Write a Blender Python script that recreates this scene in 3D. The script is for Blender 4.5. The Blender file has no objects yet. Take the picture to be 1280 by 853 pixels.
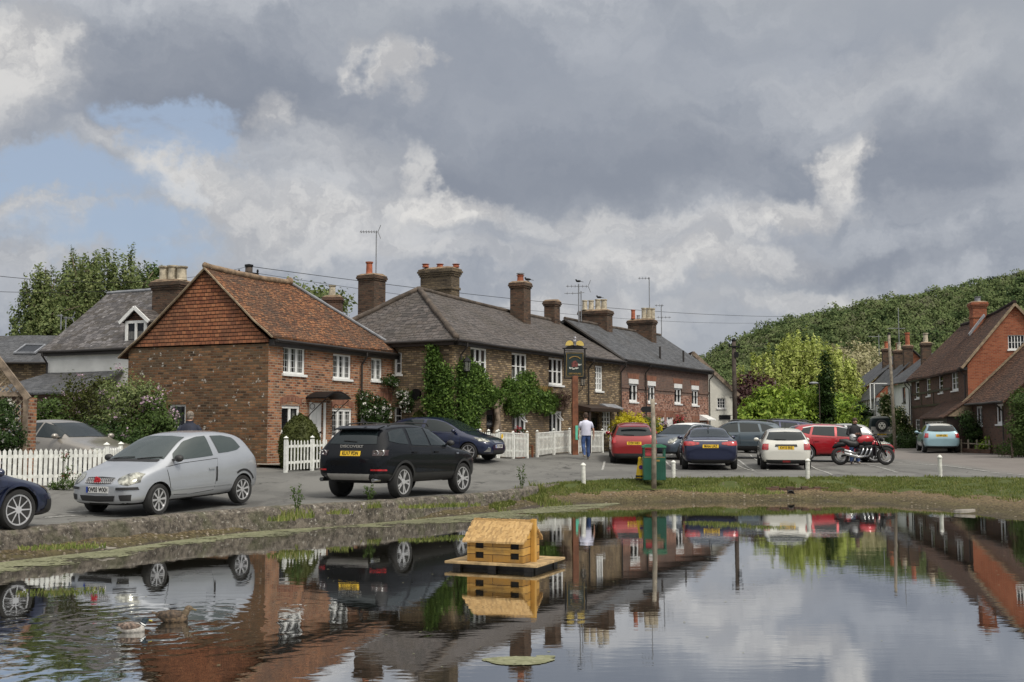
import bpy, bmesh, math, random
from mathutils import Vector, Matrix, noise
from mathutils.bvhtree import BVHTree
R = math.radians
scene = bpy.context.scene
COL = scene.collection

# ---------------------------------------------------------------- camera
CAM_Z, FPX, PITCH = 2.03, 1400.0, R(4.47)
cd = bpy.data.cameras.new('camera'); cam = bpy.data.objects.new('camera', cd); COL.objects.link(cam)
cam.location = (0, 0, CAM_Z); cam.rotation_euler = (R(90) + PITCH, 0, 0)
cd.sensor_width = 36; cd.lens = FPX / 1280 * 36; cd.clip_start = .1; cd.clip_end = 5000
scene.camera = cam
# ---------------------------------------------------------------- exposure, sun, sky
scene.view_settings.view_transform = 'Standard'; scene.view_settings.look = 'None'
scene.view_settings.exposure = 0.04; scene.view_settings.gamma = 1
SUN_EL, SUN_AZ = R(52), R(140)      # azimuth clockwise from +Y
sd = bpy.data.lights.new('sun', 'SUN'); sd.energy = 2.3; sd.angle = R(12); sd.color = (1, .94, .85)
sun = bpy.data.objects.new('sun', sd); COL.objects.link(sun)
sv = Vector((math.sin(SUN_AZ) * math.cos(SUN_EL), math.cos(SUN_AZ) * math.cos(SUN_EL), math.sin(SUN_EL)))
sun.rotation_euler = sv.to_track_quat('Z', 'Y').to_euler(); sun.location = sv * 60

class NT:
    """tiny helper for node trees"""
    def __init__(s, tree): s.t = tree; s.n = tree.nodes; s.l = tree.links
    def new(s, typ, **kw):
        n = s.n.new(typ)
        for k, v in kw.items(): setattr(n, k, v)
        return n
    def put(s, sock, v):
        if isinstance(v, bpy.types.NodeSocket): s.l.new(v, sock)
        elif v is not None:
            if hasattr(sock, 'default_value'):
                try: sock.default_value = v
                except Exception: sock.default_value = (*v, 1) if len(v) == 3 else v
    def math(s, op, a, b=None, c=None, clamp=False):
        n = s.new('ShaderNodeMath', operation=op, use_clamp=clamp)
        s.put(n.inputs[0], a); s.put(n.inputs[1], b); s.put(n.inputs[2], c); return n.outputs[0]
    def vmath(s, op, a, b=None):
        n = s.new('ShaderNodeVectorMath', operation=op); s.put(n.inputs[0], a); s.put(n.inputs[1], b)
        return n.outputs['Value'] if op in ('DOT_PRODUCT', 'LENGTH', 'DISTANCE') else n.outputs[0]
    def mix(s, f, a, b, blend='MIX'):
        n = s.new('ShaderNodeMix', data_type='RGBA', blend_type=blend)
        s.put(n.inputs[0], f); s.put(n.inputs[6], rgba(a)); s.put(n.inputs[7], rgba(b)); return n.outputs[2]
    def noise(s, vec, scale, detail=3, rough=.55, dim='3D', dist=0):
        n = s.new('ShaderNodeTexNoise', noise_dimensions=dim); s.put(n.inputs['Vector'], vec)
        n.inputs['Scale'].default_value = scale; n.inputs['Detail'].default_value = detail
        n.inputs['Roughness'].default_value = rough; n.inputs['Distortion'].default_value = dist
        return n.outputs['Fac']
    def ramp(s, f, stops, interp='LINEAR'):
        n = s.new('ShaderNodeValToRGB'); s.put(n.inputs[0], f); cr = n.color_ramp; cr.interpolation = interp
        while len(cr.elements) < len(stops): cr.elements.new(.5)
        for e, (p, c) in zip(cr.elements, stops): e.position = p; e.color = rgba(c)
        return n.outputs[0]
    def step(s, f, a, b):
        n = s.new('ShaderNodeMapRange', interpolation_type='SMOOTHSTEP'); s.put(n.inputs[0], f)
        n.inputs[1].default_value = a; n.inputs[2].default_value = b; return n.outputs[0]
    def mapping(s, vec, scale=(1, 1, 1), loc=(0, 0, 0)):
        n = s.new('ShaderNodeMapping'); s.put(n.inputs[0], vec); n.inputs['Scale'].default_value = scale
        n.inputs['Location'].default_value = loc; return n.outputs[0]
def rgba(c):
    if isinstance(c, bpy.types.NodeSocket) or c is None: return c
    if isinstance(c, (int, float)): return (c, c, c, 1)
    return (*c, 1) if len(c) == 3 else c

def build_world():
    w = bpy.data.worlds.new('World'); scene.world = w; w.use_nodes = True
    w.node_tree.nodes.clear(); T = NT(w.node_tree)
    out = T.new('ShaderNodeOutputWorld'); bg = T.new('ShaderNodeBackground'); bg.inputs[1].default_value = .1
    T.l.new(bg.outputs[0], out.inputs[0])
    sky = T.new('ShaderNodeTexSky', sky_type='NISHITA'); sky.sun_disc = False
    sky.sun_elevation = SUN_EL; sky.sun_rotation = SUN_AZ; sky.air_density = 1; sky.dust_density = 1.5
    d = T.new('ShaderNodeTexCoord').outputs['Generated']
    sep = T.new('ShaderNodeSeparateXYZ'); T.put(sep.inputs[0], d)
    x, y, z = sep.outputs
    az = T.math('ARCTAN2', x, y)                         # 0 = straight ahead, + to the right
    el = T.math('ARCSINE', z)
    # warped coordinates so that every edge is ragged
    cv = T.new('ShaderNodeCombineXYZ'); T.put(cv.inputs[0], az); T.put(cv.inputs[1], el)
    n1 = T.new('ShaderNodeTexNoise'); T.put(n1.inputs['Vector'], cv.outputs[0]); n1.inputs['Scale'].default_value = 7
    n1.inputs['Detail'].default_value = 6; n1.inputs['Roughness'].default_value = .62
    off = T.vmath('SUBTRACT', n1.outputs['Color'], (.5, .5, .5))
    wv = T.vmath('ADD', cv.outputs[0], T.vmath('MULTIPLY', off, (.24, .15, 0)))
    n2 = T.new('ShaderNodeTexNoise'); T.put(n2.inputs['Vector'], cv.outputs[0]); n2.inputs['Scale'].default_value = 34; n2.inputs['Detail'].default_value = 6; n2.inputs['Roughness'].default_value = .65
    wv = T.vmath('ADD', wv, T.vmath('MULTIPLY', T.vmath('SUBTRACT', n2.outputs['Color'], (.5, .5, .5)), (.028, .02, 0)))
    s2 = T.new('ShaderNodeSeparateXYZ'); T.put(s2.inputs[0], wv); A, E = s2.outputs[0], s2.outputs[1]
    def blob(ax, ex, ra, re, rot=0, soft=1.0):
        """smooth patch centred on azimuth ax, elevation ex (degrees)"""
        da = T.math('SUBTRACT', A, R(ax)); de = T.math('SUBTRACT', E, R(ex))
        c, sn = math.cos(R(rot)), math.sin(R(rot))
        p = T.math('ADD', T.math('MULTIPLY', da, c / R(ra)), T.math('MULTIPLY', de, sn / R(ra)))
        q = T.math('SUBTRACT', T.math('MULTIPLY', de, c / R(re)), T.math('MULTIPLY', da, sn / R(re)))
        r = T.math('SQRT', T.math('ADD', T.math('MULTIPLY', p, p), T.math('MULTIPLY', q, q)))
        return T.step(r, 1.0 + .45 * soft, 1.0 - .55 * soft)
    fine = T.noise(T.mapping(wv, (1, 1.9, 1)), 9, 7, .58)
    broad = T.noise(T.mapping(cv.outputs[0], (1, 2.6, 1), (3.1, 1.2, 0)), 2.6, 4, .5)
    # base cloud grey
    base = T.mix(T.step(fine, .3, .72), (2.95, 3.25, 3.8), (5.3, 5.5, 5.85))
    base = T.mix(T.step(broad, .4, .68), base, (3.7, 3.95, 4.35))
    def over(col, m, c, k=1.0): return T.mix(T.math('MULTIPLY', m, k), col, c)
    col = base
    dark = (2.2, 2.48, 3.05); mid = (3.0, 3.3, 3.9); lite = (4.9, 4.9, 5.0); white = (7.6, 7.45, 7.2)
    for a, e, ra, re, rot in DARK: col = over(col, blob(a, e, ra, re, rot, 1.7), dark, .8)
    for a, e, ra, re, rot in MIDS: col = over(col, blob(a, e, ra, re, rot, 1.8), mid, .5)
    puff = T.step(T.noise(wv, 15, 8, .62), .40, .60)
    for a, e, ra, re, rot, k in LITE:
        b = blob(a, e, ra, re, rot, 1.15)
        col = over(col, b, T.mix(puff, lite, white), k)
    # gaps where the blue shows
    gap = None
    for a, e, ra, re, rot in BLUE:
        b = blob(a, e, ra, re, rot, .7); gap = b if gap is None else T.math('MAXIMUM', gap, b)
    wisps = T.step(T.noise(T.mapping(cv.outputs[0], (1, 2.4, 1), (5, 0, 0)), 11, 5, .6), .56, .70)
    gap = T.math('MULTIPLY', gap, T.math('SUBTRACT', 1, T.math('MULTIPLY', wisps, .55)))
    blue = T.mix(.72, sky.outputs[0], (3.9, 4.7, 6.0))
    col = T.mix(T.math('MULTIPLY', gap, .95), col, blue)
    # the brighter overhead and sunward part of the overcast
    up = T.step(el, R(27), R(60))
    vd = T.vmath('DOT_PRODUCT', d, tuple(sv))
    glow = T.step(vd, .1, .95)
    bright = T.mix(glow, (5.6, 5.8, 6.2), (17, 16.4, 15.3))
    back = T.step(y, .25, -.25)
    col = T.mix(T.math('MAXIMUM', up, T.math('MULTIPLY', back, T.step(el, R(14), R(40)))), col, bright)
    T.put(bg.inputs[0], col)
    w.cycles.sampling_method = 'MANUAL'; w.cycles.sample_map_resolution = 512
def AE(px, py):     # pixel -> azimuth, elevation (degrees)
    u, v = (px - 640) / FPX, (426.5 - py) / FPX
    x, y, z = u, math.cos(PITCH) - v * math.sin(PITCH), math.sin(PITCH) + v * math.cos(PITCH)
    return math.degrees(math.atan2(x, y)), math.degrees(math.atan2(z, math.hypot(x, y)))
def BL(px, py, rx, ry, rot=0, *k): a, e = AE(px, py); return (a, e, rx / 24.4, ry / 24.4, -rot, *k)
DARK = [BL(300, 90, 330, 60), BL(800, 200, 300, 62, 0), BL(560, 235, 120, 40), BL(1060, 335, 150, 18), BL(1180, 210, 90, 70), BL(250, 130, 120, 30, -5)]
MIDS = [BL(900, 60, 420, 50), BL(700, 330, 200, 30), BL(100, 150, 170, 25), BL(960, 300, 60, 30), BL(620, 120, 160, 60)]
LITE = [BL(30, 70, 70, 70, 0, .75), BL(45, 20, 60, 30, 0, .6), BL(330, 270, 110, 30, 8, .55), BL(255, 235, 40, 36, 0, .6), BL(560, 268, 95, 20, 0, .9),
        BL(485, 80, 30, 34, 0, .85), BL(510, 215, 22, 34, 0, .6), BL(340, 135, 30, 24, 0, .5), BL(1085, 212, 30, 46, 12, .85), BL(940, 275, 90, 24, -14, .6),
        BL(820, 345, 130, 22, -4, .45), BL(420, 215, 90, 60, 20, .25), BL(90, 275, 90, 20, 0, .6), BL(600, 330, 260, 16, 0, .35), BL(1000, 265, 60, 20, -20, .6), BL(700, 400, 150, 26, 0, .6), BL(420, 300, 150, 30, 0, .5), BL(760, 290, 120, 24, 0, .55), BL(880, 330, 140, 22, 0, .5), BL(1000, 380, 120, 16, 0, .5),
        BL(60, 320, 90, 24, 0, .35), BL(1120, 90, 120, 30, 0, .18), BL(210, 300, 20, 14, 0, .6), BL(185, 180, 50, 18, 0, .35)]
BLUE = [BL(70, 222, 150, 30, 6), BL(255, 185, 46, 32, 0), BL(150, 300, 110, 34, 0), BL(225, 145, 60, 22, 0)]
build_world()

# ---------------------------------------------------------------- pixel <-> world on real planes (used only to read positions off the survey photo)
def ray(px, py):
    u, v = (px - 640) / FPX, (426.5 - py) / FPX
    return Vector((u, math.cos(PITCH) - v * math.sin(PITCH), math.sin(PITCH) + v * math.cos(PITCH)))
def at(px, py, Y):
    r = ray(px, py); t = Y / r.y; return Vector((r.x * t, Y, CAM_Z + r.z * t))
def on_z(px, py, z):
    r = ray(px, py); t = (z - CAM_Z) / r.z; return Vector((r.x * t, r.y * t, z))

# ---------------------------------------------------------------- ground height
GS = [(-6.6, 20.7, .43), (-2.4, 25, .47), (-1.2, 27.5, .42), (-8, 17.8, .42), (-9.5, 24.2, .74), (-12, 24.2, .76), (-5.7, 31, .85), (-7.25, 33.3, .91), (-3, 37, .95),
      (-2, 38.5, 1.1), (1.8, 44.5, 1.06), (2.8, 41.8, .92), (4.3, 40.6, .66), (6.6, 37, .66), (9, 38, .62), (5, 33, .56), (12, 33, .55), (0, 31, .5),
      (13, 41.5, .70), (17, 33, .55), (23, 59, .80), (23.2, 57, .93), (21, 49, .85), (12, 60, .85), (9, 55, .95), (6, 50, 1.05), (27, 76, .9), (20, 76, .75), (30, 100, 1.0),
      (-14, 33, .95), (-20, 45, 1.1), (-5, 16, .45), (-14, 14, .45), (0, 2, .35), (10, 2, .35), (-10, 2, .4), (18, 20, .5), (14, 26, .52), (9, 46, .78), (0, 28, .47), (16, 50, .72), (0, 60, 1.2), (10, 100, .9), (0, 35, .68), (3, 37, .6)]
def gz(x, y):
    sw = sz = 0
    for a, b, c in GS:
        w = 1 / ((x - a) ** 2 + (y - b) ** 2 + 4.0) ** 2.2; sw += w; sz += w * c
    return sz / sw
def G(px, py, dz=0):
    z = .6
    for _ in range(14):
        p = on_z(px, py, z + dz); z = .5 * z + .5 * gz(p.x, p.y)
    p.z = z + dz; return p

# ---------------------------------------------------------------- object helpers
def link(o, parent=None):
    COL.objects.link(o)
    if parent: o.parent = parent
    return o
def tag(o, label=None, cat=None, group=None, kind=None):
    for k, v in (('label', label), ('category', cat), ('group', group), ('kind', kind)):
        if v: o[k] = v
    return o
def thing(name, loc, rz, label, cat, group=None):
    o = bpy.data.objects.new(name, None); o.empty_display_size = .2
    o.location = loc; o.rotation_euler = (0, 0, rz); link(o); return tag(o, label, cat, group)
def copy_tree(o, parent=None):
    c = o.copy(); COL.objects.link(c)
    if parent: c.parent = parent
    for ch in list(o.children): copy_tree(ch, c)
    return c
def V(*a): return Vector(a)

class MB:
    def __init__(s): s.v = []; s.f = []; s.m = []; s.k = 0
    def mat(s, k): s.k = k; return s
    def add(s, vs, fs):
        b = len(s.v); s.v += [tuple(p) for p in vs]
        for f in fs: s.f.append(tuple(b + i for i in f)); s.m.append(s.k)
        return s
    def poly(s, *ps): return s.add(ps, [tuple(range(len(ps)))])
    def hexa(s, o, a, b, c):
        """parallelepiped: corner o, edges a b c"""
        o, a, b, c = map(Vector, (o, a, b, c))
        if a.cross(b).dot(c) < 0: a, b = b, a
        vs = [o, o + a, o + a + b, o + b, o + c, o + a + c, o + a + b + c, o + b + c]
        return s.add(vs, [(3, 2, 1, 0), (4, 5, 6, 7), (0, 1, 5, 4), (1, 2, 6, 5), (2, 3, 7, 6), (3, 0, 4, 7)])
    def box(s, c, size, rz=0):
        m = Matrix.Rotation(rz, 3, 'Z'); c = Vector(c)
        a, b, d = m @ V(size[0], 0, 0), m @ V(0, size[1], 0), V(0, 0, size[2])
        return s.hexa(c - (a + b + d) / 2, a, b, d)
    def bar(s, p, q, w, h=None, up=(0, 0, 1)):
        p, q = Vector(p), Vector(q); d = (q - p); h = h or w
        u = Vector(up); side = d.cross(u)
        if side.length < 1e-6: side = d.cross(V(1, 0, 0))
        side.normalize(); u = side.cross(d).normalized()
        return s.hexa(p - side * w / 2 - u * h / 2, side * w, u * h, d)
    def tube(s, pts, rad, n=8, cap=True, closed=False):
        pts = [Vector(p) for p in pts]
        if isinstance(rad, (int, float)): rad = [rad] * len(pts)
        vs = []; fs = []; N = len(pts); prev = None
        for i, p in enumerate(pts):
            d = (pts[(i + 1) % N] - pts[i - 1]) if closed else (pts[min(i + 1, N - 1)] - pts[max(i - 1, 0)])
            d.normalize()
            if prev is None:
                a = d.cross(V(0, 0, 1))
                if a.length < .05: a = d.cross(V(1, 0, 0))
            else: a = prev - d * prev.dot(d)
            a.normalize(); prev = a; b = d.cross(a)
            for k in range(n):
                t = 2 * math.pi * k / n; vs.append(p + (a * math.cos(t) + b * math.sin(t)) * rad[i])
        for i in range(N if closed else N - 1):
            for k in range(n):
                j = (i + 1) % N
                fs.append((i * n + k, i * n + (k + 1) % n, j * n + (k + 1) % n, j * n + k))
        if cap and not closed: fs += [tuple(range(n - 1, -1, -1)), tuple((N - 1) * n + k for k in range(n))]
        return s.add(vs, fs)
    def lathe(s, prof, c=(0, 0, 0), n=16, axis='Z', cap=True):
        c = Vector(c); vs = []; fs = []
        for r, h in prof:
            for k in range(n):
                t = 2 * math.pi * k / n; x, y = r * math.cos(t), r * math.sin(t)
                vs.append(c + (V(x, y, h) if axis == 'Z' else V(x, h, y) if axis == 'Y' else V(h, x, y)))
        flip = axis == 'Y'
        for i in range(len(prof) - 1):
            for k in range(n):
                f = (i * n + k, i * n + (k + 1) % n, (i + 1) * n + (k + 1) % n, (i + 1) * n + k)
                fs.append(f[::-1] if flip else f)
        e0 = tuple(range(n - 1, -1, -1)); e1 = tuple((len(prof) - 1) * n + k for k in range(n))
        if cap: fs += [e0[::-1], e1[::-1]] if flip else [e0, e1]
        return s.add(vs, fs)
    def sphere(s, c, r, n=12, m=8):
        r = (r, r, r) if isinstance(r, (int, float)) else r; c = Vector(c); vs = []; fs = []
        for i in range(m + 1):
            t = math.pi * i / m
            for k in range(n):
                a = 2 * math.pi * k / n
                vs.append(c + V(r[0] * math.sin(t) * math.cos(a), r[1] * math.sin(t) * math.sin(a), -r[2] * math.cos(t)))
        for i in range(m):
            for k in range(n): fs.append((i * n + k, i * n + (k + 1) % n, (i + 1) * n + (k + 1) % n, (i + 1) * n + k))
        return s.add(vs, fs)
    def prism(s, pts, off):
        """closed outline pts extruded by vector off"""
        pts = [Vector(p) for p in pts]; off = Vector(off); n = len(pts)
        nor = sum(((pts[i] - pts[0]).cross(pts[(i + 1) % n] - pts[0]) for i in range(n)), V(0, 0, 0))
        if nor.dot(off) > 0: pts = pts[::-1]
        vs = pts + [p + off for p in pts]
        fs = [tuple(range(n)), tuple(range(2 * n - 1, n - 1, -1))]
        fs += [(i, i + n, (i + 1) % n + n, (i + 1) % n) for i in range(n)]
        return s.add(vs, fs)
    def build(s, name, mats, parent=None, smooth=False, uv=False, bevel=0, weld=False):
        me = bpy.data.meshes.new(name); me.from_pydata(s.v, [], s.f); me.update()
        if not isinstance(mats, (list, tuple)): mats = [mats]
        for m in mats: me.materials.append(m)
        if len(mats) > 1: me.polygons.foreach_set('material_index', s.m)
        if uv: box_uv(me)
        if smooth: me.polygons.foreach_set('use_smooth', [True] * len(me.polygons))
        o = bpy.data.objects.new(name, me); link(o, parent)
        if weld or bevel:
            bm = bmesh.new(); bm.from_mesh(me); bmesh.ops.remove_doubles(bm, verts=bm.verts, dist=1e-5)
            if bevel: 
                es = [e for e in bm.edges if len(e.link_faces) == 2 and e.calc_face_angle(0) > .5]
                bmesh.ops.bevel(bm, geom=es, offset=bevel, segments=2, affect='EDGES', profile=.6)
            bm.to_mesh(me); bm.free()
        return o
def box_uv(me):
    """texture coordinates in metres: u runs level along each face, v up it"""
    uvl = me.uv_layers.new(name='m'); vs = me.vertices
    for p in me.polygons:
        n = p.normal
        if abs(n.z) > .995: t, b = V(1, 0, 0), V(0, 1, 0)
        else:
            t = V(0, 0, 1).cross(n).normalized(); b = n.cross(t)
        for li in p.loop_indices:
            c = vs[me.loops[li].vertex_index].co; uvl.data[li].uv = (c.dot(t), c.dot(b))
def smoothstep(a, b, x):
    t = min(1, max(0, (x - a) / (b - a))); return t * t * (3 - 2 * t)
def text_mesh(s, size, name='lettering', extr=.004):
    cu = bpy.data.curves.new(name, 'FONT'); cu.body = s; cu.size = size; cu.extrude = extr
    cu.align_x = 'CENTER'; cu.align_y = 'CENTER'; cu.resolution_u = 3; cu.offset = size * .018
    o = bpy.data.objects.new(name, cu); COL.objects.link(o)
    dg = bpy.context.evaluated_depsgraph_get(); me = bpy.data.meshes.new_from_object(o.evaluated_get(dg))
    bpy.data.objects.remove(o); bpy.data.curves.remove(cu); me.name = name; return me
def text(s, size, mat, parent, M, name='lettering', sx=1.0):
    """lettering lying in the local XY plane of matrix M"""
    me = text_mesh(s, size, name); me.transform(M @ Matrix.Diagonal((sx, 1, 1, 1))); me.materials.clear(); me.materials.append(mat)
    o = bpy.data.objects.new(name, me); return link(o, parent)
# ---------------------------------------------------------------- materials
def new_mat(name):
    m = bpy.data.materials.new(name); m.use_nodes = True; T = NT(m.node_tree)
    return m, T, T.n['Principled BSDF']
def simple(name, col, rough=.6, metal=0, var=.12, scale=3, coat=0, spec=None, bump=0, bscale=40, emit=None):
    m, T, b = new_mat(name); c = Vector(col[:3])
    tc = T.new('ShaderNodeTexCoord').outputs['Object']
    f = T.noise(tc, scale, 4)
    T.put(b.inputs['Base Color'], T.mix(T.step(f, .33, .67), tuple(c * (1 - var)) , tuple(min(1, v * (1 + var)) for v in c)))
    b.inputs['Roughness'].default_value = rough; b.inputs['Metallic'].default_value = metal
    b.inputs['Coat Weight'].default_value = coat; b.inputs['Coat Roughness'].default_value = .03
    if spec is not None: b.inputs['Specular IOR Level'].default_value = spec
    if bump:
        bn = T.new('ShaderNodeBump'); bn.inputs['Strength'].default_value = bump; bn.inputs['Distance'].default_value = .02
        T.put(bn.inputs['Height'], T.noise(tc, bscale, 4)); T.put(b.inputs['Normal'], bn.outputs[0])
    return m
def bricklike(name, cols, bw, bh, mortar, msize, lap=0, stain=None, stain_scale=.7, stain_amt=.5, rough=.85, bump=.5, spots=None, spot_amt=.25, vary=.85, offs=.5):
    """cols = list of colours dealt out brick by brick"""
    m, T, b = new_mat(name); uvn = T.new('ShaderNodeUVMap'); uvn.uv_map = 'm'; uv = uvn.outputs[0]
    geo = T.new('ShaderNodeNewGeometry').outputs['Position']
    bt = T.new('ShaderNodeTexBrick'); wob = T.vmath('ADD', uv, T.vmath('MULTIPLY', T.vmath('SUBTRACT', T.new_noise_col(uv, 2.2), (.5, .5, .5)), (.02, .03, 0)))
    T.put(bt.inputs['Vector'], wob); bt.offset = offs
    for k, v in (('Scale', 1), ('Mortar Size', msize), ('Mortar Smooth', .25), ('Bias', 0), ('Brick Width', bw), ('Row Height', bh)): bt.inputs[k].default_value = v
    bt.inputs['Color1'].default_value = (0, 0, 0, 1); bt.inputs['Color2'].default_value = (1, 1, 1, 1); bt.inputs['Mortar'].default_value = (.5, .5, .5, 1)
    sc = T.new('ShaderNodeSeparateColor'); T.put(sc.inputs[0], bt.outputs['Color'])
    big = T.noise(geo, 1.3, 3); tot = T.math('ADD', T.math('MULTIPLY', sc.outputs[0], vary), T.math('MULTIPLY', T.noise(geo, 5, 5, .7), 1 - vary * .7))
    tot = T.math('ADD', tot, T.math('MULTIPLY', T.math('SUBTRACT', big, .5), .5))
    n = len(cols); c = T.ramp(tot, [(.12 + .76 * i / (n - 1), q) for i, q in enumerate(cols)])
    if stain: c = T.mix(T.math('MULTIPLY', T.step(T.noise(geo, stain_scale, 5, .65), .45, .68), stain_amt), c, stain)
    if spots: c = T.mix(T.math('MULTIPLY', T.step(T.noise(T.mapping(geo, (1, 1, 1), (7, 3, 1)), 6, 4, .6), .615, .68), spot_amt), c, spots)
    c = T.mix(bt.outputs['Fac'], c, mortar)
    T.put(b.inputs['Base Color'], c); b.inputs['Roughness'].default_value = rough
    b.inputs['Specular IOR Level'].default_value = .25
    bn = T.new('ShaderNodeBump'); bn.inputs['Strength'].default_value = bump; bn.inputs['Distance'].default_value = .02
    T.put(bn.inputs['Height'], T.math('SUBTRACT', T.math('ADD', T.noise(geo, 14, 4), T.math('MULTIPLY', sc.outputs[0], .5)), T.math('MULTIPLY', bt.outputs['Fac'], 1.2)))
    T.put(b.inputs['Normal'], bn.outputs[0])
    if lap:      # each course overhangs the one below
        s_ = T.new('ShaderNodeSeparateXYZ'); T.put(s_.inputs[0], wob); fr = T.math('FRACT', T.math('DIVIDE', s_.outputs[1], bh)); b2 = T.new('ShaderNodeBump'); b2.inputs['Strength'].default_value = 1; b2.inputs['Distance'].default_value = lap
        T.put(b2.inputs['Height'], T.math('MULTIPLY', T.math('SUBTRACT', 1, fr), T.step(fr, 0, .18))); T.put(b2.inputs['Normal'], bn.outputs[0]); T.put(b.inputs['Normal'], b2.outputs[0])
    return m
def _nc(s, vec, scale):
    n = s.new('ShaderNodeTexNoise'); s.put(n.inputs['Vector'], vec); n.inputs['Scale'].default_value = scale; return n.outputs['Color']
NT.new_noise_col = _nc
def leafmat(name, cols, rough=.55, transl=.25):
    m, T, b = new_mat(name); g = T.new('ShaderNodeNewGeometry'); n = len(cols)
    f = T.math('ADD', T.math('MULTIPLY', g.outputs['Random Per Island'], .6), T.math('MULTIPLY', T.noise(g.outputs['Position'], .9, 3), .5))
    c = T.ramp(f, [(.08 + .84 * i / max(1, n - 1), q) for i, q in enumerate(cols)])
    T.put(b.inputs['Base Color'], c); b.inputs['Roughness'].default_value = rough; b.inputs['Specular IOR Level'].default_value = .2
    tr = T.new('ShaderNodeBsdfTranslucent'); T.put(tr.inputs[0], c); mx = T.new('ShaderNodeMixShader'); mx.inputs[0].default_value = transl
    T.l.new(b.outputs[0], mx.inputs[1]); T.l.new(tr.outputs[0], mx.inputs[2]); T.l.new(mx.outputs[0], T.n['Material Output'].inputs[0])
    return m
M = {}
M['brick_old'] = bricklike('old red brown brick', [(.035, .022, .018), (.15, .055, .03), (.32, .115, .053), (.21, .11, .062), (.42, .19, .095)], .225, .078, (.28, .225, .17), .013, stain=(.05, .04, .03), stain_amt=.45, spots=(.42, .4, .36), spot_amt=.5)
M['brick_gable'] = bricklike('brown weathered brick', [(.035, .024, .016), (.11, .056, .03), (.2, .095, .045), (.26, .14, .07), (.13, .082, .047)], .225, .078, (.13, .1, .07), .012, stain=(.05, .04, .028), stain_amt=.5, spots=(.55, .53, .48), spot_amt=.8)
M['brick_yellow'] = bricklike('yellow stock brick', [(.065, .045, .03), (.19, .132, .078), (.31, .22, .125), (.42, .315, .195), (.16, .115, .08)], .225, .078, (.1, .085, .062), .014, stain=(.08, .062, .045), stain_amt=.55)
M['brick_terrace'] = bricklike('red brick with dark headers', [(.05, .034, .034), (.2, .08, .055), (.32, .14, .09), (.42, .25, .19)], .17, .078, (.2, .15, .12), .01, stain=(.12, .06, .045), stain_amt=.35, vary=.9)
M['brick_grey'] = bricklike('grey red brick', [(.1, .07, .06), (.17, .1, .08), (.2, .12, .09)], .225, .078, (.17, .14, .12), .01, stain=(.08, .06, .05))
M['brick_red'] = bricklike('bright orange red brick', [(.19, .055, .028), (.28, .08, .04), (.34, .115, .058)], .225, .078, (.26, .15, .1), .01, stain=(.2, .06, .03), stain_amt=.3)
M['brick_lintel'] = bricklike('dull red rubbed brick', [(.13, .055, .038), (.22, .085, .055), (.27, .12, .075)], .07, .3, (.2, .14, .1), .008, stain=(.1, .05, .04))
M['brick_dark'] = bricklike('dark brown brick', [(.05, .032, .026), (.1, .058, .042), (.15, .08, .055), (.12, .07, .05)], .225, .078, (.1, .08, .065), .01, stain=(.05, .037, .03))
M['brick_chimney'] = bricklike('sooty chimney brick', [(.03, .022, .02), (.08, .05, .036), (.15, .085, .055), (.1, .07, .05)], .225, .078, (.08, .065, .052), .011, stain=(.03, .024, .02), stain_amt=.6, stain_scale=1.4)
M['brick_chim_y'] = bricklike('sooty yellow chimney brick', [(.05, .04, .03), (.12, .092, .06), (.19, .145, .09), (.14, .11, .075)], .225, .078, (.09, .075, .06), .011, stain=(.05, .042, .034), stain_amt=.6, stain_scale=1.4)
M['tile_hung'] = bricklike('orange hung tiles', [(.12, .048, .027), (.19, .072, .037), (.25, .095, .045), (.29, .125, .062), (.15, .055, .03)], .17, .115, (.06, .027, .017), .009, lap=.06, stain=(.09, .05, .032), stain_amt=.6, vary=.65, bump=.9)
M['tile_roof'] = bricklike('old red brown roof tiles', [(.04, .025, .018), (.115, .052, .028), (.2, .085, .04), (.29, .13, .058), (.1, .058, .036)], .17, .105, (.05, .03, .022), .011, lap=.035, stain=(.06, .048, .038), stain_amt=.6, stain_scale=.5, spots=(.32, .25, .17), spot_amt=.35, vary=.75, bump=1)
M['tile_brown'] = bricklike('dark brown roof tiles', [(.035, .022, .017), (.085, .046, .031), (.14, .075, .048)], .17, .105, (.03, .02, .018), .011, lap=.03, stain=(.055, .042, .034), spots=(.2, .17, .13), spot_amt=.3, vary=.75, bump=1)
M['slate'] = bricklike('weathered slates', [(.045, .041, .038), (.08, .071, .066), (.118, .104, .098), (.095, .08, .072)], .27, .19, (.03, .028, .028), .011, lap=.02, stain=(.075, .064, .052), stain_amt=.6, spots=(.3, .29, .27), spot_amt=.25, rough=.7, vary=.8, bump=.7)
M['slate_pale'] = bricklike('mottled slates', [(.045, .042, .042), (.085, .08, .082), (.16, .15, .15), (.07, .062, .055)], .27, .19, (.035, .032, .03), .011, stain=(.06, .052, .045), stain_amt=.6, spots=(.4, .38, .38), spot_amt=.6, rough=.65, vary=.8, bump=.7)
M['slate_dark'] = bricklike('dark slates', [(.05, .052, .056), (.075, .078, .084), (.1, .103, .11)], .27, .19, (.025, .025, .027), .011, stain=(.06, .055, .05), spots=(.2, .2, .2), spot_amt=.2, rough=.65, vary=.8)
M['render_white'] = simple('white painted render', (.8, .8, .77), .8, var=.08, scale=1.5, bump=.15, bscale=12)
M['render_cream'] = simple('cream painted render', (.66, .65, .58), .8, var=.08, scale=1.5)
M['white'] = simple('white paint', (.74, .745, .73), .5, var=.05, scale=5)
M['fence_white'] = simple('white fence paint', (.7, .71, .67), .6, var=.13, scale=9)
M['black'] = simple('black iron', (.008, .008, .009), .5, spec=.25)
M['fascia'] = simple('dark fascia and gutter', (.022, .018, .016), .5)
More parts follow.
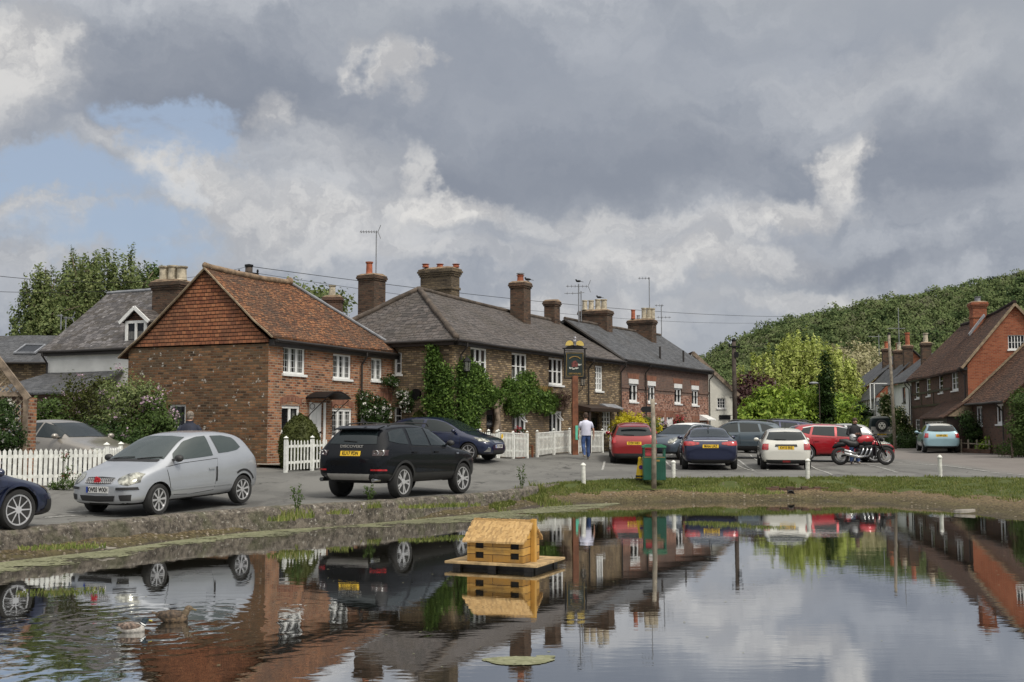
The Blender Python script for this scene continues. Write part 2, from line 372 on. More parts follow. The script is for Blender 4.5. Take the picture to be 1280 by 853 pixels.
M['lead'] = simple('grey lead', (.22, .23, .25), .5, var=.2)
M['mortar'] = simple('ridge mortar and tile', (.2, .14, .09), .9, var=.35, scale=5, bump=.3, bscale=10)
M['verge'] = simple('cream verge', (.25, .19, .125), .85, var=.3, scale=6)
M['ridge_slate'] = simple('dark ridge tile', (.075, .058, .045), .85, var=.4, scale=3, bump=.4, bscale=9)
M['pot_red'] = simple('terracotta pot', (.33, .1, .05), .8, var=.25)
M['pot_cream'] = simple('cream chimney pot', (.42, .37, .28), .85, var=.3, scale=6)
M['wood_dark'] = simple('dark brown door', (.03, .018, .013), .5)
M['wood_post'] = simple('red brown timber post', (.16, .058, .026), .6, var=.35, scale=4)
M['wood_grey'] = simple('weathered timber', (.23, .2, .155), .85, var=.3, scale=7, bump=.3, bscale=20)
M['wood_pole'] = simple('tarred pole timber', (.055, .042, .034), .85, var=.35, scale=4)
M['wood_pole2'] = simple('grey pole timber', (.2, .18, .15), .85, var=.3, scale=4)
M['trellis'] = simple('pale trellis timber', (.34, .27, .19), .8, var=.25)
M['curtain'] = simple('net curtain', (.5, .5, .47), .9, var=.2, scale=9)
M['bark'] = simple('bark', (.1, .075, .055), .9, var=.4, scale=5, bump=.5, bscale=12)
M['bark_pale'] = simple('pale twisted bark', (.2, .155, .115), .9, var=.35, scale=6, bump=.6, bscale=10)
M['gold'] = simple('gold paint', (.3, .19, .05), .45, metal=.2)
M['concrete'] = simple('pale concrete', (.24, .22, .19), .9, var=.2, scale=5, bump=.3)
M['line'] = None
def glassmat(name, col=(.02, .022, .025), alpha=.5, rough=.04):
    m, T, b = new_mat(name); b.inputs['Base Color'].default_value = rgba(col); b.inputs['Roughness'].default_value = rough
    b.inputs['Alpha'].default_value = alpha; b.inputs['Specular IOR Level'].default_value = .8
    g = T.new('ShaderNodeTexCoord').outputs['Object']; bn = T.new('ShaderNodeBump'); bn.inputs['Strength'].default_value = .06; bn.inputs['Distance'].default_value = .02
    T.put(bn.inputs['Height'], T.noise(g, 2.5, 1)); T.put(b.inputs['Normal'], bn.outputs[0]); return m
M['glass'] = glassmat('window glass')
M['lamp_glass'] = glassmat('lantern glass', (.3, .3, .28), .4)

# ---------------------------------------------------------------- pond, bank, road
# water's edge and road edge, read along the far shore from left to right
WE = [on_z(*q, 0) for q in [(-260, 760), (-150, 733), (-60, 718), (0, 708), (75, 699), (150, 690), (240, 677), (330, 667), (415, 660), (500, 654), (570, 648), (640, 641), (700, 635), (770, 631.5), (850, 630), (925, 629), (1000, 628.5), (1060, 631), (1130, 636), (1200, 645), (1280, 657), (1340, 672), (1420, 700)]]
EE = [G(*q) for q in [(-260, 712), (-150, 690), (-60, 675), (0, 666), (75, 658), (150, 651.5), (240, 643), (330, 636), (415, 631), (500, 625.5), (570, 620.5), (640, 613.5), (690, 604.5), (750, 600.5), (850, 598), (925, 597.5), (1000, 597), (1060, 596.5), (1130, 596.5), (1200, 597), (1280, 598), (1360, 600), (1460, 603)]]
def resample(P, n):
    """Catmull-Rom along control points, n samples per span"""
    out = []
    for i in range(len(P) - 1):
        p0, p1, p2, p3 = P[max(i - 1, 0)], P[i], P[i + 1], P[min(i + 2, len(P) - 1)]
        for k in range(n):
            t = k / n
            out.append(.5 * ((2 * p1) + (p2 - p0) * t + (2 * p0 - 5 * p1 + 4 * p2 - p3) * t * t + (3 * p1 - p0 - 3 * p2 + p3) * t ** 3))
    return out + [P[-1]]
NS = 14
WL, EL = resample(WE, NS), resample(EE, NS)
KERB_END = 12 * NS - 4        # kerb runs from the left up to here, grass verge beyond
rnd = random.Random(5)
def strip_mesh(name, rows, mat, attr=None, parent=None, smooth=True):
    """rows: list of equally long point lists"""
    n = len(rows[0]); vs = [tuple(p) for r in rows for p in r]
    fs = [(j * n + i, j * n + i + 1, (j + 1) * n + i + 1, (j + 1) * n + i) for j in range(len(rows) - 1) for i in range(n - 1)]
    me = bpy.data.meshes.new(name); me.from_pydata(vs, [], fs); me.materials.append(mat)
    if me.polygons[0].normal.z < 0: me.flip_normals()
    if attr:
        a = me.color_attributes.new('zone', 'FLOAT_COLOR', 'POINT'); a.data.foreach_set('color', [c for q in attr for c in q])
    me.polygons.foreach_set('use_smooth', [smooth] * len(me.polygons))
    return link(bpy.data.objects.new(name, me), parent)
def asphalt():
    m, T, b = new_mat('worn asphalt'); p = T.new('ShaderNodeNewGeometry').outputs['Position']
    s = T.new('ShaderNodeSeparateXYZ'); T.put(s.inputs[0], p)
    c = T.mix(T.step(T.noise(p, .35, 6, .65), .38, .62), (.108, .107, .101), (.155, .153, .143))
    c = T.mix(T.math('MULTIPLY', T.step(T.noise(p, 60, 3, .7), .5, .75), .45), c, (.27, .265, .25))
    c = T.mix(T.math('MULTIPLY', T.step(T.noise(T.mapping(p, (1, .25, 1), (4, 0, 0)), 1.1, 5, .7), .53, .64), .55), c, (.07, .068, .064))
    vo = T.new('ShaderNodeTexVoronoi', feature='DISTANCE_TO_EDGE'); T.put(vo.inputs['Vector'], T.vmath('ADD', p, T.vmath('MULTIPLY', T.new_noise_col(p, 1.7), (.9, .9, 0)))); vo.inputs['Scale'].default_value = .55
    ck = T.math('MULTIPLY', T.step(vo.outputs['Distance'], .014, .004), T.step(T.noise(p, .4, 3), .5, .56)); c = T.mix(T.math('MULTIPLY', ck, .7), c, (.035, .034, .032))
    # the lane along the right is a pinker, older surface
    edge = T.math('ADD', T.math('MULTIPLY', s.outputs[0], .35), T.math('MULTIPLY', s.outputs[1], .2))
    far = T.step(T.math('ADD', s.outputs[0], T.math('MULTIPLY', s.outputs[1], -.02)), 14.6, 16.2)
    c = T.mix(T.math('MULTIPLY', far, .6), c, (.19, .165, .15))
    T.put(b.inputs['Base Color'], c); b.inputs['Roughness'].default_value = .85; b.inputs['Specular IOR Level'].default_value = .3
    bn = T.new('ShaderNodeBump'); bn.inputs['Strength'].default_value = .5; bn.inputs['Distance'].default_value = .01
    T.put(bn.inputs['Height'], T.noise(p, 70, 3, .7)); T.put(b.inputs['Normal'], bn.outputs[0]); return m
def bankmat():
    m, T, b = new_mat('pond bank'); p = T.new('ShaderNodeNewGeometry').outputs['Position']
    at_ = T.new('ShaderNodeAttribute'); at_.attribute_name = 'zone'; sc = T.new('ShaderNodeSeparateColor'); T.put(sc.inputs[0], at_.outputs['Color'])
    wet, grass, dry = sc.outputs[0], sc.outputs[1], sc.outputs[2]
    n1 = T.noise(p, 3, 6, .7); n2 = T.noise(p, 18, 5, .7)
    soil = T.mix(T.step(n2, .35, .7), (.032, .027, .015), (.135, .11, .06))
    soil = T.mix(T.math('MULTIPLY', T.step(n1, .45, .62), .55), soil, (.12, .105, .05))
    soil = T.mix(dry, soil, T.mix(T.step(n2, .36, .64), (.065, .045, .027), (.29, .21, .125)))
    mud = T.mix(n2, (.035, .03, .026), (.085, .07, .055))
    c = T.mix(T.math('MULTIPLY', T.step(T.math('ADD', wet, T.math('MULTIPLY', T.math('SUBTRACT', n1, .5), .8)), .25, .75), 1), soil, mud)
    gr = T.mix(T.noise(p, 6, 5, .7), (.042, .062, .016), (.1, .115, .035))
    g = T.step(T.math('ADD', grass, T.math('MULTIPLY', T.math('SUBTRACT', n1, .5), .9)), .35, .6)
    c = T.mix(g, c, gr)
    T.put(b.inputs['Base Color'], c); b.inputs['Roughness'].default_value = .9; b.inputs['Specular IOR Level'].default_value = .2
    bn = T.new('ShaderNodeBump'); bn.inputs['Strength'].default_value = .9; bn.inputs['Distance'].default_value = .04
    T.put(bn.inputs['Height'], T.noise(p, 14, 6, .75)); T.put(b.inputs['Normal'], bn.outputs[0]); return m
M['asphalt'] = asphalt(); M['bank'] = bankmat()
def build_ground():
    g, T, b = new_mat('meadow ground'); p = T.new('ShaderNodeNewGeometry').outputs['Position']
    T.put(b.inputs['Base Color'], T.mix(T.noise(p, .2, 5), (.05, .08, .02), (.11, .12, .04))); b.inputs['Roughness'].default_value = .9
    mb = MB(); S = 2500; mb.poly(V(-S, -S, -.75), V(S, -S, -.75), V(S, S, -.75), V(-S, S, -.75))
    tag(mb.build('ground', g), kind='structure')
    # road sheet outward from the road edge
    far = []; n = len(EL)
    for i, p in enumerate(EL):
        t = i / (n - 1); a = R(158) - t * R(158 - 22); far.append(V(6 + 150 * math.cos(a), 10 + 150 * math.sin(a), 0))
    rows = []; K = 46
    for j in range(K + 1):
        s = (j / K) ** 2.6; row = []
        for i in range(n):
            q = EL[i].lerp(far[i], s); z = gz(q.x, q.y)
            if j == K: z = -.8
            row.append(V(q.x, q.y, z))
        rows.append(row)
    tag(strip_mesh('road', rows, M['asphalt']), kind='structure')
    # bank
    rows = []; attr = []
    K = 22
    for j in range(-4, K + 1):
        t = j / K; row = []
        for i in range(n):
            w, e = WL[i], EL[i]; q = w.lerp(e, t); kerb = i <= KERB_END
            jit = noise.noise(V(q.x * 1.3, q.y * 1.3, 0)); jit2 = noise.noise(V(q.x * 5, q.y * 5, 3))
            ez = gz(e.x, e.y) - (.2 * smoothstep(KERB_END + 10, KERB_END - 14, i))
            right = smoothstep(KERB_END - 10, KERB_END + 20, i)
            prof_l = ez * (t ** .8); prof_r = ez * t ** .95 + .05 * right * math.sin(math.pi * min(1, max(0, t)))
            z = (prof_l * (1 - right) + prof_r * right) if t > 0 else t * 1.2
            env = math.sin(math.pi * min(1, max(0, t)))
            z += (.05 * jit + .03 * jit2) * (env if t > 0 else .5) + (.05 * jit if 0 <= j < 3 else 0)
            if j == K: z = gz(q.x, q.y) - (.2 if kerb else -.012)
            row.append(V(q.x, q.y, z))
            wet = smoothstep(.42 - .2 * right, .02, t) * (.75 + .25 * jit - .25 * right)
            gr_l = .38 * smoothstep(.5, .95, t) * (1 - right) * (1 + .9 * jit) + .25 * (1 - right) * smoothstep(.12, .0, t)
            gr_r = right * smoothstep(.36, .52, t + .08 * jit2)
            attr.append((wet, gr_l + gr_r, .3 * (1 - right) * smoothstep(.3, .7, t) + right * smoothstep(.15, .4, t) * .7, 1))
        rows.append(row)
    tag(strip_mesh('bank', rows, M['bank'], attr), kind='structure')
    # the near shore, under and behind the camera
    rows = []
    ang = [math.pi + R(a) for a in range(0, 181, 6)]
    for s_, z in ((1, -.3), (1.05, .05), (1.3, .35), (14, .4), (40, -.85)):
        rows.append([V(2 + 16 * s_ * math.cos(a), 12 + (7.5 if s_ < 2 else 8) * s_ * math.sin(a) , z) for a in ang])
    tag(strip_mesh('near_bank', rows, M['bank'], [(.2, .8 if k > 1 else .1, .2, 1) for k in range(5) for _ in ang]), kind='structure')
build_ground()
def build_water():
    m, T, b = new_mat('pond water'); p = T.new('ShaderNodeNewGeometry').outputs['Position']
    b.inputs['Base Color'].default_value = (.012, .011, .007, 1); b.inputs['Roughness'].default_value = .012
    b.inputs['IOR'].default_value = 1.5; b.inputs['Specular IOR Level'].default_value = .5
    # small ripples: ring waves spreading from the swimming ducks, and a faint breeze over the rest
    def rings(cx, cy, k, fall):
        dv = T.vmath('SUBTRACT', p, (cx, cy, 0)); r = T.vmath('LENGTH', T.vmath('MULTIPLY', dv, (1, 1, 0)))
        ph = T.math('SINE', T.math('ADD', T.math('MULTIPLY', r, k), T.math('MULTIPLY', T.noise(p, 2.3, 3), 11)))
        return T.math('MULTIPLY', ph, T.math('POWER', 2.718, T.math('MULTIPLY', r, -1 / fall)))
    r1 = rings(DUCKS[0][0], DUCKS[0][1], 24, .8); r2 = rings(DUCKS[1][0], DUCKS[1][1], 21, .8); r3 = rings(DUCKS[0][0] - .9, DUCKS[0][1] - 1.3, 16, 1.3)
    br = T.math('MULTIPLY', T.math('SUBTRACT', T.noise(T.mapping(p, (1, 3.2, 1)), 3.2, 3, .5), .5), .1)
    br2 = T.math('MULTIPLY', T.math('SUBTRACT', T.noise(T.mapping(p, (.5, 1.2, 1), (2, 0, 0)), .9, 2, .5), .5), .4)
    h = T.math('ADD', T.math('ADD', T.math('MULTIPLY', T.math('ADD', T.math('ADD', r1, r2), r3), .3), br), br2)
    bn = T.new('ShaderNodeBump'); bn.inputs['Strength'].default_value = 1; bn.inputs['Distance'].default_value = .0042
    T.put(bn.inputs['Height'], h); T.put(b.inputs['Normal'], bn.outputs[0])
    gl = T.new('ShaderNodeBsdfGlossy'); gl.inputs['Roughness'].default_value = .012; gl.inputs[0].default_value = (.9, .91, .92, 1); T.put(gl.inputs['Normal'], bn.outputs[0]); mx = T.new('ShaderNodeMixShader'); mx.inputs[0].default_value = .62
    T.l.new(b.outputs[0], mx.inputs[1]); T.l.new(gl.outputs[0], mx.inputs[2]); T.l.new(mx.outputs[0], T.n['Material Output'].inputs[0])
    mb = MB(); mb.poly(V(-24, 1, .05), V(26, 1, .05), V(26, 34, .05), V(-24, 34, .05))
    o = mb.build('pond_water', m); tag(o, kind='structure')
DUCKS = [(on_z(165, 790, .05)), (on_z(217, 777, .05))]
build_water()
def build_kerb():
    m, T, b = new_mat('lichened kerb stone'); p = T.new('ShaderNodeNewGeometry'); pos = p.outputs['Position']
    c = T.mix(T.step(T.noise(pos, 7, 6, .8), .36, .64), (.038, .032, .026), (.185, .16, .13))
    c = T.mix(T.math('MULTIPLY', T.step(T.noise(T.mapping(pos, (1, 1, 1), (9, 2, 0)), 14, 4, .6), .6, .68), .6), c, (.45, .43, .38))
    c = T.mix(T.math('MULTIPLY', T.step(T.noise(pos, 2.2, 4), .5, .62), .4), c, (.06, .07, .025))
    T.put(b.inputs['Base Color'], c); b.inputs['Roughness'].default_value = .9
    bn = T.new('ShaderNodeBump'); bn.inputs['Strength'].default_value = 1; bn.inputs['Distance'].default_value = .03
    T.put(bn.inputs['Height'], T.noise(pos, 16, 6, .75)); T.put(b.inputs['Normal'], bn.outputs[0])
    pts = EL[:KERB_END + 8]; rows = [[], [], [], [], []]
    for i, q in enumerate(pts):
        d = (pts[min(i + 1, len(pts) - 1)] - pts[max(i - 1, 0)]); d.z = 0; d.normalize(); nrm = V(d.y, -d.x, 0)   # towards the water
        z = gz(q.x, q.y); j = noise.noise(V(q.x * 2.2, q.y * 2.2, 5)) * .03; j2 = noise.noise(V(q.x * 7, q.y * 7, 9)) * .018
        drop = smoothstep(len(pts) - 1, len(pts) - 22, i)
        z2 = z + (.035 + j2) * drop
        for r, (o_, zz) in enumerate(((-.14, z - .06), (-.12, z2), (.1 + j, z2 + j2 - .01), (.15 + j, z2 - .07), (.2 + j, z - .45))):
            rows[r].append(V(q.x, q.y, 0) + nrm * o_ + V(0, 0, zz))
    o = strip_mesh('kerb', rows, m, smooth=False); tag(o, kind='structure')
build_kerb()
def ground_line(P, w, name='parking_line', dz=.006, kind='structure', wear=True):
    L = resample([Vector(p) for p in P], 10) if len(P) > 2 else [P[0].lerp(P[1], k / 16) for k in range(17)]
    a, b_ = [], []
    for i, q in enumerate(L):
        d = L[min(i + 1, len(L) - 1)] - L[max(i - 1, 0)]; d.z = 0; d.normalize(); n = V(-d.y, d.x, 0) * w / 2
        for lst, s in ((a, 1), (b_, -1)):
            r = q + n * s; lst.append(V(r.x, r.y, gz(r.x, r.y) + dz + .006))
    return tag(strip_mesh(name, [a, b_], M['line']), kind=kind)
def linemat():
    m, T, b = new_mat('worn road paint'); p = T.new('ShaderNodeNewGeometry').outputs['Position']
    T.put(b.inputs['Base Color'], T.mix(T.step(T.noise(p, 12, 5, .7), .4, .62), (.17, .167, .157), (.5, .5, .47))); b.inputs['Roughness'].default_value = .8; return m
M['line'] = linemat()
for a, b_ in [((938, 569), (960, 588)), ((910, 567), (942, 588)), ((1009, 581), (1040, 594)), ((1080, 581), (1122, 591)), ((832, 577), (846, 588)), ((919, 580), (945, 590)), ((753, 588), (756, 577)), ((832, 571), (853, 568))]:
    pa, pb = G(*a), G(*b_); ground_line([pa, pb], .07)
ground_line([G(1112, 577.5), G(1150, 580.5), G(1200, 585), G(1236, 590)], .11, 'bay_edge_line')
for a, b_ in [((1240, 591), (1250, 592)), ((1258, 592.3), (1266, 593.2)), ((1273, 594), (1282, 595))]: ground_line([G(*a), G(*b_)], .12, 'edge_dash')
ground_line([G(56, 648), G(105, 645), G(150, 646)], .07, 'faded_line')
ground_line([G(82, 641), G(135, 638.5)], .06, 'faded_line')
ground_line([G(755, 581), G(812, 580)], .08)
def pavement():
    A = V(-7.25, 33.3, 0); d = V(.401, .916, 0).normalized(); n = V(d.y, -d.x, 0); rows = [[], [], []]
    for k in range(30):
        q = A + d * (-.6 + k * .3)
        for r, (o, dz) in enumerate(((-.3, .1), (1.15, .1), (1.17, -.05))): p = q + n * o; rows[r].append(V(p.x, p.y, gz(p.x, p.y) + dz))
    tag(strip_mesh('pavement', rows, simple('worn paving', (.27, .24, .2), .9, var=.2, scale=2, bump=.3, bscale=30), smooth=False), kind='structure')
pavement()
# ---------------------------------------------------------------- building kit
class Thing:
    """a top-level Empty whose parts are modelled in world coordinates"""
    def __init__(s, name, loc, label, cat, group=None):
        s.loc = Vector(loc); s.root = thing(name, s.loc, 0, label, cat, group)
    def part(s, mb, name, mats, parent=None, **kw):
        mb.v = [(a - s.loc.x, b - s.loc.y, c - s.loc.z) for a, b, c in mb.v]
        return mb.build(name, mats, parent or s.root, **kw)
class Face:
    """vertical wall plane through A along unit d; n points out of the house"""
    def __init__(s, A, d, n=None):
        s.A = V(A[0], A[1], 0); s.d = V(d[0], d[1], 0).normalized()
        s.n = V(s.d.y, -s.d.x, 0) if n is None else V(n[0], n[1], 0).normalized()
    def P(s, u, z, out=0): return s.A + s.d * u + s.n * out + V(0, 0, z)
    def uz(s, px, py, out=0):
        r = ray(px, py); o = V(0, 0, CAM_Z); t = (s.A + s.n * out - o).dot(s.n) / r.dot(s.n); q = o + r * t
        return (q - s.A).dot(s.d), q.z
    def box(s, x0, y0, x1, y1, out=0):
        xm, ym = (x0 + x1) / 2, (y0 + y1) / 2
        return s.uz(x0, ym, out)[0], s.uz(x1, ym, out)[0], s.uz(xm, y1, out)[1], s.uz(xm, y0, out)[1]
    def shift(s, out): f = Face((s.A + s.n * out), s.d, s.n); return f
    def quad(s, mb, u0, u1, z0, z1, out=0, zb=None):
        ps = [s.P(u0, z0, out), s.P(u1, z0, out), s.P(u1, z1, out), s.P(u0, z1, out)]
        nn = (ps[1] - ps[0]).cross(ps[3] - ps[0])
        if nn.dot(s.n) < 0: ps = ps[::-1]
        mb.poly(*ps)
    def slab(s, mb, u0, u1, z0, z1, o0, o1):
        mb.hexa(s.P(u0, z0, o0), s.d * (u1 - u0), s.n * (o1 - o0), V(0, 0, z1 - z0))
    def wall(s, mb, u0, u1, z0, z1, holes=(), reveal=.12):
        hs = [(max(u0, min(a, b)), min(u1, max(a, b)), max(z0, c), min(z1, e)) for a, b, c, e in holes]
        us = sorted({u0, u1, *[h[0] for h in hs], *[h[1] for h in hs]}); zs = sorted({z0, z1, *[h[2] for h in hs], *[h[3] for h in hs]})
        for i in range(len(us) - 1):
            for j in range(len(zs) - 1):
                cu, cz = (us[i] + us[i + 1]) / 2, (zs[j] + zs[j + 1]) / 2
                if any(h[0] < cu < h[1] and h[2] < cz < h[3] for h in hs): continue
                s.quad(mb, us[i], us[i + 1], zs[j], zs[j + 1])
        for a, b, c, e in hs:
            for p, q in (((a, c), (b, c)), ((b, c), (b, e)), ((b, e), (a, e)), ((a, e), (a, c))):
                mb.poly(s.P(*p), s.P(*q), s.P(*q, -reveal), s.P(*p, -reveal))
def window(T, F, hole, cols=2, rows=1, depth=.05, fw=.055, sill=True, head=None, mat='white', leaded=False, curtain=.5, seed=0, parent=None, vent=None, dark=False):
    a, b, c, e = hole; a, b = min(a, b), max(a, b); rd = random.Random(seed * 7 + int(abs(a) * 100))
    mb = MB(); o0, o1 = -depth - .045, -depth; ks = min(1, (b - a) / cols / .26); fw = max(.025, fw * max(.4, ks)); mw, sw_ = .03 * ks, .028 * ks * ks
    ft = fw if head is None else fw
    F.slab(mb, a, a + fw, c, e, o0, o1); F.slab(mb, b - fw, b, c, e, o0, o1)
    F.slab(mb, a + fw, b - fw, c, c + fw * 1.2, o0, o1); F.slab(mb, a + fw, b - fw, e - ft, e, o0, o1)
    w = (b - a - 2 * fw) / cols
    for i in range(1, cols): F.slab(mb, a + fw + w * i - mw, a + fw + w * i + mw, c + fw * 1.2, e - ft, o0 + .004, o1 + .006)
    h = (e - c - fw * 2.2) / rows
    for j in range(1, rows):
        zz = c + fw * 1.2 + h * j
        for i in range(cols): F.slab(mb, a + fw + w * i + mw * (i > 0), a + fw + w * (i + 1) - mw * (i < cols - 1), zz - .018 * ks, zz + .018 * ks, o0 + .006, o1 - .004)
    for i in range(cols):     # the sashes' own frames
        x0, x1 = a + fw + w * i + mw * (i > 0), a + fw + w * (i + 1) - mw * (i < cols - 1)
        if sw_ < .012: continue
        F.slab(mb, x0, x0 + sw_, c + fw * 1.2, e - ft, o0 + .01, o1 - .008); F.slab(mb, x1 - sw_, x1, c + fw * 1.2, e - ft, o0 + .01, o1 - .008)
    if leaded:
        for i in range(cols):
            for k in (1, 2):
                x = a + fw + w * (i + k / 3); F.slab(mb, x - .005, x + .005, c + fw, e - ft, o0 + .02, o0 + .027)
        nz = max(3, int((e - c) / .17))
        for k in range(1, nz):
            z = c + (e - c) * k / nz; F.slab(mb, a + fw, b - fw, z - .005, z + .005, o0 + .02, o0 + .026)
    if head:       # shallow arched head board
        n = 8; top = [F.P(a + (b - a) * k / n, e + head * math.sin(math.pi * k / n) - .002, -depth + .012) for k in range(n + 1)]
        mb.prism(top + [F.P(b, e - .09, -depth + .012), F.P(a, e - .09, -depth + .012)], F.n * -.05)
    wf = T.part(mb, 'window', M[mat], parent)
    if sill:
        s = MB(); F.slab(s, a - .05, b + .05, c - .07, c + .002, -depth - .04, .055); T.part(s, 'sill', M[mat], wf)
    g = MB(); F.quad(g, a + fw * .5, b - fw * .5, c + fw * .5, e - fw * .5, o0 + .012); T.part(g, 'pane', M['glass'], wf)
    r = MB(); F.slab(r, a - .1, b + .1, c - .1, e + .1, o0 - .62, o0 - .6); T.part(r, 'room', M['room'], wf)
    if curtain:
        k = MB(); segs = []
        if rd.random() < .6: segs = [(a + fw, a + fw + (b - a) * .16 * curtain * 2), (b - fw - (b - a) * .16 * curtain * 2, b - fw)]
        else: segs = [(a + fw, b - fw)]
        for x0, x1 in segs:
            n = max(4, int((x1 - x0) / .05)); top = e - fw; bot = c + fw if len(segs) > 1 else c + fw
            hi = top if len(segs) > 1 else c + (e - c) * rd.choice((.45, .55, .95))
            P0 = [F.P(x0 + (x1 - x0) * i / n, bot, o0 - .07 + .02 * (i % 2)) for i in range(n + 1)]; P1 = [p + V(0, 0, hi - bot) for p in P0]
            for i in range(n): k.poly(P0[i], P0[i + 1], P1[i + 1], P1[i])
        T.part(k, 'curtain', M['curtain'], wf)
    if vent is not None:      # an opened top light
        v = MB(); x0, x1 = a + fw + w * vent + .04, a + fw + w * (vent + 1) - .04; z1 = e - fw - .03; z0 = z1 - (e - c) * .3
        p0, p1 = F.P(x0, z1, .0), F.P(x1, z1, .0); q0, q1 = F.P(x0, z0, .28), F.P(x1, z0, .28)
        for s_, t_ in ((p0, p1), (q0, q1), (p0, q0), (p1, q1)): v.bar(s_, t_, .035, .03)
        T.part(v, 'open_light', M[mat], wf)
    return wf
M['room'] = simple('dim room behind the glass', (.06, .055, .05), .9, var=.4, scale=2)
def droop(x, y): return .035 * noise.noise(V(x * .45, y * .45, 7)) + .014 * noise.noise(V(x * 2.1, y * 2.1, 2))
def roof_plane(mb, e0, e1, r1, r0, nx=26, ny=14, th=.07, sag=0, sprocket=0):
    """eave e0-e1, ridge r0-r1; gently uneven, with thickness"""
    e0, e1, r1, r0 = map(Vector, (e0, e1, r1, r0)); nor = (e1 - e0).cross(r0 - e0)
    if nor.length < 1e-6: nor = (e1 - e0).cross(r1 - e0)
    flip = nor.z < 0; nor.normalize(); nor = -nor if flip else nor
    top = []
    for j in range(ny + 1):
        t = j / ny
        for i in range(nx + 1):
            s = i / nx; p = e0.lerp(e1, s).lerp(r0.lerp(r1, s), t)
            p.z += droop(p.x, p.y) - sag * math.sin(math.pi * s) * (.35 + .65 * t) - .0
            if sprocket: p.z += sprocket * (1 - smoothstep(0, .3, t))
            if j == 0: p.z += .008 * math.sin(i * 12.9)
            top.append(p)
    n = (nx + 1) * (ny + 1); vs = top + [p - V(0, 0, th) for p in top]; W = nx + 1; fs = []
    for j in range(ny):
        for i in range(nx):
            q = (j * W + i, j * W + i + 1, (j + 1) * W + i + 1, (j + 1) * W + i); q = q[::-1] if flip else q
            fs.append(q); fs.append(tuple(k + n for k in q[::-1]))
    for i in range(nx):
        for j in (0, ny):
            a, b = j * W + i, j * W + i + 1; fs.append((a, b, b + n, a + n))
    for j in range(ny):
        for i in (0, nx):
            a, b = j * W + i, (j + 1) * W + i; fs.append((a, b, b + n, a + n))
    mb.add(vs, fs)
def ridge_line(mb, a, b, r=.1, sag=0, n=18, lift=.02):
    a, b = Vector(a), Vector(b); pts = []
    for i in range(n + 1):
        s = i / n; p = a.lerp(b, s); p.z += droop(p.x, p.y) - sag * math.sin(math.pi * s) + lift; pts.append(p)
    mb.tube(pts, [r * (1 + .07 * math.sin(i * 5.1)) for i in range(n + 1)], 8)
def pot(mb, c, r, h, flare=1.12, n=14):
    mb.lathe([(r * .98, 0), (r * 1.08, .03), (r * .95, .07), (r * .86, h * .85), (r * flare * .93, h * .88), (r * flare, h * .93), (r * flare, h), (r * .8, h), (r * .78, h - .12), (.001, h - .12)], c, n)
def chimney(T, px, ytop, Y, d, a, b, zb, brick, pots=(), cap='mortar', corbel=2, parent=None, band=False):
    """stack centred on pixel column px at depth Y; a along d, b across; pots = [(offset along d, height, radius, mat)]"""
    c = at(px, ytop, Y); ztop = c.z; d = V(d[0], d[1], 0).normalized(); n = V(d.y, -d.x, 0); base = V(c.x, c.y, 0)
    mb = MB()
    def blk(a_, b_, z0, z1, m=mb): m.hexa(base - d * a_ / 2 - n * b_ / 2 + V(0, 0, z0), d * a_, n * b_, V(0, 0, z1 - z0))
    zc = ztop - .12 - .08 * corbel; blk(a, b, zb, zc)
    for k in range(corbel): blk(a + .07 * (k + 1), b + .07 * (k + 1), zc + .08 * k, zc + .08 * (k + 1))
    blk(a + .02 + .07 * corbel * .6, b + .02 + .07 * corbel * .6, zc + .08 * corbel, ztop - .05)
    if band: blk(a + .08, b + .08, zc - .55, zc - .45)
    st = T.part(mb, 'chimney', M[brick], parent, uv=True)
    f = MB(); zt = ztop - .05; A_, B_ = a + .08 * corbel * .6, b + .08 * corbel * .6
    lo = [base + d * (sx * A_ / 2) + n * (sy * B_ / 2) + V(0, 0, zt) for sx, sy in ((-1, -1), (1, -1), (1, 1), (-1, 1))]
    hi = [base + d * (sx * A_ * .36) + n * (sy * B_ * .34) + V(0, 0, zt + .1 + .02 * sx) for sx, sy in ((-1, -1), (1, -1), (1, 1), (-1, 1))]
    f.add(lo + hi, [(4, 5, 6, 7)] + [(i, (i + 1) % 4, (i + 1) % 4 + 4, i + 4) for i in range(4)]); T.part(f, 'flaunching', M['mortar'], st)
    for o, h, r, mt in pots:
        p = MB(); pot(p, base + d * o + V(0, 0, zt + .05), r, h); T.part(p, 'pot', M[mt], st, smooth=False)
    return st, base, ztop
def gutter(T, p, q, r=.05, sag=0):
    mb = MB(); p, q = Vector(p), Vector(q); pts = [p.lerp(q, i / 12) + V(0, 0, droop(*(p.lerp(q, i / 12)).xy) * .6 - sag * .35 * math.sin(math.pi * i / 12)) for i in range(13)]
    mb.tube(pts, r, 7); T.part(mb, 'gutter', M['fascia'])
def downpipe(T, F, u, z0, z1, out=.09, kink=.25):
    mb = MB(); mb.tube([F.P(u, z1, out + kink), F.P(u, z1 - .12, out + kink), F.P(u, z1 - .4, out), F.P(u, z0, out)], .035, 7)
    T.part(mb, 'downpipe', M['fascia'])
def hole(F, x0, y0, x1, y1): return F.box(x0, y0, x1, y1)

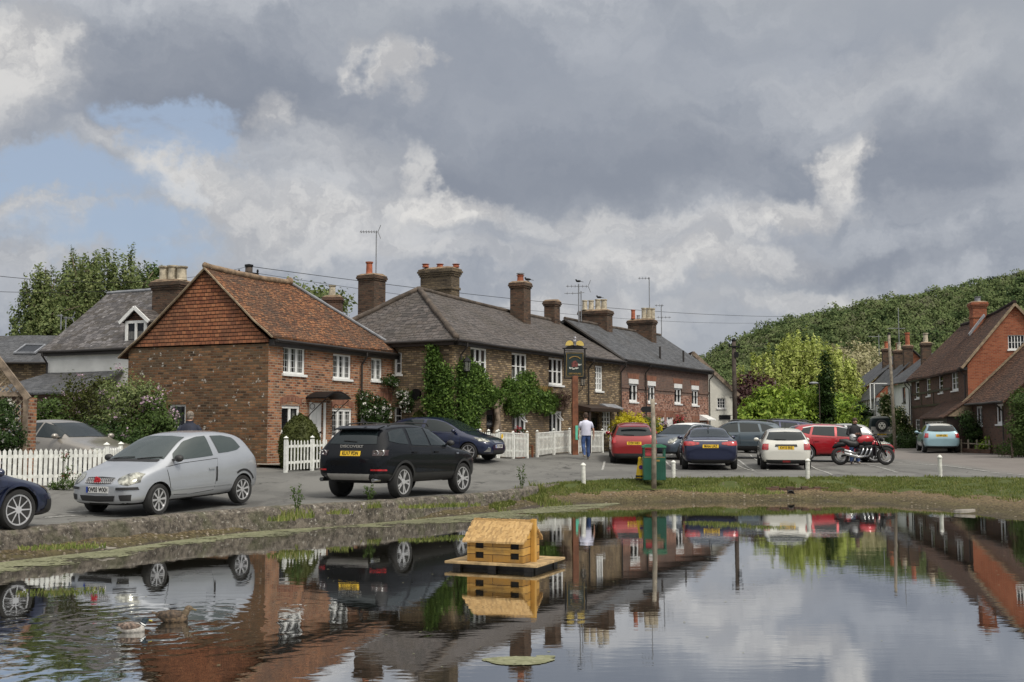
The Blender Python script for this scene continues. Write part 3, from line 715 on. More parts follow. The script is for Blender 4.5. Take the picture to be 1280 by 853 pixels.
# ================================================================ brick cottage with the tile-hung gable
def cottage():
    C = V(-7.25, 33.3, 0); d = V(.401, .916, 0).normalized(); s = V(-.916, .401, 0).normalized()
    T = Thing('cottage', (C.x, C.y, .9), 'red-brown brick cottage with an orange tile-hung gable facing the silver hatchback', 'cottage')
    F = Face(C, d); Gf = Face(C, s, (-d.x, -d.y)); L, W, RR = 7.7, 5.36, 2.34
    fr = [(354, 434.2, 381.8, 468, 3, 1), (416.3, 443.5, 439.3, 474, 3, 1), (464, 448.3, 478, 476, 2, 1)]
    lo = [(352, 507, 375, 540, 2, 1), (415, 511, 440, 547, 3, 1), (478, 512, 487, 532, 1, 1)]
    h1 = [hole(F, *q[:4]) for q in fr]; h2 = [hole(F, *q[:4]) for q in lo]
    du = hole(F, 388.5, 504, 404, 540); door = (du[0], du[1], gz(-6, 35.5), du[3])
    wb = MB(); F.wall(wb, 0, L, .5, 4.66, h1 + h2 + [door]); 
    back = Face(C + s * W, d, -F.n); back.wall(wb, 0, L, .5, 4.2)
    end = Face(C + d * L, s, d); end.wall(wb, 0, W, .5, 4.66)
    T.part(wb, 'wall', M['brick_old'], uv=True)
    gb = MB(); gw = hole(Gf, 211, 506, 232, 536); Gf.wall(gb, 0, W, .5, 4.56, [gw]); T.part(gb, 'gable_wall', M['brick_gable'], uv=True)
    # tile hanging, slightly proud of the brick
    th = MB(); g2 = Gf.shift(.05); zt = 7.0
    pts = [g2.P(-.02, 4.6), g2.P(W - .28, 4.6), g2.P(W * .82, 5.12), g2.P(RR, zt - .04), g2.P(.5, 5.08), g2.P(.05, 4.72)]
    th.prism(pts, -g2.n * .12); T.part(th, 'hung_tiles', M['tile_hung'], uv=True)
    for q, hh in zip(fr, h1): window(T, F, hh, q[4], q[5], leaded=True, seed=int(q[0]))
    window(T, F, h2[0], 2, 1, head=.12, seed=3); window(T, F, h2[1], 3, 1, head=.1, leaded=True, seed=4); window(T, F, h2[2], 1, 2, seed=5)
    window(T, Gf, gw, 1, 1, seed=6)
    # brick arches over the ground floor windows
    for hh in (h2[0], h2[1]):
        ar = MB()
        a, b, c, e = hh; a, b = min(a, b), max(a, b); n = 8
        lo_ = [F.P(a - .08 + (b - a + .16) * k / n, e + .01 + .12 * math.sin(math.pi * k / n), .012) for k in range(n + 1)]; hi_ = [p + V(0, 0, .2) for p in lo_]
        ar.prism(lo_ + hi_[::-1], F.n * -.05); T.part(ar, 'brick_arch', M['brick_lintel'], uv=True)
    for x0, x1, y0, y1 in ((453, 466, 487, 500), (470, 490, 485, 501)):
        a, b, c, e = F.box(x0, y0, x1, y1); n = 8; ar = MB()
        lo_ = [F.P(a + (b - a) * k / n, c, .012) for k in (0, n)]; hi_ = [F.P(a + (b - a) * k / n, c + (e - c) * math.sin(math.pi * (.15 + .7 * k / n)), .012) for k in range(n, -1, -1)]
        ar.prism(lo_ + hi_, F.n * -.05); T.part(ar, 'brick_arch', M['brick_lintel'], uv=True)
    # roof
    ov = .22; zf = 4.72; zb = 4.2
    def rp(h, r, z): return C + d * h + s * r + V(0, 0, z)
    rb = MB(); hL, hR = -.13, 4.35
    roof_plane(rb, rp(hL, -ov, zf), rp(L + .2, -ov, zf), rp(hR, RR, zt), rp(hL, RR, zt), 30, 16, sag=.07, sprocket=.07)
    roof_plane(rb, rp(hL, W + .3, zb), rp(L + .2, W + .3, zb), rp(hR, RR, zt), rp(hL, RR, zt), 30, 16, sag=.07, sprocket=.1)
    roof_plane(rb, rp(L + .2, -ov, zf), rp(L + .2, W + .3, zb), rp(hR, RR, zt), rp(hR, RR, zt), 14, 14, sprocket=.05)
    roof = T.part(rb, 'roof', M['tile_roof'], uv=True)
    rd = MB(); ridge_line(rd, rp(hL, RR, zt + .02), rp(hR, RR, zt + .02), .1, sag=.07); rd.sphere(rp(hR, RR, zt + .08), (.14, .14, .14)); T.part(rd, 'ridge_tiles', M['mortar'], roof, smooth=True)
    hp = MB(); ridge_line(hp, rp(L + .2, -ov, zf + .03), rp(hR, RR, zt + .02), .055, lift=.03); T.part(hp, 'hip_flashing', M['lead'], roof)
    vg = MB(); n = 16
    for r0, z0 in ((-ov, zf), (W + .3, zb)):
        pts = []
        for k in range(n + 1):
            t = k / n; p = rp(hL, r0, z0).lerp(rp(hL, RR, zt), t); p.z += droop(p.x, p.y) + (.07 if r0 < 0 else .1) * (1 - smoothstep(0, .3, t)) - .05; pts.append(p)
        vg.tube(pts, .035, 5)
    T.part(vg, 'verge', M['verge'], roof)
    fa = MB(); F.slab(fa, 0, L, 4.5, 4.68, -.02, ov - .03); T.part(fa, 'eaves_board', M['fascia'])
    gutter(T, rp(0, -ov - .06, 4.66), rp(L + .15, -ov - .06, 4.66)); downpipe(T, F, F.uz(449.5, 470)[0], .9, 4.6, kink=.2)
    # door, canopy
    a, b, c, e = door; a, b = min(a, b), max(a, b)
    db = MB(); F.slab(db, a, b, c, e, -.12, -.07); dd = T.part(db, 'door', M['white'])
    p2 = MB()
    for z0, z1 in ((.12, .45), (.5, .92)):
        for k in range(2): F.slab(p2, a + .08 + k * (b - a) * .47, a + (b - a) * .45 + k * (b - a) * .47, c + (e - c) * z0, c + (e - c) * z1, -.068, -.06)
    T.part(p2, 'door_panel', M['white'], dd)
    k = MB(); k.sphere(F.P(b - .1, c + 1, -.03), .035); T.part(k, 'door_knob', M['black'], dd)
    jm = MB(); F.slab(jm, b + .0, b + .09, c, e + .02, -.02, .04); F.slab(jm, a - .09, a, c, e + .02, -.02, .04); T.part(jm, 'door_frame', M['white'])
    cn = MB(); n = 10; u0, u1 = a - .3, b + .45
    lo_ = [F.P(u0 + (u1 - u0) * q / n, e + .12 + .2 * math.sin(math.pi * q / n), 0) for q in range(n + 1)]; hi_ = [p + V(0, 0, .05) for p in lo_]
    cn.prism(lo_ + hi_[::-1], F.n * .75)
    for u in (u0 + .05, u1 - .05):
        cn.tube([F.P(u, e + .1, .7), F.P(u, e - .1, .45), F.P(u, e - .35, .15), F.P(u, e - .5, .03)], .014, 6)
        cn.tube([F.P(u, e - .12 + .09 * math.sin(q * .7), .22 + .09 * math.cos(q * .7)) for q in range(9)], .01, 5, closed=True)
    T.part(cn, 'door_canopy', M['black'])
    return T, F, Gf
COT, COT_F, COT_G = cottage()

# ================================================================ public house with the slate hipped roof
PB, PD = V(-2.0, 38.8, 0), V(.487, .874, 0).normalized(); PS = V(-PD.y, PD.x, 0)
PF = Face(PB, PD)
def pub():
    T = Thing('public_house', (PB.x, PB.y, 1.05), 'yellow-brown brick pub with creeper, white windows and a hipped slate roof', 'pub')
    F = PF; S = Face(PB, PS, (-PD.x, -PD.y)); L, W, RR, h0 = 14.3, 6.4, 3.1, 2.4
    up = [(588, 435, 609, 470.5, 3, 2), (639.7, 442, 659, 475, 3, 2), (686, 448, 704, 481.5, 3, 2), (744, 457.6, 753.5, 489, 3, 4)]
    lo = [(590, 507, 600, 542, 1, 2), (640, 516, 658, 543, 3, 2), (686.4, 514, 702.7, 542, 3, 2), (752.5, 514, 763.6, 541, 3, 4)]
    h1 = [hole(F, *q[:4]) for q in up]; h2 = [hole(F, *q[:4]) for q in lo]
    d1 = hole(F, 608, 512, 619, 540); d1 = (d1[0], d1[1], 1.05, d1[3]); d2 = hole(F, 738, 517, 749, 540); d2 = (d2[0], d2[1], 1.05, d2[3])
    s1 = S.box(502, 441, 492.5, 468); s2 = S.box(502, 509, 492.5, 531); s1 = (min(s1[:2]), max(s1[:2]), *s1[2:]); s2 = (min(s2[:2]), max(s2[:2]), *s2[2:])
    ua = F.uz(706, 470)[0]
    wb = MB(); F.wall(wb, 0, L, .5, 5.08, h1 + h2 + [d1, d2]); T.part(wb, 'front_wall', M['brick_yellow'], uv=True)
    wb = MB(); S.wall(wb, 0, W, .5, 5.08, [s1, s2]); Face(PB + PS * W, PD, -F.n).wall(wb, 0, L, .5, 5.08); Face(PB + PD * L, PS, PD).wall(wb, 0, W, .5, 5.08)
    T.part(wb, 'side_wall', M['brick_yellow'], uv=True)
    bay = MB(); F.slab(bay, ua, L, .5, 5.06, -.05, .06)
    for i, (q, hh) in enumerate(zip(up, h1)): window(T, F, hh, q[4], q[5], seed=i + 20, fw=.07)
    window(T, F, h2[0], 1, 2, seed=30, fw=.09); window(T, F, h2[1], 3, 1, seed=31, head=.1, vent=1, fw=.07); window(T, F, h2[2], 3, 1, seed=32, head=.1, vent=1, fw=.07); window(T, F, h2[3], 3, 4, seed=33, fw=.07)
    window(T, S, s1, 1, 2, seed=34); window(T, S, s2, 1, 2, seed=35, fw=.03)
    z0 = 5.12; ov = .25
    def rp(h, r, z): return PB + PD * h + PS * r + V(0, 0, z)
    rb = MB(); zr0, zr1 = 7.32, 7.05
    roof_plane(rb, rp(-ov, -ov, z0), rp(L, -ov, z0), rp(L, RR, zr1), rp(h0, RR, zr0), 40, 16, sag=.06)
    roof_plane(rb, rp(-ov, W + ov, z0), rp(L, W + ov, z0), rp(L, RR, zr1), rp(h0, RR, zr0), 30, 12)
    roof_plane(rb, rp(-ov, -ov, z0), rp(-ov, W + ov, z0), rp(h0, RR, zr0), rp(h0, RR, zr0), 20, 16)
    roof = T.part(rb, 'roof', M['slate'], uv=True)
    rd = MB(); ridge_line(rd, rp(h0, RR, zr0), rp(L, RR, zr1), .09, sag=.06); ridge_line(rd, rp(-ov, -ov, z0), rp(h0, RR, zr0), .11); ridge_line(rd, rp(-ov, W + ov, z0), rp(h0, RR, zr0), .11)
    T.part(rd, 'ridge_tiles', M['ridge_slate'], roof, smooth=True)
    fa = MB(); F.slab(fa, -.1, L, 4.92, 5.08, -.02, ov - .02); S.slab(fa, -.1, W, 4.92, 5.08, -.02, ov - .02); T.part(fa, 'eaves_board', M['fascia'])
    gutter(T, rp(-ov, -ov - .06, 5.06), rp(L, -ov - .06, 5.06), sag=.06); gutter(T, rp(-ov - .06, -ov, 5.06), rp(-ov - .06, W, 5.06))
    for px in (573.5, 733.5): downpipe(T, F, F.uz(px, 500)[0], 1.1 if px < 600 else 1.1, 5.0)
    downpipe(T, F, L - .12, 1.1, 5.0)
    # doors
    for dr, m in ((d1, 'wood_dark'), (d2, 'wood_dark')):
        a, b, c, e = dr; a, b = min(a, b), max(a, b); m_ = MB(); F.slab(m_, a, b, c, e, -.12, -.08); dd = T.part(m_, 'door', M[m])
        pn = MB(); F.slab(pn, a + .1, b - .1, c + 1.0, e - .2, -.079, -.074); T.part(pn, 'door_pane', M['glass'], dd)
        kn = MB(); kn.sphere(F.P(b - .1, c + 1, -.05), .03); T.part(kn, 'door_knob', M['gold'], dd)
    a, b, c, e = F.box(714, 511, 752, 515); cn = MB(); cn.prism([F.P(a, c, 0), F.P(a, c, .9), F.P(a, e, .9), F.P(a, e + .18, 0)], F.d * (b - a))
    for u in (a + .08, b - .08): cn.bar(F.P(u, c, .82), F.P(u, 1.0, .82), .09)
    T.part(cn, 'porch', M['wood_dark'])
    a, b, c, e = F.box(749.5, 508.5, 766.5, 512); hd = MB(); hd.prism([F.P(a, c, 0), F.P(a, c, .5), F.P(a, c + .06, .5), F.P(a, e + .12, .1), F.P(a, e + .12, 0)], F.d * (b - a)); T.part(hd, 'window_hood', M['lead'])
    vt = MB(); u, z = S.uz(521, 493); pts = [S.P(u + .2 * math.cos(k * math.pi / 6), z + .2 * math.sin(k * math.pi / 6), 0) for k in range(12)]; vt.prism(pts, S.n * .09); T.part(vt, 'round_vent', M['black'])
    # gilt lettering over the creeper
    a, b, c, e = F.box(663, 483, 698, 492, .1)
    Mx = Matrix((( F.d.x, 0, F.n.x, 0), (F.d.y, 0, F.n.y, 0), (0, 1, 0, 0), (0, 0, 0, 1)))
    Mx.translation = F.P((a + b) / 2, (c + e) / 2, .07) - T.loc
    text('GREYHOUND INN', .36, M['gold'], T.root, Mx, 'gilt_lettering', sx=.52)
    # chimneys
    chimney(T, 550, 336, 45.6, PD, .62, 1.5, 6.4, 'brick_chim_y', [(0, .1, .12, 'pot_red')], corbel=3, parent=roof, band=True)
    st = MB()
    for dx in (-18, 0, 20):
        c_ = at(550 + dx, 334, 45.6) ; pot(st, c_ + V(0, 0, -.02), .13, .14, 1.25)
    T.part(st, 'chimney_pots', M['pot_red'], roof)
    chimney(T, 465, 344, 48.5, PD, .85, .85, 5.6, 'brick_chimney', [(-.2, .55, .15, 'pot_red')], corbel=2, parent=roof)
    chimney(T, 650.5, 353, 48.2, PD, .62, .68, 6.3, 'brick_chimney', [(0, .3, .15, 'pot_red')], corbel=2, parent=roof)
    chimney(T, 690, 376, 52.2, PD, .55, .55, 6.3, 'brick_chimney', [], corbel=2, parent=roof)
    cw = MB(); c_ = at(650.5, 343, 48.2); cw.lathe([(.03, -.05), (.17, 0), (.17, .04), (.02, .08)], c_, 12); T.part(cw, 'pot_cowl', M['lead'], roof)
    return T
PUB = pub()

# ================================================================ red brick terrace
def terrace():
    A = PB + PD * 14.3; L = 12.1; F = Face(A, PD); T = Thing('terrace', (A.x, A.y, 1.0), 'red brick terrace with small white windows beyond the pub under a slate roof', 'terrace')
    up = [(786.4, 480, 797.2, 502.5), (809.8, 482.5, 819, 503.5), (843, 485.5, 852, 505), (864.6, 487.5, 873, 507)]
    lo = [(845.2, 526, 852.5, 545), (866, 528, 874.5, 546)]; drs = [(822.3, 522, 829.6, 552), (833.5, 522, 841, 552), (876, 528, 882.6, 550)]
    h1 = [hole(F, *q) for q in up]; h2 = [hole(F, *q) for q in lo]; h3 = [hole(F, *q) for q in drs]; h3 = [(a, b, 1.0, e) for a, b, c, e in h3]
    zs = F.uz(820, 492)[1]
    wb = MB(); F.wall(wb, 0, L, .5, 3.75, h1 + h2 + h3); T.part(wb, 'lower_wall', M['brick_terrace'], uv=True)
    hh = [(a, b, max(c, 3.75), e) for a, b, c, e in h1]
    wb = MB(); F.wall(wb, 0, L, 3.75, 5.12, [q for q in hh if q[3] > q[2]]); T.part(wb, 'upper_wall', M['brick_grey'], uv=True)
    wb = MB(); W, RR = 6.0, 2.8
    Face(A, PS, -PD).wall(wb, 0, W, 4, 5.1); E = Face(A + PD * L, PS, PD); E.wall(wb, 0, W, .5, 5.12); wb.prism([E.P(0, 5.12), E.P(W, 5.12), E.P(RR, 7.15)], -E.n * .2); Face(A + PS * W, PD, -F.n).wall(wb, 0, L, .5, 5.1)
    T.part(wb, 'side_wall', M['brick_grey'], uv=True)
    us = sorted([min(q[0], q[1]) for q in h1] + [max(q[0], q[1]) for q in h1]); cuts = [0] + us + [L]
    for i in range(0, len(cuts), 2): bd = MB(); F.slab(bd, cuts[i], cuts[i + 1], 3.9, 4.02, -.02, .035); T.part(bd, 'string_course', M['brick_grey'], uv=True)
    li = MB(); lw = MB()
    for a, b, c, e in h1:
        a, b = min(a, b), max(a, b); li = MB(); lw = MB(); F.slab(lw, a - .04, b + .04, e, e + .22, -.03, .025); li.prism([F.P(a - .1, e + .23, .012), F.P(b + .1, e + .23, .012), F.P(b + .22, e + .5, .012), F.P(a - .22, e + .5, .012)], -F.n * .05); T.part(li, 'brick_lintel', M['brick_lintel'], uv=True); T.part(lw, 'white_lintel', M['white'])
    for a, b, c, e in h2 + h3:
        a, b = min(a, b), max(a, b); li = MB(); li.prism([F.P(a - .06, e + .0, .012), F.P(b + .06, e + .0, .012), F.P(b + .18, e + .33, .012), F.P(a - .18, e + .33, .012)], -F.n * .05); T.part(li, 'brick_lintel', M['brick_lintel'], uv=True)
    for i, q in enumerate(h1): window(T, F, q, 2, 1, seed=i + 50, fw=.08)
    for i, q in enumerate(h2): window(T, F, q, 2, 2, seed=i + 60, fw=.07)
    for a, b, c, e in h3:
        a, b = min(a, b), max(a, b); m_ = MB(); F.slab(m_, a, b, c, e, -.1, -.05); F.slab(m_, a, a + .07, c, e, -.05, .02); F.slab(m_, b - .07, b, c, e, -.05, .02); dd = T.part(m_, 'door', M['white'])
        kn = MB(); F.slab(kn, a + .3, b - .3, c + .95, c + 1.03, -.049, -.03); F.slab(kn, (a + b) / 2 - .05, (a + b) / 2 + .05, c + 1.5, c + 1.65, -.049, -.03); T.part(kn, 'door_knocker', M['black'], dd)
    a, b, c, e = h3[2]; hd = MB(); hd.prism([F.P(min(a, b) - .2, e + .1, 0), F.P(min(a, b) - .2, e + .1, .5), F.P(min(a, b) - .2, e + .16, .5), F.P(min(a, b) - .2, e + .4, 0)], F.d * (abs(b - a) + .4)); T.part(hd, 'door_hood', M['white'])
    def rp(h, r, z): return A + PD * h + PS * r + V(0, 0, z)
    rb = MB(); z0 = 5.2; zr = 7.2
    roof_plane(rb, rp(-.05, -.25, z0), rp(L + .1, -.25, z0 + .05), rp(L + .1, RR, zr + .08), rp(-.05, RR, zr), 34, 14, sag=.04, th=.16)
    roof_plane(rb, rp(-.05, W + .25, z0), rp(L + .1, W + .25, z0), rp(L + .1, RR, zr + .08), rp(-.05, RR, zr), 24, 10, sag=.04, th=.16)
    roof = T.part(rb, 'roof', M['slate_dark'], uv=True)
    rd = MB(); ridge_line(rd, rp(-.05, RR, zr), rp(L, RR, zr + .08), .08, sag=.04); T.part(rd, 'ridge_tiles', M['ridge_slate'], roof)
    vg = MB(); vg.tube([rp(-.07, -.25, z0 - .05), rp(-.07, RR, zr - .05)], .07, 6); T.part(vg, 'verge', M['fascia'], roof); vg = MB(); vg.tube([rp(L + .1, -.25, z0), rp(L + .1, RR, zr)], .05, 6); T.part(vg, 'verge', M['fascia'], roof)
    fa = MB(); F.slab(fa, 0, L, 5.0, 5.14, -.02, .22); T.part(fa, 'eaves_board', M['fascia']); gutter(T, rp(0, -.32, 5.14), rp(L, -.32, 5.16))
    for px in (805.5, ): downpipe(T, F, F.uz(px, 500)[0], 1, 5.1)
    downpipe(T, F, L - .1, 1, 5.1)
    for px in (831, 860):
        vp = MB(); u, _ = F.uz(px, 460); b_ = rp(u, .25, 5.45); vp.tube([b_, b_ + V(0, 0, .7)], .05, 7); T.part(vp, 'vent_pipe', M['fascia'])
    chimney(T, 744.5, 388.5, 56.2, PD, .68, 1.55, 6.2, 'brick_chimney', [], corbel=2, parent=roof)
    chimney(T, 802.5, 400, 60.2, PD, .62, 1.4, 6.2, 'brick_chimney', [], corbel=2, parent=roof)
    for px, py, h, r, mt in ((731, 388, .5, .14, 'pot_cream'), (739, 388, .5, .14, 'pot_cream'), (747.5, 388, .55, .15, 'pot_cream'), (755, 388, .55, .16, 'pot_cream')):
        p = MB(); pot(p, at(px, py, 56.2), r, h, 1.05); T.part(p, 'pot', M[mt], roof)
    for px, py, h, r, mt in ((791.5, 399, .5, .12, 'pot_red'), (798, 399, .2, .1, 'lead'), (805, 399, .6, .14, 'pot_cream'), (811, 399, .6, .14, 'pot_cream'), (816, 399, .58, .13, 'pot_cream')):
        p = MB(); pot(p, at(px, py, 60.2), r, h, 1.05); T.part(p, 'pot', M[mt], roof)
    return T, F
TER, TF = terrace()

def white_house():
    Y = 63.6; T = Thing('white_house', (11, Y, 1.0), 'white gabled house at the far end of the brick terrace', 'house')
    F = Face((8.9, Y), (1, 0)); L = 3.66; ax = 1.35
    w = hole(F, 896.5, 498, 906.5, 510.5); wb = MB(); F.wall(wb, 0, L, .5, 4.05, [w]); wb.prism([F.P(0, 4.05), F.P(L, 4.05), F.P(ax, 6.25), F.P(0, 5.0)], -F.n * -.0 + V(0, .2, 0))
    Face((12.56, Y), (0, 1), (1, 0)).wall(wb, 0, 8, .5, 4.05); T.part(wb, 'wall', M['render_cream'])
    window(T, F, w, 3, 3, seed=70, fw=.06, curtain=0)
    rb = MB(); roof_plane(rb, V(12.85, Y - .15, 3.95), V(12.85, Y + 8, 3.95), V(10.25, Y + 8, 6.4), V(10.25, Y - .15, 6.4), 10, 8, th=.12); roof_plane(rb, V(7.5, Y + .5, 4.0), V(7.5, Y + 8, 4.0), V(10.25, Y + 8, 6.4), V(10.25, Y + .5, 6.4), 10, 8, th=.12)
    T.part(rb, 'roof', M['tile_brown'], uv=True)
    vg = MB(); vg.bar(V(12.85, Y - .18, 3.9), V(10.25, Y - .18, 6.34), .06, .2); T.part(vg, 'bargeboard', M['bark_pale'])
    a, b, c, e = F.box(899, 519, 913, 524.5); sg = MB(); F.slab(sg, a, b, c, e, 0, .05); so = T.part(sg, 'name_board', M['black'])
    dp = MB(); dp.tube([F.P(.12 + 1.95, 5, .08), F.P(.12 + 1.95, 1, .08)], .035, 6); T.part(dp, 'downpipe', M['fascia'])
    chm = at(893, 413, 70)
    ps = MB(); c_ = at(894.5, 468, 70); ps.tube([c_ + V(0, 0, -1.5), c_], .13, 8); T.part(ps, 'flue', M['lead'])
white_house()

# ================================================================ left-hand houses
def left_houses():
    A = V(-13.9, 41, 0); s = V(-.916, .401, 0); bk = V(.401, .916, 0); F = Face(A, s, (-bk.x, -bk.y)); gr = 1.05
    T = Thing('white_cottage', (A.x, A.y, gr), 'white rendered cottage with mottled slate roof and small dormer behind the lilacs', 'cottage')
    wb = MB(); F.wall(wb, -1.4, 4.2, .6, 4.92, []); E = Face(A + s * 4.2, bk, s); E.wall(wb, 0, 6, .6, 4.92); wb.prism([E.P(0, 4.92), E.P(6, 4.92), E.P(3.1, 7.4)], -E.n * .2); T.part(wb, 'wall', M['render_white'])
    def rp(t, r, z): return A + s * t + bk * r + V(0, 0, z)
    rb = MB(); roof_plane(rb, rp(-1.5, -.25, 4.98), rp(4.35, -.25, 4.98), rp(4.35, 3.2, 7.53), rp(-1.5, 3.2, 7.6), 22, 14); roof_plane(rb, rp(-1.5, 6.3, 4.98), rp(4.35, 6.3, 4.98), rp(4.35, 3.2, 7.53), rp(-1.5, 3.2, 7.6), 12, 8)
    roof = T.part(rb, 'roof', M['slate_pale'], uv=True)
    rd = MB(); ridge_line(rd, rp(-1.5, 3.2, 7.6), rp(4.35, 3.2, 7.53), .07); T.part(rd, 'ridge_tiles', M['lead'], roof)
    fa = MB(); F.slab(fa, -1.4, 4.3, 4.78, 4.94, 0, .22); T.part(fa, 'eaves_board', M['fascia']); gutter(T, rp(-1.4, -.32, 4.93), rp(4.3, -.32, 4.93)); downpipe(T, F, 4.1, 1, 4.9)
    lt = MB(); roof_plane(lt, rp(.4, -2.3, 3.3), rp(5.0, -2.3, 3.3), rp(4.1, -.02, 4.15), rp(.4, -.02, 4.15), 16, 8); T.part(lt, 'lean_to_roof', M['slate_dark'], uv=True)
    lw = MB(); F2 = F.shift(2.1); F2.wall(lw, .5, 4.85, .6, 3.3, [(1.2, 2.0, 1.9, 2.9), (3.2, 4.0, 1.9, 2.9)]); Face(A + s * 4.85 - bk * 2.1, bk, s).wall(lw, 0, 2.1, .6, 3.35); T.part(lw, 'lean_to_wall', M['brick_dark'], uv=True)
    window(T, F2, (1.2, 2.0, 1.9, 2.9), 2, 2, seed=81); window(T, F2, (3.2, 4.0, 1.9, 2.9), 2, 2, seed=82)
    # dormer
    D = F.shift(-.12); a, b, c, e = D.box(183.5, 401, 157, 430); a, b = min(a, b), max(a, b)
    window(T, D, (a, b, c, e), 2, 1, depth=-.03, seed=83, sill=True, fw=.1, parent=None)
    ck = MB(); D.slab(ck, a - .02, a + .04, c - .3, e, -2.0, -.03); D.slab(ck, b - .04, b + .02, c - .3, e, -2.0, -.03); D.slab(ck, a, b, c - .3, c - .02, -.5, -.02); T.part(ck, 'dormer_cheek', M['fascia'])
    mid = (a + b) / 2; zt = D.uz(169, 386)[1]; dr = MB()
    roof_plane(dr, D.P(a - .16, e - .02, .12), D.P(a - .16, e - .02, -2.6), D.P(mid, zt, -2.6), D.P(mid, zt, .12), 6, 4); roof_plane(dr, D.P(b + .16, e - .02, .12), D.P(b + .16, e - .02, -2.6), D.P(mid, zt, -2.6), D.P(mid, zt, .12), 6, 4); T.part(dr, 'dormer_roof', M['slate'], uv=True)
    gp = MB(); gp.prism([D.P(a, e, 0), D.P(b, e, 0), D.P(mid, zt - .08, 0)], -D.n * .1); T.part(gp, 'dormer_gable', M['tile_brown'], uv=True)
    bb = MB(); bb.bar(D.P(a - .2, e - .08, .13), D.P(mid, zt + .02, .13), .05, .13); bb.bar(D.P(b + .2, e - .08, .13), D.P(mid, zt + .02, .13), .05, .13); T.part(bb, 'dormer_bargeboard', M['white'])
    # stack with three cream pots
    chimney(T, 216, 352, 42.2, s, 1.25, .8, 5.6, 'brick_chimney', [(-.42, .55, .2, 'pot_cream'), (.0, .6, .2, 'pot_cream'), (.42, .6, .2, 'pot_cream')], corbel=3, parent=roof)
    # house further left with roof lights
    T2 = Thing('slate_house', (-20, 47, 1.1), 'brick house with low slate roofs and roof lights at the left edge', 'house')
    F = Face((-25.5, 46.2), (1, .02)); wb = MB(); F.wall(wb, 0, 8.4, .6, 4.7, []); F.wall(wb, 0, 8.4, 4.7, 4.72); Face((-17.1, 46.4), (0, 1), (1, 0)).wall(wb, 0, 5, .6, 4.8); T2.part(wb, 'wall', M['brick_yellow'], uv=True)
    rb = MB(); roof_plane(rb, V(-26, 45.9, 4.74), V(-16.9, 46, 4.74), V(-17.4, 49.4, 6.15), V(-26, 49.4, 6.1), 24, 10); roof_plane(rb, V(-20.6, 48.3, 5.5), V(-15.5, 48.3, 5.5), V(-16.2, 51, 6.75), V(-19.9, 51, 6.75), 12, 6); T2.part(rb, 'roof', M['slate_dark'], uv=True)
    gutter(T2, V(-26, 45.85, 4.72), V(-16.9, 45.95, 4.72))
    for x0, r in ((-20.9, .25), (-18.25, .3)):
        sl = MB(); n = V(0, -1.35, 3.4).normalized(); u = V(0, 3.4, 1.35).normalized(); c = V(x0, 46.6 + r, 5.05 + r * .4) + n * .06; c.z = 4.74 + (c.y - 46) / 3.4 * 1.38 + .07
        for p, q in ((0, 0), (.85, 0)): sl.hexa(c + V(p, 0, 0), V(.07, 0, 0), u * 1.2, n * .07)
        sl.hexa(c + V(.07, 0, 0), V(.78, 0, 0), u * .07, n * .07); sl.hexa(c + V(.07, 0, 0) + u * 1.13, V(.78, 0, 0), u * .07, n * .07); f_ = T2.part(sl, 'roof_light', M['lead'])
        g = MB(); g.poly(c + V(.05, 0, 0) + n * .04, c + V(.87, 0, 0) + n * .04, c + V(.87, 0, 0) + n * .04 + u * 1.15, c + V(.05, 0, 0) + n * .04 + u * 1.15); T2.part(g, 'pane', M['carglass'] if 'carglass' in M else M['glass'], f_)
    # small stack seen over the tiled cottage roof
    T3 = Thing('rear_house', (-8.3, 52, 1.2), 'house mostly hidden behind the tiled cottage with only its chimney in view', 'house')
    wb = MB(); wb.box((-9.4, 55, 3), (4.0, 5, 4)); T3.part(wb, 'wall', M['brick_dark'], uv=True); rb = MB(); roof_plane(rb, V(-11.6, 52.3, 5), V(-7.2, 52.3, 5), V(-7.2, 55, 6.6), V(-11.6, 55, 6.6), 8, 5); roof_plane(rb, V(-11.6, 57.7, 5), V(-7.2, 57.7, 5), V(-7.2, 55, 6.6), V(-11.6, 55, 6.6), 8, 5); T3.part(rb, 'roof', M['slate_dark'], uv=True)
    chimney(T3, 416.5, 371, 53.5, (1, 0), .85, .6, 5.5, 'brick_dark', [(-.05, .55, .17, 'pot_cream')], corbel=2)
left_houses()

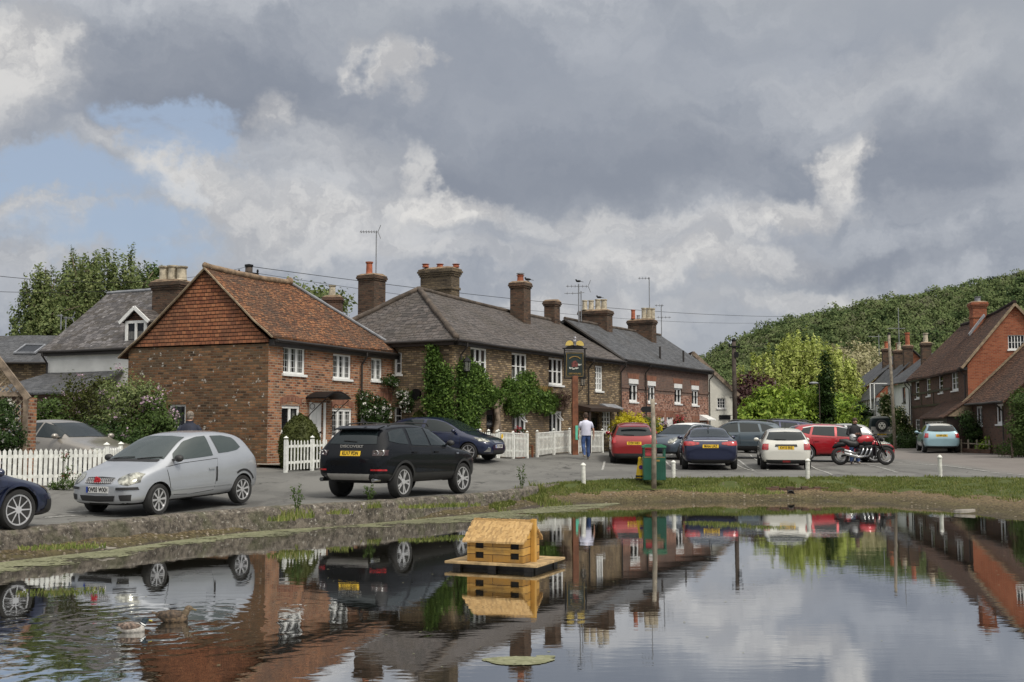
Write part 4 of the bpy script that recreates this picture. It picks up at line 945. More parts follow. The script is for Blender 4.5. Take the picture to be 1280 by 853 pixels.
# ================================================================ right-hand row
RA, RD = V(23.2, 57, 0), V(.171, .985, 0).normalized(); RN = V(-.985, .171, 0).normalized(); RX = -RN
RF = Face(RA, RD, RN)
def right_row():
    gr = .95
    T = Thing('brown_roofed_house', (RA.x, RA.y, gr), 'tall brick house on the right with steep brown tiled roof and red gable', 'house')
    L, W, zr, ze = 16.0, 4.8, 8.4, 5.25; mid = 2.35
    up = [(1144, 477, 1149, 498.6), (1157.8, 473, 1163, 495.4), (1173, 468, 1178.5, 491.5), (1189, 464, 1197.7, 488.5)]; lo = [(1193, 515, 1199.5, 541), (1144, 524, 1150, 545)]
    h1 = [tuple(sorted(RF.box(*q)[:2])) + RF.box(*q)[2:] for q in up + lo]
    wb = MB(); RF.wall(wb, 0, L, .5, ze, h1); T.part(wb, 'front_wall', M['brick_dark'], uv=True)
    Gd = Face(RA, RX, -RD); gw = tuple(sorted(Gd.box(1260, 419, 1281, 437)[:2])) + Gd.box(1260, 419, 1281, 437)[2:]
    gb = MB(); Gd.wall(gb, 0, W, .5, ze, []); n = 10
    Gd.wall(gb, max(1.6, gw[0] - .4), 3.1, ze, 7.0, [gw])
    # triangle around the little attic window
    gl = max(1.6, gw[0] - .4)
    gb.poly(Gd.P(0, ze), Gd.P(gl, ze), Gd.P(gl, ze + (zr - ze) * gl / mid)); gb.poly(Gd.P(W, ze), Gd.P(3.1, ze), Gd.P(3.1, ze + (zr - ze) * (W - 3.1) / (W - mid)))
    gb.poly(Gd.P(gl, 7.0), Gd.P(3.1, 7.0), Gd.P(3.1, ze + (zr - ze) * (W - 3.1) / (W - mid)), Gd.P(mid, zr), Gd.P(gl, ze + (zr - ze) * gl / mid))
    T.part(gb, 'gable_wall', M['brick_red'], uv=True)
    bw = MB(); Face(RA + RX * W, RD, RX).wall(bw, 0, L, .5, ze); Face(RA + RD * L, RX, RD).wall(bw, 0, W, .5, ze); T.part(bw, 'rear_wall', M['brick_dark'], uv=True)
    window(T, Gd, gw, 5, 2, seed=90, fw=.07, curtain=0)
    for i, q in enumerate(h1): window(T, RF, q, 2 if i == 3 else 1, 3, seed=91 + i, fw=.09)
    tb = MB()
    for z in (3.35, 4.15): RF.slab(tb, 4.0, L, z, z + .12, -.02, .03)
    for px in (1152, 1167): u = RF.uz(px, 480)[0]; RF.slab(tb, u, u + .18, 3.47, 4.15, -.02, .032)
    T.part(tb, 'timber_frame', M['wood_dark'])
    def rp(h, r, z): return RA + RD * h + RX * r + V(0, 0, z)
    rb = MB(); roof_plane(rb, rp(-.15, -.3, ze - .1), rp(L + .1, -.3, ze - .05), rp(L - 4.0, mid, zr - .05), rp(-.15, mid, zr), 30, 16, sag=.14, th=.12); roof_plane(rb, rp(-.15, W + .3, ze - .1), rp(L, W + .3, ze - .1), rp(L - 4.0, mid, zr - .05), rp(-.15, mid, zr), 20, 10, sag=.14)
    roof_plane(rb, rp(L + .1, -.3, ze - .05), rp(L + .1, W + .3, ze - .1), rp(L - 4.0, mid, zr - .05), rp(L - 4.0, mid, zr - .05), 10, 8)
    roof = T.part(rb, 'roof', M['tile_brown'], uv=True)
    vg = MB(); vg.bar(rp(-.17, -.3, ze - .15), rp(-.17, mid, zr - .07), .06, .12); vg.bar(rp(-.17, W + .3, ze - .15), rp(-.17, mid, zr - .07), .06, .12); T.part(vg, 'verge', M['verge'], roof)
    rd = MB(); ridge_line(rd, rp(-.15, mid, zr), rp(L - 4.0, mid, zr - .05), .1, sag=.14); T.part(rd, 'ridge_tiles', M['tile_brown'], roof)
    fa = MB(); RF.slab(fa, 0, L, ze - .25, ze - .1, -.02, .24); T.part(fa, 'eaves_board', M['fascia']); downpipe(T, RF, .25, 1, ze - .1); downpipe(T, RF, L - .3, 1, ze - .1)
    chimney(T, 1222, 378, 62.5, RD, .9, .72, 6.9, 'brick_red', [(0, .3, .17, 'lead')], corbel=3, parent=roof, band=True)
    fl = MB(); fl.bar(at(1230.5, 394, 61.4), at(1211, 419, 60.6), .05, .14); T.part(fl, 'flashing', M['lead'], roof)
    # porch
    a, b = sorted(RF.box(1153.5, 520, 1184, 560, 1.2)[:2]); zc = RF.uz(1168, 521, 1.2)[1]; P2 = RF.shift(1.2); pw = MB()
    hp = (a + .9, b - .5, gr + 1.1, zc - .25); P2.wall(pw, a, b, .5, zc, [hp]); Face(P2.P(a, 0), RX, -RD).wall(pw, 0, 1.2, .5, zc); T.part(pw, 'porch_wall', M['wood_dark']); window(T, P2, hp, 5, 1, seed=99, curtain=.9)
    pr = MB(); roof_plane(pr, P2.P(a - .2, zc - .05, .2), P2.P(b + .2, zc - .05, .2), P2.P(b + .2, zc + .9, -1.2), P2.P(a - .2, zc + .9, -1.2), 12, 6); T.part(pr, 'porch_roof', M['tile_brown'], uv=True)
    pg = MB(); pg.prism([P2.P(a - .15, zc - .02, .1), P2.P(a - .15, zc + .85, -1.2), P2.P(a - .15, zc - .02, -1.2)], RD * .06); T.part(pg, 'porch_gable', M['verge'])
    # low annexe nearest to us
    T = Thing('low_annexe', (RF.P(-7.8, gr)), 'low brick annexe with a sweeping brown roof at the right edge', 'house')
    w2 = [(1220, 508, 1228, 532), (1245, 505, 1254.5, 530.5)]; h2 = [tuple(sorted(RF.box(*q)[:2])) + RF.box(*q)[2:] for q in w2]
    wb = MB(); RF.wall(wb, -7.8, -.02, .5, 3.35, h2); E = Face(RF.P(-7.8, 0), RX, -RD); E.wall(wb, 0, 6, .5, 3.35); wb.prism([E.P(0, 3.35), E.P(5.6, 3.35), E.P(2.8, 6.1)], RD * .2); T.part(wb, 'wall', M['brick_dark'], uv=True)
    for i, q in enumerate(h2): window(T, RF, q, 2, 1, seed=100 + i, fw=.1)
    rb = MB(); roof_plane(rb, rp(-8, -.3, 3.2), rp(-.03, -.3, 3.25), rp(-.03, 2.8, 6.25), rp(-8, 2.8, 6.1), 24, 14, sag=.05); roof_plane(rb, rp(-8, 5.9, 3.2), rp(-.03, 5.9, 3.25), rp(-.03, 2.8, 6.25), rp(-8, 2.8, 6.1), 12, 8)
    roof = T.part(rb, 'roof', M['tile_brown'], uv=True); vg = MB(); vg.bar(rp(-.08, -.3, 3.34), rp(-.08, 2.8, 6.36), .12, .09); T.part(vg, 'verge', M['verge'], roof)
    gutter(T, rp(-8, -.37, 3.2), rp(-.05, -.37, 3.22)); downpipe(T, RF, -7.0, 1, 3.2)
    # white house
    T = Thing('white_house', RF.P(L + .05, gr), 'tall white house with grey slate roof, left of the brown roofed house', 'house')
    u0, u1 = L + .02, L + 9.6; q = RF.box(1128, 484, 1132, 503.5); hh = (min(q[:2]), max(q[:2]), q[2], q[3]); q = RF.box(1116, 487, 1120, 505); hh3 = (min(q[:2]), max(q[:2]), q[2], q[3])
    wb = MB(); RF.wall(wb, u0, u1, .5, 5.1, [hh]); Face(RF.P(u0, 0), RX, -RD).wall(wb, 0, 5, 4, 5.1); T.part(wb, 'wall', M['render_white']); window(T, RF, hh, 1, 2, seed=110, mat='fascia', fw=.08)
    rb = MB(); roof_plane(rb, rp(u0 + .1, -.3, 5.05), rp(u1, -.3, 5.15), rp(u1, 2.6, 7.3), rp(u0 + .1, 2.6, 7.4), 16, 10); roof_plane(rb, rp(u0, 5.5, 5.0), rp(u1, 5.5, 5.0), rp(u1, 2.6, 7.3), rp(u0, 2.6, 7.4), 10, 6); roof = T.part(rb, 'roof', M['slate_dark'], uv=True)
    chimney(T, 1157, 428.5, 76, RD, .6, .6, 5.5, 'brick_chimney', [(0, .65, .17, 'pot_cream')], corbel=2, parent=roof)
    chimney(T, 1134.5, 432, 83, RD, .6, .65, 5.5, 'brick_chimney', [(0, .95, .17, 'pot_red')], corbel=2, parent=roof)
    chimney(T, 1123, 438, 87, RD, .8, .75, 5.5, 'brick_chimney', [(-.2, .6, .17, 'pot_cream'), (.25, .55, .17, 'pot_red')], corbel=2, parent=roof)
    gutter(T, rp(u0, -.37, 5.05), rp(u1, -.37, 5.12)); downpipe(T, RF, u0 + .3, 1, 5)
    # timbered white front
    T = Thing('timbered_house', RF.P(u1 + .3, gr), 'low white timbered house front under a small slate roof behind the off-roader', 'house')
    P2 = RF.shift(.8); u2, u3 = u1 + .05, u1 + 12; wb = MB(); P2.wall(wb, u2, u3, .5, 4.3, []); Face(P2.P(u2, 0), RX, -RD).wall(wb, 0, 5, .5, 4.3); T.part(wb, 'wall', M['render_white'])
    tb = MB()
    for k in range(9): u = u2 + .5 + k * 1.35; P2.slab(tb, u, u + .14, .6, 4.25, 0, .03)
    T.part(tb, 'timber_frame', M['wood_grey'])
    rb = MB(); roof_plane(rb, P2.P(u2 - .1, 4.2, .3), P2.P(u3, 4.2, .3), P2.P(u3, 6.9, -2.4), P2.P(u2 - .1, 6.9, -2.4), 14, 8); T.part(rb, 'roof', M['slate_dark'], uv=True)
    # far brick house
    T = Thing('far_brick_house', RF.P(38, gr), 'far brick house with slate roof and a red gable end', 'house')
    A = RF.P(36.5, 0); H = Face(A, RD, RN); wns = [H.box(*q) for q in ((1060, 494, 1063.5, 514), (1067, 492, 1071, 512), (1076, 490, 1079.5, 511))]; wns = [tuple(sorted(q[:2])) + q[2:] for q in wns]
    wb = MB(); H.wall(wb, 0, 16, .5, 5.5, wns); T.part(wb, 'wall', M['brick_dark'], uv=True)
    for i, q in enumerate(wns): window(T, H, q, 1, 2, seed=120 + i, fw=.12)
    g = MB(); E = Face(A, RX, -RD); E.wall(g, 0, 6.4, .5, 5.5); g.prism([E.P(0, 5.5), E.P(6.4, 5.5), E.P(3.6, 8.5)], RD * .2); T.part(g, 'gable_wall', M['brick_red'], uv=True)
    def r3(h, r, z): return A + RD * h + RX * r + V(0, 0, z)
    rb = MB(); roof_plane(rb, r3(-.3, -.4, 5.35), r3(16.3, -.4, 5.35), r3(14, 3.6, 8.6), r3(-.3, 3.6, 8.65), 18, 10); roof_plane(rb, r3(-.3, 7, 5.35), r3(16.3, 7, 5.35), r3(14, 3.6, 8.6), r3(-.3, 3.6, 8.65), 10, 6); roof = T.part(rb, 'roof', M['slate_dark'], uv=True)
    chimney(T, 1108, 436, 96, RD, .7, .7, 6, 'brick_chimney', [(0, .6, .17, 'pot_red')], corbel=2, parent=roof)
    return
right_row()
# ================================================================ vehicles
def paint(name, c, metal=.35, rough=.32):
    m, T, b = new_mat(name); p = T.new('ShaderNodeTexCoord').outputs['Object']
    c = Vector(c); T.put(b.inputs['Base Color'], T.mix(T.noise(p, 2.2, 4), tuple(c * .9), tuple(c * 1.08)))
    b.inputs['Metallic'].default_value = metal; b.inputs['Coat Weight'].default_value = .9; b.inputs['Coat Roughness'].default_value = .04
    T.put(b.inputs['Roughness'], T.math('ADD', T.math('MULTIPLY', T.noise(p, 5, 5, .7), .2), rough - .1)); return m
M['carglass'] = glassmat('car glass', (.014, .02, .022), 1, .03); M['carglass'].node_tree.nodes['Principled BSDF'].inputs['Specular IOR Level'].default_value = .45
M['carglass2'] = glassmat('pale car glass', (.045, .058, .056), 1, .03)
M['tyre'] = simple('tyre rubber', (.018, .018, .018), .8, var=.3)
M['alloy'] = simple('alloy wheel', (.55, .55, .56), .35, metal=.5, var=.1)
M['plastic'] = simple('black plastic trim', (.018, .018, .019), .55)
M['well'] = simple('wheel arch liner', (.006, .006, .006), .9)
M['lens'] = simple('headlamp lens', (.3, .3, .26), .12, coat=.6, metal=.6, var=.75, scale=11)
M['redlens'] = simple('red tail lamp lens', (.35, .012, .015), .15, coat=1, var=.35, scale=12)
M['plate_y'] = simple('yellow plate', (.75, .48, .03), .4, var=.04); M['plate_w'] = simple('white plate', (.7, .7, .68), .4, var=.04)
M['plate_blue'] = simple('plate blue band', (.02, .06, .35), .4)
M['chrome'] = simple('chrome', (.6, .6, .6), .15, metal=1, var=.05)
M['silverplastic'] = simple('silver bumper trim', (.34, .33, .31), .4, metal=.4)
TPL = {
 'hatch': (3.64, .83, 1.5, [(1.82,.30,.50,.60,.50,.42),(1.75,.22,.57,.70,.69,.58),(1.55,.2,.68,.81,.78,.66),(1.25,.2,.78,.90,.81,.68),(.97,.2,.84,.97,.82,.68),(.62,.2,.88,1.19,.82,.64),(.25,.2,.9,1.40,.83,.60),(-.1,.2,.91,1.49,.83,.59),(-.7,.2,.92,1.5,.83,.59),(-1.2,.2,.94,1.46,.82,.58),(-1.52,.21,.95,1.37,.80,.58),(-1.67,.24,.93,1.12,.79,.62),(-1.76,.26,.86,.96,.76,.62),(-1.82,.32,.62,.72,.66,.54)]),
 'suv': (4.6, .95, 1.72, [(2.3,.45,.75,.85,.6,.5),(2.2,.35,.85,.98,.82,.7),(1.9,.33,.98,1.08,.91,.75),(1.4,.33,1.03,1.13,.94,.78),(1.0,.33,1.06,1.17,.95,.76),(.7,.33,1.07,1.36,.95,.72),(.3,.33,1.08,1.62,.95,.66),(-.15,.33,1.09,1.71,.95,.65),(-1.0,.33,1.11,1.70,.95,.65),(-1.6,.33,1.14,1.64,.94,.64),(-1.9,.35,1.14,1.57,.92,.64),(-2.06,.4,1.12,1.36,.91,.68),(-2.2,.42,1.04,1.14,.88,.74),(-2.3,.48,.8,.94,.78,.66)]),
 'saloon': (4.66, .925, 1.42, [(2.33,.3,.5,.6,.55,.45),(2.22,.2,.6,.7,.78,.65),(1.9,.18,.72,.82,.87,.72),(1.4,.18,.80,.9,.91,.75),(.9,.18,.86,.97,.92,.74),(.5,.18,.88,1.2,.92,.66),(.1,.18,.9,1.37,.92,.62),(-.3,.18,.91,1.42,.92,.61),(-.9,.18,.93,1.38,.92,.60),(-1.35,.18,.95,1.22,.92,.62),(-1.75,.2,.97,1.07,.91,.7),(-2.12,.22,.96,1.05,.88,.74),(-2.27,.26,.88,.99,.84,.72),(-2.33,.34,.66,.78,.76,.62)]),
 'boxy': (3.9, .895, 2.0, [(1.95,.5,.9,1.0,.72,.6),(1.85,.5,1.0,1.12,.76,.66),(1.2,.5,1.1,1.18,.8,.7),(.75,.5,1.15,1.22,.85,.74),(.68,.5,1.2,1.4,.88,.74),(.5,.5,1.2,1.9,.88,.74),(.3,.5,1.2,1.97,.89,.75),(-.8,.5,1.2,1.98,.89,.75),(-1.7,.5,1.2,1.98,.89,.76),(-1.88,.5,1.2,1.97,.89,.76),(-1.93,.52,1.2,1.94,.885,.75),(-1.95,.55,1.15,1.8,.86,.72)]),
}
def section(x, zl, zs, zt, w, wt):
    h = zs - zl
    return [(x, 0, zl), (x, .8 * w, zl), (x, .965 * w, zl + .16 * h), (x, w, zl + .45 * h), (x, w, zl + .78 * h), (x, .975 * w, zs), (x, w + (wt - w) * .35, zs + (zt - zs) * .3),
            (x, wt + (w - wt) * .12, zt - (zt - zs) * .28), (x, wt * .93, zt - (zt - zs) * .07 - .008), (x, wt * .55, zt - .004), (x, 0, zt + .006)]
class Car:
    def __init__(s, tpl, L, W, H, loc, heading, col, label, axles=None, r=.3, cladding=0, name='parked_car', cat='car', group='cars parked around the pond', lean=0, arch=None, tw=.2):
        l0, w0, h0, st = TPL[tpl]; k = (L / l0, W / 2 / w0, H / h0); s.k = k; s.L, s.W, s.H = L, W, H
        f = V(math.cos(heading), math.sin(heading), 0); p = V(loc[0], loc[1], 0)
        pf, pr = p + f * L * .3, p - f * L * .3; zf, zr = gz(pf.x, pf.y), gz(pr.x, pr.y)
        s.root = thing(name, (p.x, p.y, (zf + zr) / 2 + .004), heading, label, cat, group); s.root.rotation_euler = (0, -math.atan2(zf - zr, L * .6), heading)
        s.ax = axles or (1.12 * k[0], -1.25 * k[0]); s.r = r; s.paint = col
        mb = MB(); rings = []
        st = [tuple(q[0:1]) + q[1:] for q in st]
        st = [(st[0][0] + .0,) + tuple(a * b for a, b in zip(st[0][1:], (1.25, .98, .96, .7, .7)))] + st + [(st[-1][0] - .0,) + tuple(a * b for a, b in zip(st[-1][1:], (1.15, .98, .96, .75, .75)))]
        for q in st:
            sec = section(*q); rings.append([V(a * k[0], b * k[1], c * k[2]) for a, b, c in sec] + [V(a * k[0], -b * k[1], c * k[2]) for a, b, c in sec[-2:0:-1]])
        n = len(rings[0]); vs = [p for r_ in rings for p in r_]; fs = []
        for i in range(len(rings) - 1):
            for j in range(n): fs.append((i * n + j, i * n + (j + 1) % n, (i + 1) * n + (j + 1) % n, (i + 1) * n + j))
        fs.append(tuple(range(n - 1, -1, -1))); fs.append(tuple((len(rings) - 1) * n + j for j in range(n))); mb.add(vs, fs)
        o = mb.build('tmp', [col, M['plastic'], M['well']]); m = o.modifiers.new('s', 'SUBSURF'); m.levels = 2; m.render_levels = 2
        cb = MB(); ra = arch or r * 1.13
        for ax in s.ax:
            for sy in (1, -1):
                y0, y1 = s.W / 2 + .12, s.W / 2 - tw - .1
                cb.lathe([(ra, min(sy * y0, sy * y1)), (ra, max(sy * y0, sy * y1))], (ax, 0, r * 1.0), 36, 'Y')
        co = cb.build('cut', M['well']); b = o.modifiers.new('b', 'BOOLEAN'); b.object = co; b.operation = 'DIFFERENCE'; b.solver = 'EXACT'
        dg = bpy.context.evaluated_depsgraph_get(); me = bpy.data.meshes.new_from_object(o.evaluated_get(dg)); bpy.data.objects.remove(o); bpy.data.objects.remove(co)
        me.materials.clear()
        for q in (col, M['plastic'], M['well']): me.materials.append(q)
        zc = cladding
        for p_ in me.polygons:
            c = p_.center; mi = 0
            for ax in s.ax:
                if (c.x - ax) ** 2 + (c.z - r) ** 2 < (ra * 1.004) ** 2 and abs(c.y) > s.W / 2 - tw - .14: mi = 2
            if mi == 0 and zc and c.z < zc: mi = 1
            if mi == 0 and p_.normal.z < -.8: mi = 2
            p_.material_index = mi; p_.use_smooth = True
        me.set_sharp_from_angle(angle=R(38)); me.name = 'body'
        s.body = link(bpy.data.objects.new('body', me), s.root); tri = []
        me.calc_loop_triangles(); s.bvh = BVHTree.FromPolygons([v.co for v in me.vertices], [tuple(t.vertices) for t in me.loop_triangles])
    def arches(s, w=.06):
        ra = s.r * 1.13
        for ax in s.ax: s.both('arch_trim', circ(ax, s.r, ra + w, 16, -25, 205), circ(ax, s.r, ra + .004, 16, -25, 205), M['plastic'], off=.012, m=2, n=22)
    def hit(s, proj, a, b):
        o, d = {'L': ((a, 3, b), (0, -1, 0)), 'R': ((a, -3, b), (0, 1, 0)), 'F': ((5, a, b), (-1, 0, 0)), 'B': ((-5, a, b), (1, 0, 0)), 'T': ((a, b, 4), (0, 0, -1))}[proj]
        loc, nor, _, _ = s.bvh.ray_cast(Vector(o), Vector(d))
        if loc is None: return None, None
        if nor.dot(Vector(d)) > 0: nor = -nor
        return loc, nor
    def patch(s, name, proj, top, bot, mat, off=.006, n=14, m=6, parent=None, fallback=None):
        def samp(P, t):
            ls = [math.dist(P[i], P[i + 1]) for i in range(len(P) - 1)]; T_ = sum(ls) * t
            for i, l in enumerate(ls):
                if T_ <= l + 1e-9 or i == len(ls) - 1: u = T_ / l if l else 0; return (P[i][0] + (P[i + 1][0] - P[i][0]) * u, P[i][1] + (P[i + 1][1] - P[i][1]) * u)
                T_ -= l
        vs = []; last = None
        for j in range(m + 1):
            for i in range(n + 1):
                a, b = samp(top, i / n), samp(bot, i / n); q = (a[0] + (b[0] - a[0]) * j / m, a[1] + (b[1] - a[1]) * j / m)
                loc, nor = s.hit(proj, *q)
                if loc is None: loc, nor = last if last else (V(0, 0, 1), V(0, 0, 1))
                last = (loc, nor); vs.append(loc + nor * off)
        W = n + 1; fs = [(j * W + i, j * W + i + 1, (j + 1) * W + i + 1, (j + 1) * W + i) for j in range(m) for i in range(n)]
        me = bpy.data.meshes.new(name); me.from_pydata([tuple(v) for v in vs], [], fs); me.materials.append(mat)
        ax = {'L': V(0, 1, 0), 'R': V(0, -1, 0), 'F': V(1, 0, 0), 'B': V(-1, 0, 0), 'T': V(0, 0, 1)}[proj]
        if sum((p.normal.dot(ax) for p in me.polygons)) < 0: me.flip_normals()
        me.polygons.foreach_set('use_smooth', [True] * len(fs)); return link(bpy.data.objects.new(name, me), parent or s.root)
    def both(s, name, top, bot, mat, **kw): return [s.patch(name, q, top, bot, mat, **kw) for q in 'LR']
    def mirror2(s, name, proj, top, bot, mat, **kw):
        neg = lambda P: [(-a, b) for a, b in P]
        return [s.patch(name, proj, top, bot, mat, **kw), s.patch(name, proj, neg(top), neg(bot), mat, **kw)]
    def wheels(s, spokes=8, width=.19, style='cover', rim=None, steer=0, sides=(1, -1), rimr=.72, col='alloy'):
        r = s.r
        for ax in s.ax:
            for sy in sides:
                tb = MB(); w = width; R_ = rimr * r
                tb.lathe([(R_ * .98, -w * .36), (R_ * 1.03, -w * .5), (r * .93, -w * .5), (r * .99, -w * .34), (r, -w * .2), (r, w * .2), (r * .99, w * .34), (r * .93, w * .5), (R_ * 1.03, w * .5), (R_ * .98, w * .36)], n=28, axis='Y')
                wo = tb.build('wheel', M['tyre'], s.root, smooth=True); wo.data.set_sharp_from_angle(angle=R(50))
                wo.location = (ax, sy * (s.W / 2 - w * .5 - .02), r); wo.rotation_euler = (0, random.Random(int(ax * 100) + sy).random(), R(steer) if ax > 0 else 0)
                rb = MB(); o = sy
                def ring(r0, r1, y0, y1, n=30):
                    pr = [(r0, y0), (r0, y1), (r1, y1), (r1, y0), (r0, y0)]; vs = []; fs = []
                    for q, (rr, yy) in enumerate(pr[:4]):
                        for k_ in range(n): a = 2 * math.pi * k_ / n; vs.append((rr * math.cos(a), yy, rr * math.sin(a)))
                    for q in range(4):
                        for k_ in range(n): rb.f.append; fs.append((q * n + k_, q * n + (k_ + 1) % n, ((q + 1) % 4) * n + (k_ + 1) % n, ((q + 1) % 4) * n + k_))
                    rb.add(vs, fs)
                yo = o * w * .42; yi = o * w * .2
                ring(R_ * .9, R_ * 1.0, min(yi, yo), max(yi, yo))
                for k_ in range(spokes):
                    a = 2 * math.pi * k_ / spokes; wd = R_ * (.5 if style == 'cover' else .26) * 6 / spokes * .62
                    for da in ((0,) if style != 'split' else (-.17, .17)):
                        p0 = V(math.cos(a) * R_ * .16, yo * .9, math.sin(a) * R_ * .16); p1 = V(math.cos(a + da) * R_ * .93, yo * .86, math.sin(a + da) * R_ * .93)
                        t = V(-math.sin(a), 0, math.cos(a)); wa, wb = wd * (.45 if style == 'cover' else .9), wd * (1.0 if style == 'cover' else .7)
                        th = V(0, -o * w * .12, 0); vs = [p0 - t * wa / 2, p0 + t * wa / 2, p1 + t * wb / 2, p1 - t * wb / 2]; vs = vs + [q + th for q in vs]
                        rb.add(vs, [(0, 1, 2, 3), (4, 7, 6, 5), (0, 4, 5, 1), (1, 5, 6, 2), (2, 6, 7, 3), (3, 7, 4, 0)])
                rb.lathe([(R_ * .24, min(yi, yo * .98)), (R_ * .24, max(yi, yo * .98))], n=16, axis='Y'); rb.build('rim', M[col], wo)
                bk = MB(); bk.lathe([(R_ * .97, -.01), (R_ * .97, .01)], (0, o * w * .1, 0), 24, 'Y'); bk.build('brake_disc', M['well'], wo)
    def plate(s, where, z, txt, y=0, sc=1, parent=None):
        yel = where == 'B'; loc, nor = s.hit(where, y, z); nor = V(nor.x, 0, nor.z * .5).normalized(); c = loc + nor * .012
        side = V(0, 1, 0) if where == 'F' else V(0, -1, 0); up = nor.cross(side).normalized()
        mb = MB(); mb.hexa(c - side * .26 * sc - up * .056 * sc - nor * .01, side * .52 * sc, up * .112 * sc, nor * .014)
        p = mb.build('number_plate', M['plate_y' if yel else 'plate_w'], s.root)
        Mx = Matrix.Identity(4)
        for i, v in enumerate((side, up, nor)):
            for j in range(3): Mx[j][i] = v[j]
        Mx.translation = c + nor * .0045 + (side * .02 if not yel else V(0, 0, 0)); text(txt, .118 * sc, M['black'], p, Mx, 'registration', sx=.76)
        if not yel:
            b = MB(); b.hexa(c - side * .26 * sc - up * .056 * sc + nor * .004, side * .045 * sc, up * .112 * sc, nor * .002); b.build('plate_band', M['plate_blue'], p)
        return p
    def mirrors(s, x, z, mat, y=None):
        for sy in (1, -1):
            loc, _ = s.hit('L', x, z); yy = (loc.y if loc else s.W / 2); mb = MB(); mb.sphere((x + .02, sy * (yy + .13), z + .03), (.075, .1, .068), 10, 8); mb.bar(V(x + .03, sy * (yy - .01), z), V(x + .03, sy * (yy + .1), z + .01), .05, .035)
            mb.build('wing_mirror', mat, s.root, smooth=True)
    def handles(s, xs, z, mat):
        for x in xs:
            for sy, pj in ((1, 'L'), (-1, 'R')):
                loc, nor = s.hit(pj, x, z)
                if loc: mb = MB(); c = loc + nor * .018; mb.hexa(c - V(.09, .012 , .016), V(.18, 0, 0), V(0, .024, 0), V(0, 0, .032)); mb.build('door_handle', mat, s.root)
    def wiper(s, where, p, q, parent=None):
        a, na = s.hit(where, *p); b, nb = s.hit(where, *q)
        if a and b: mb = MB(); mb.tube([a + na * .02, (a + b) / 2 + (na + nb) * .014, b + nb * .02], .009, 5); mb.build('wiper', M['plastic'], s.root)
    def seam(s, pts, proj='L', w=.008):
        pass
def circ(cx, cz, r, n=12, a0=0, a1=180, rz=None):
    rz = rz or r; return [(cx + r * math.cos(R(a0 + (a1 - a0) * k / n)), cz + rz * math.sin(R(a0 + (a1 - a0) * k / n))) for k in range(n + 1)]

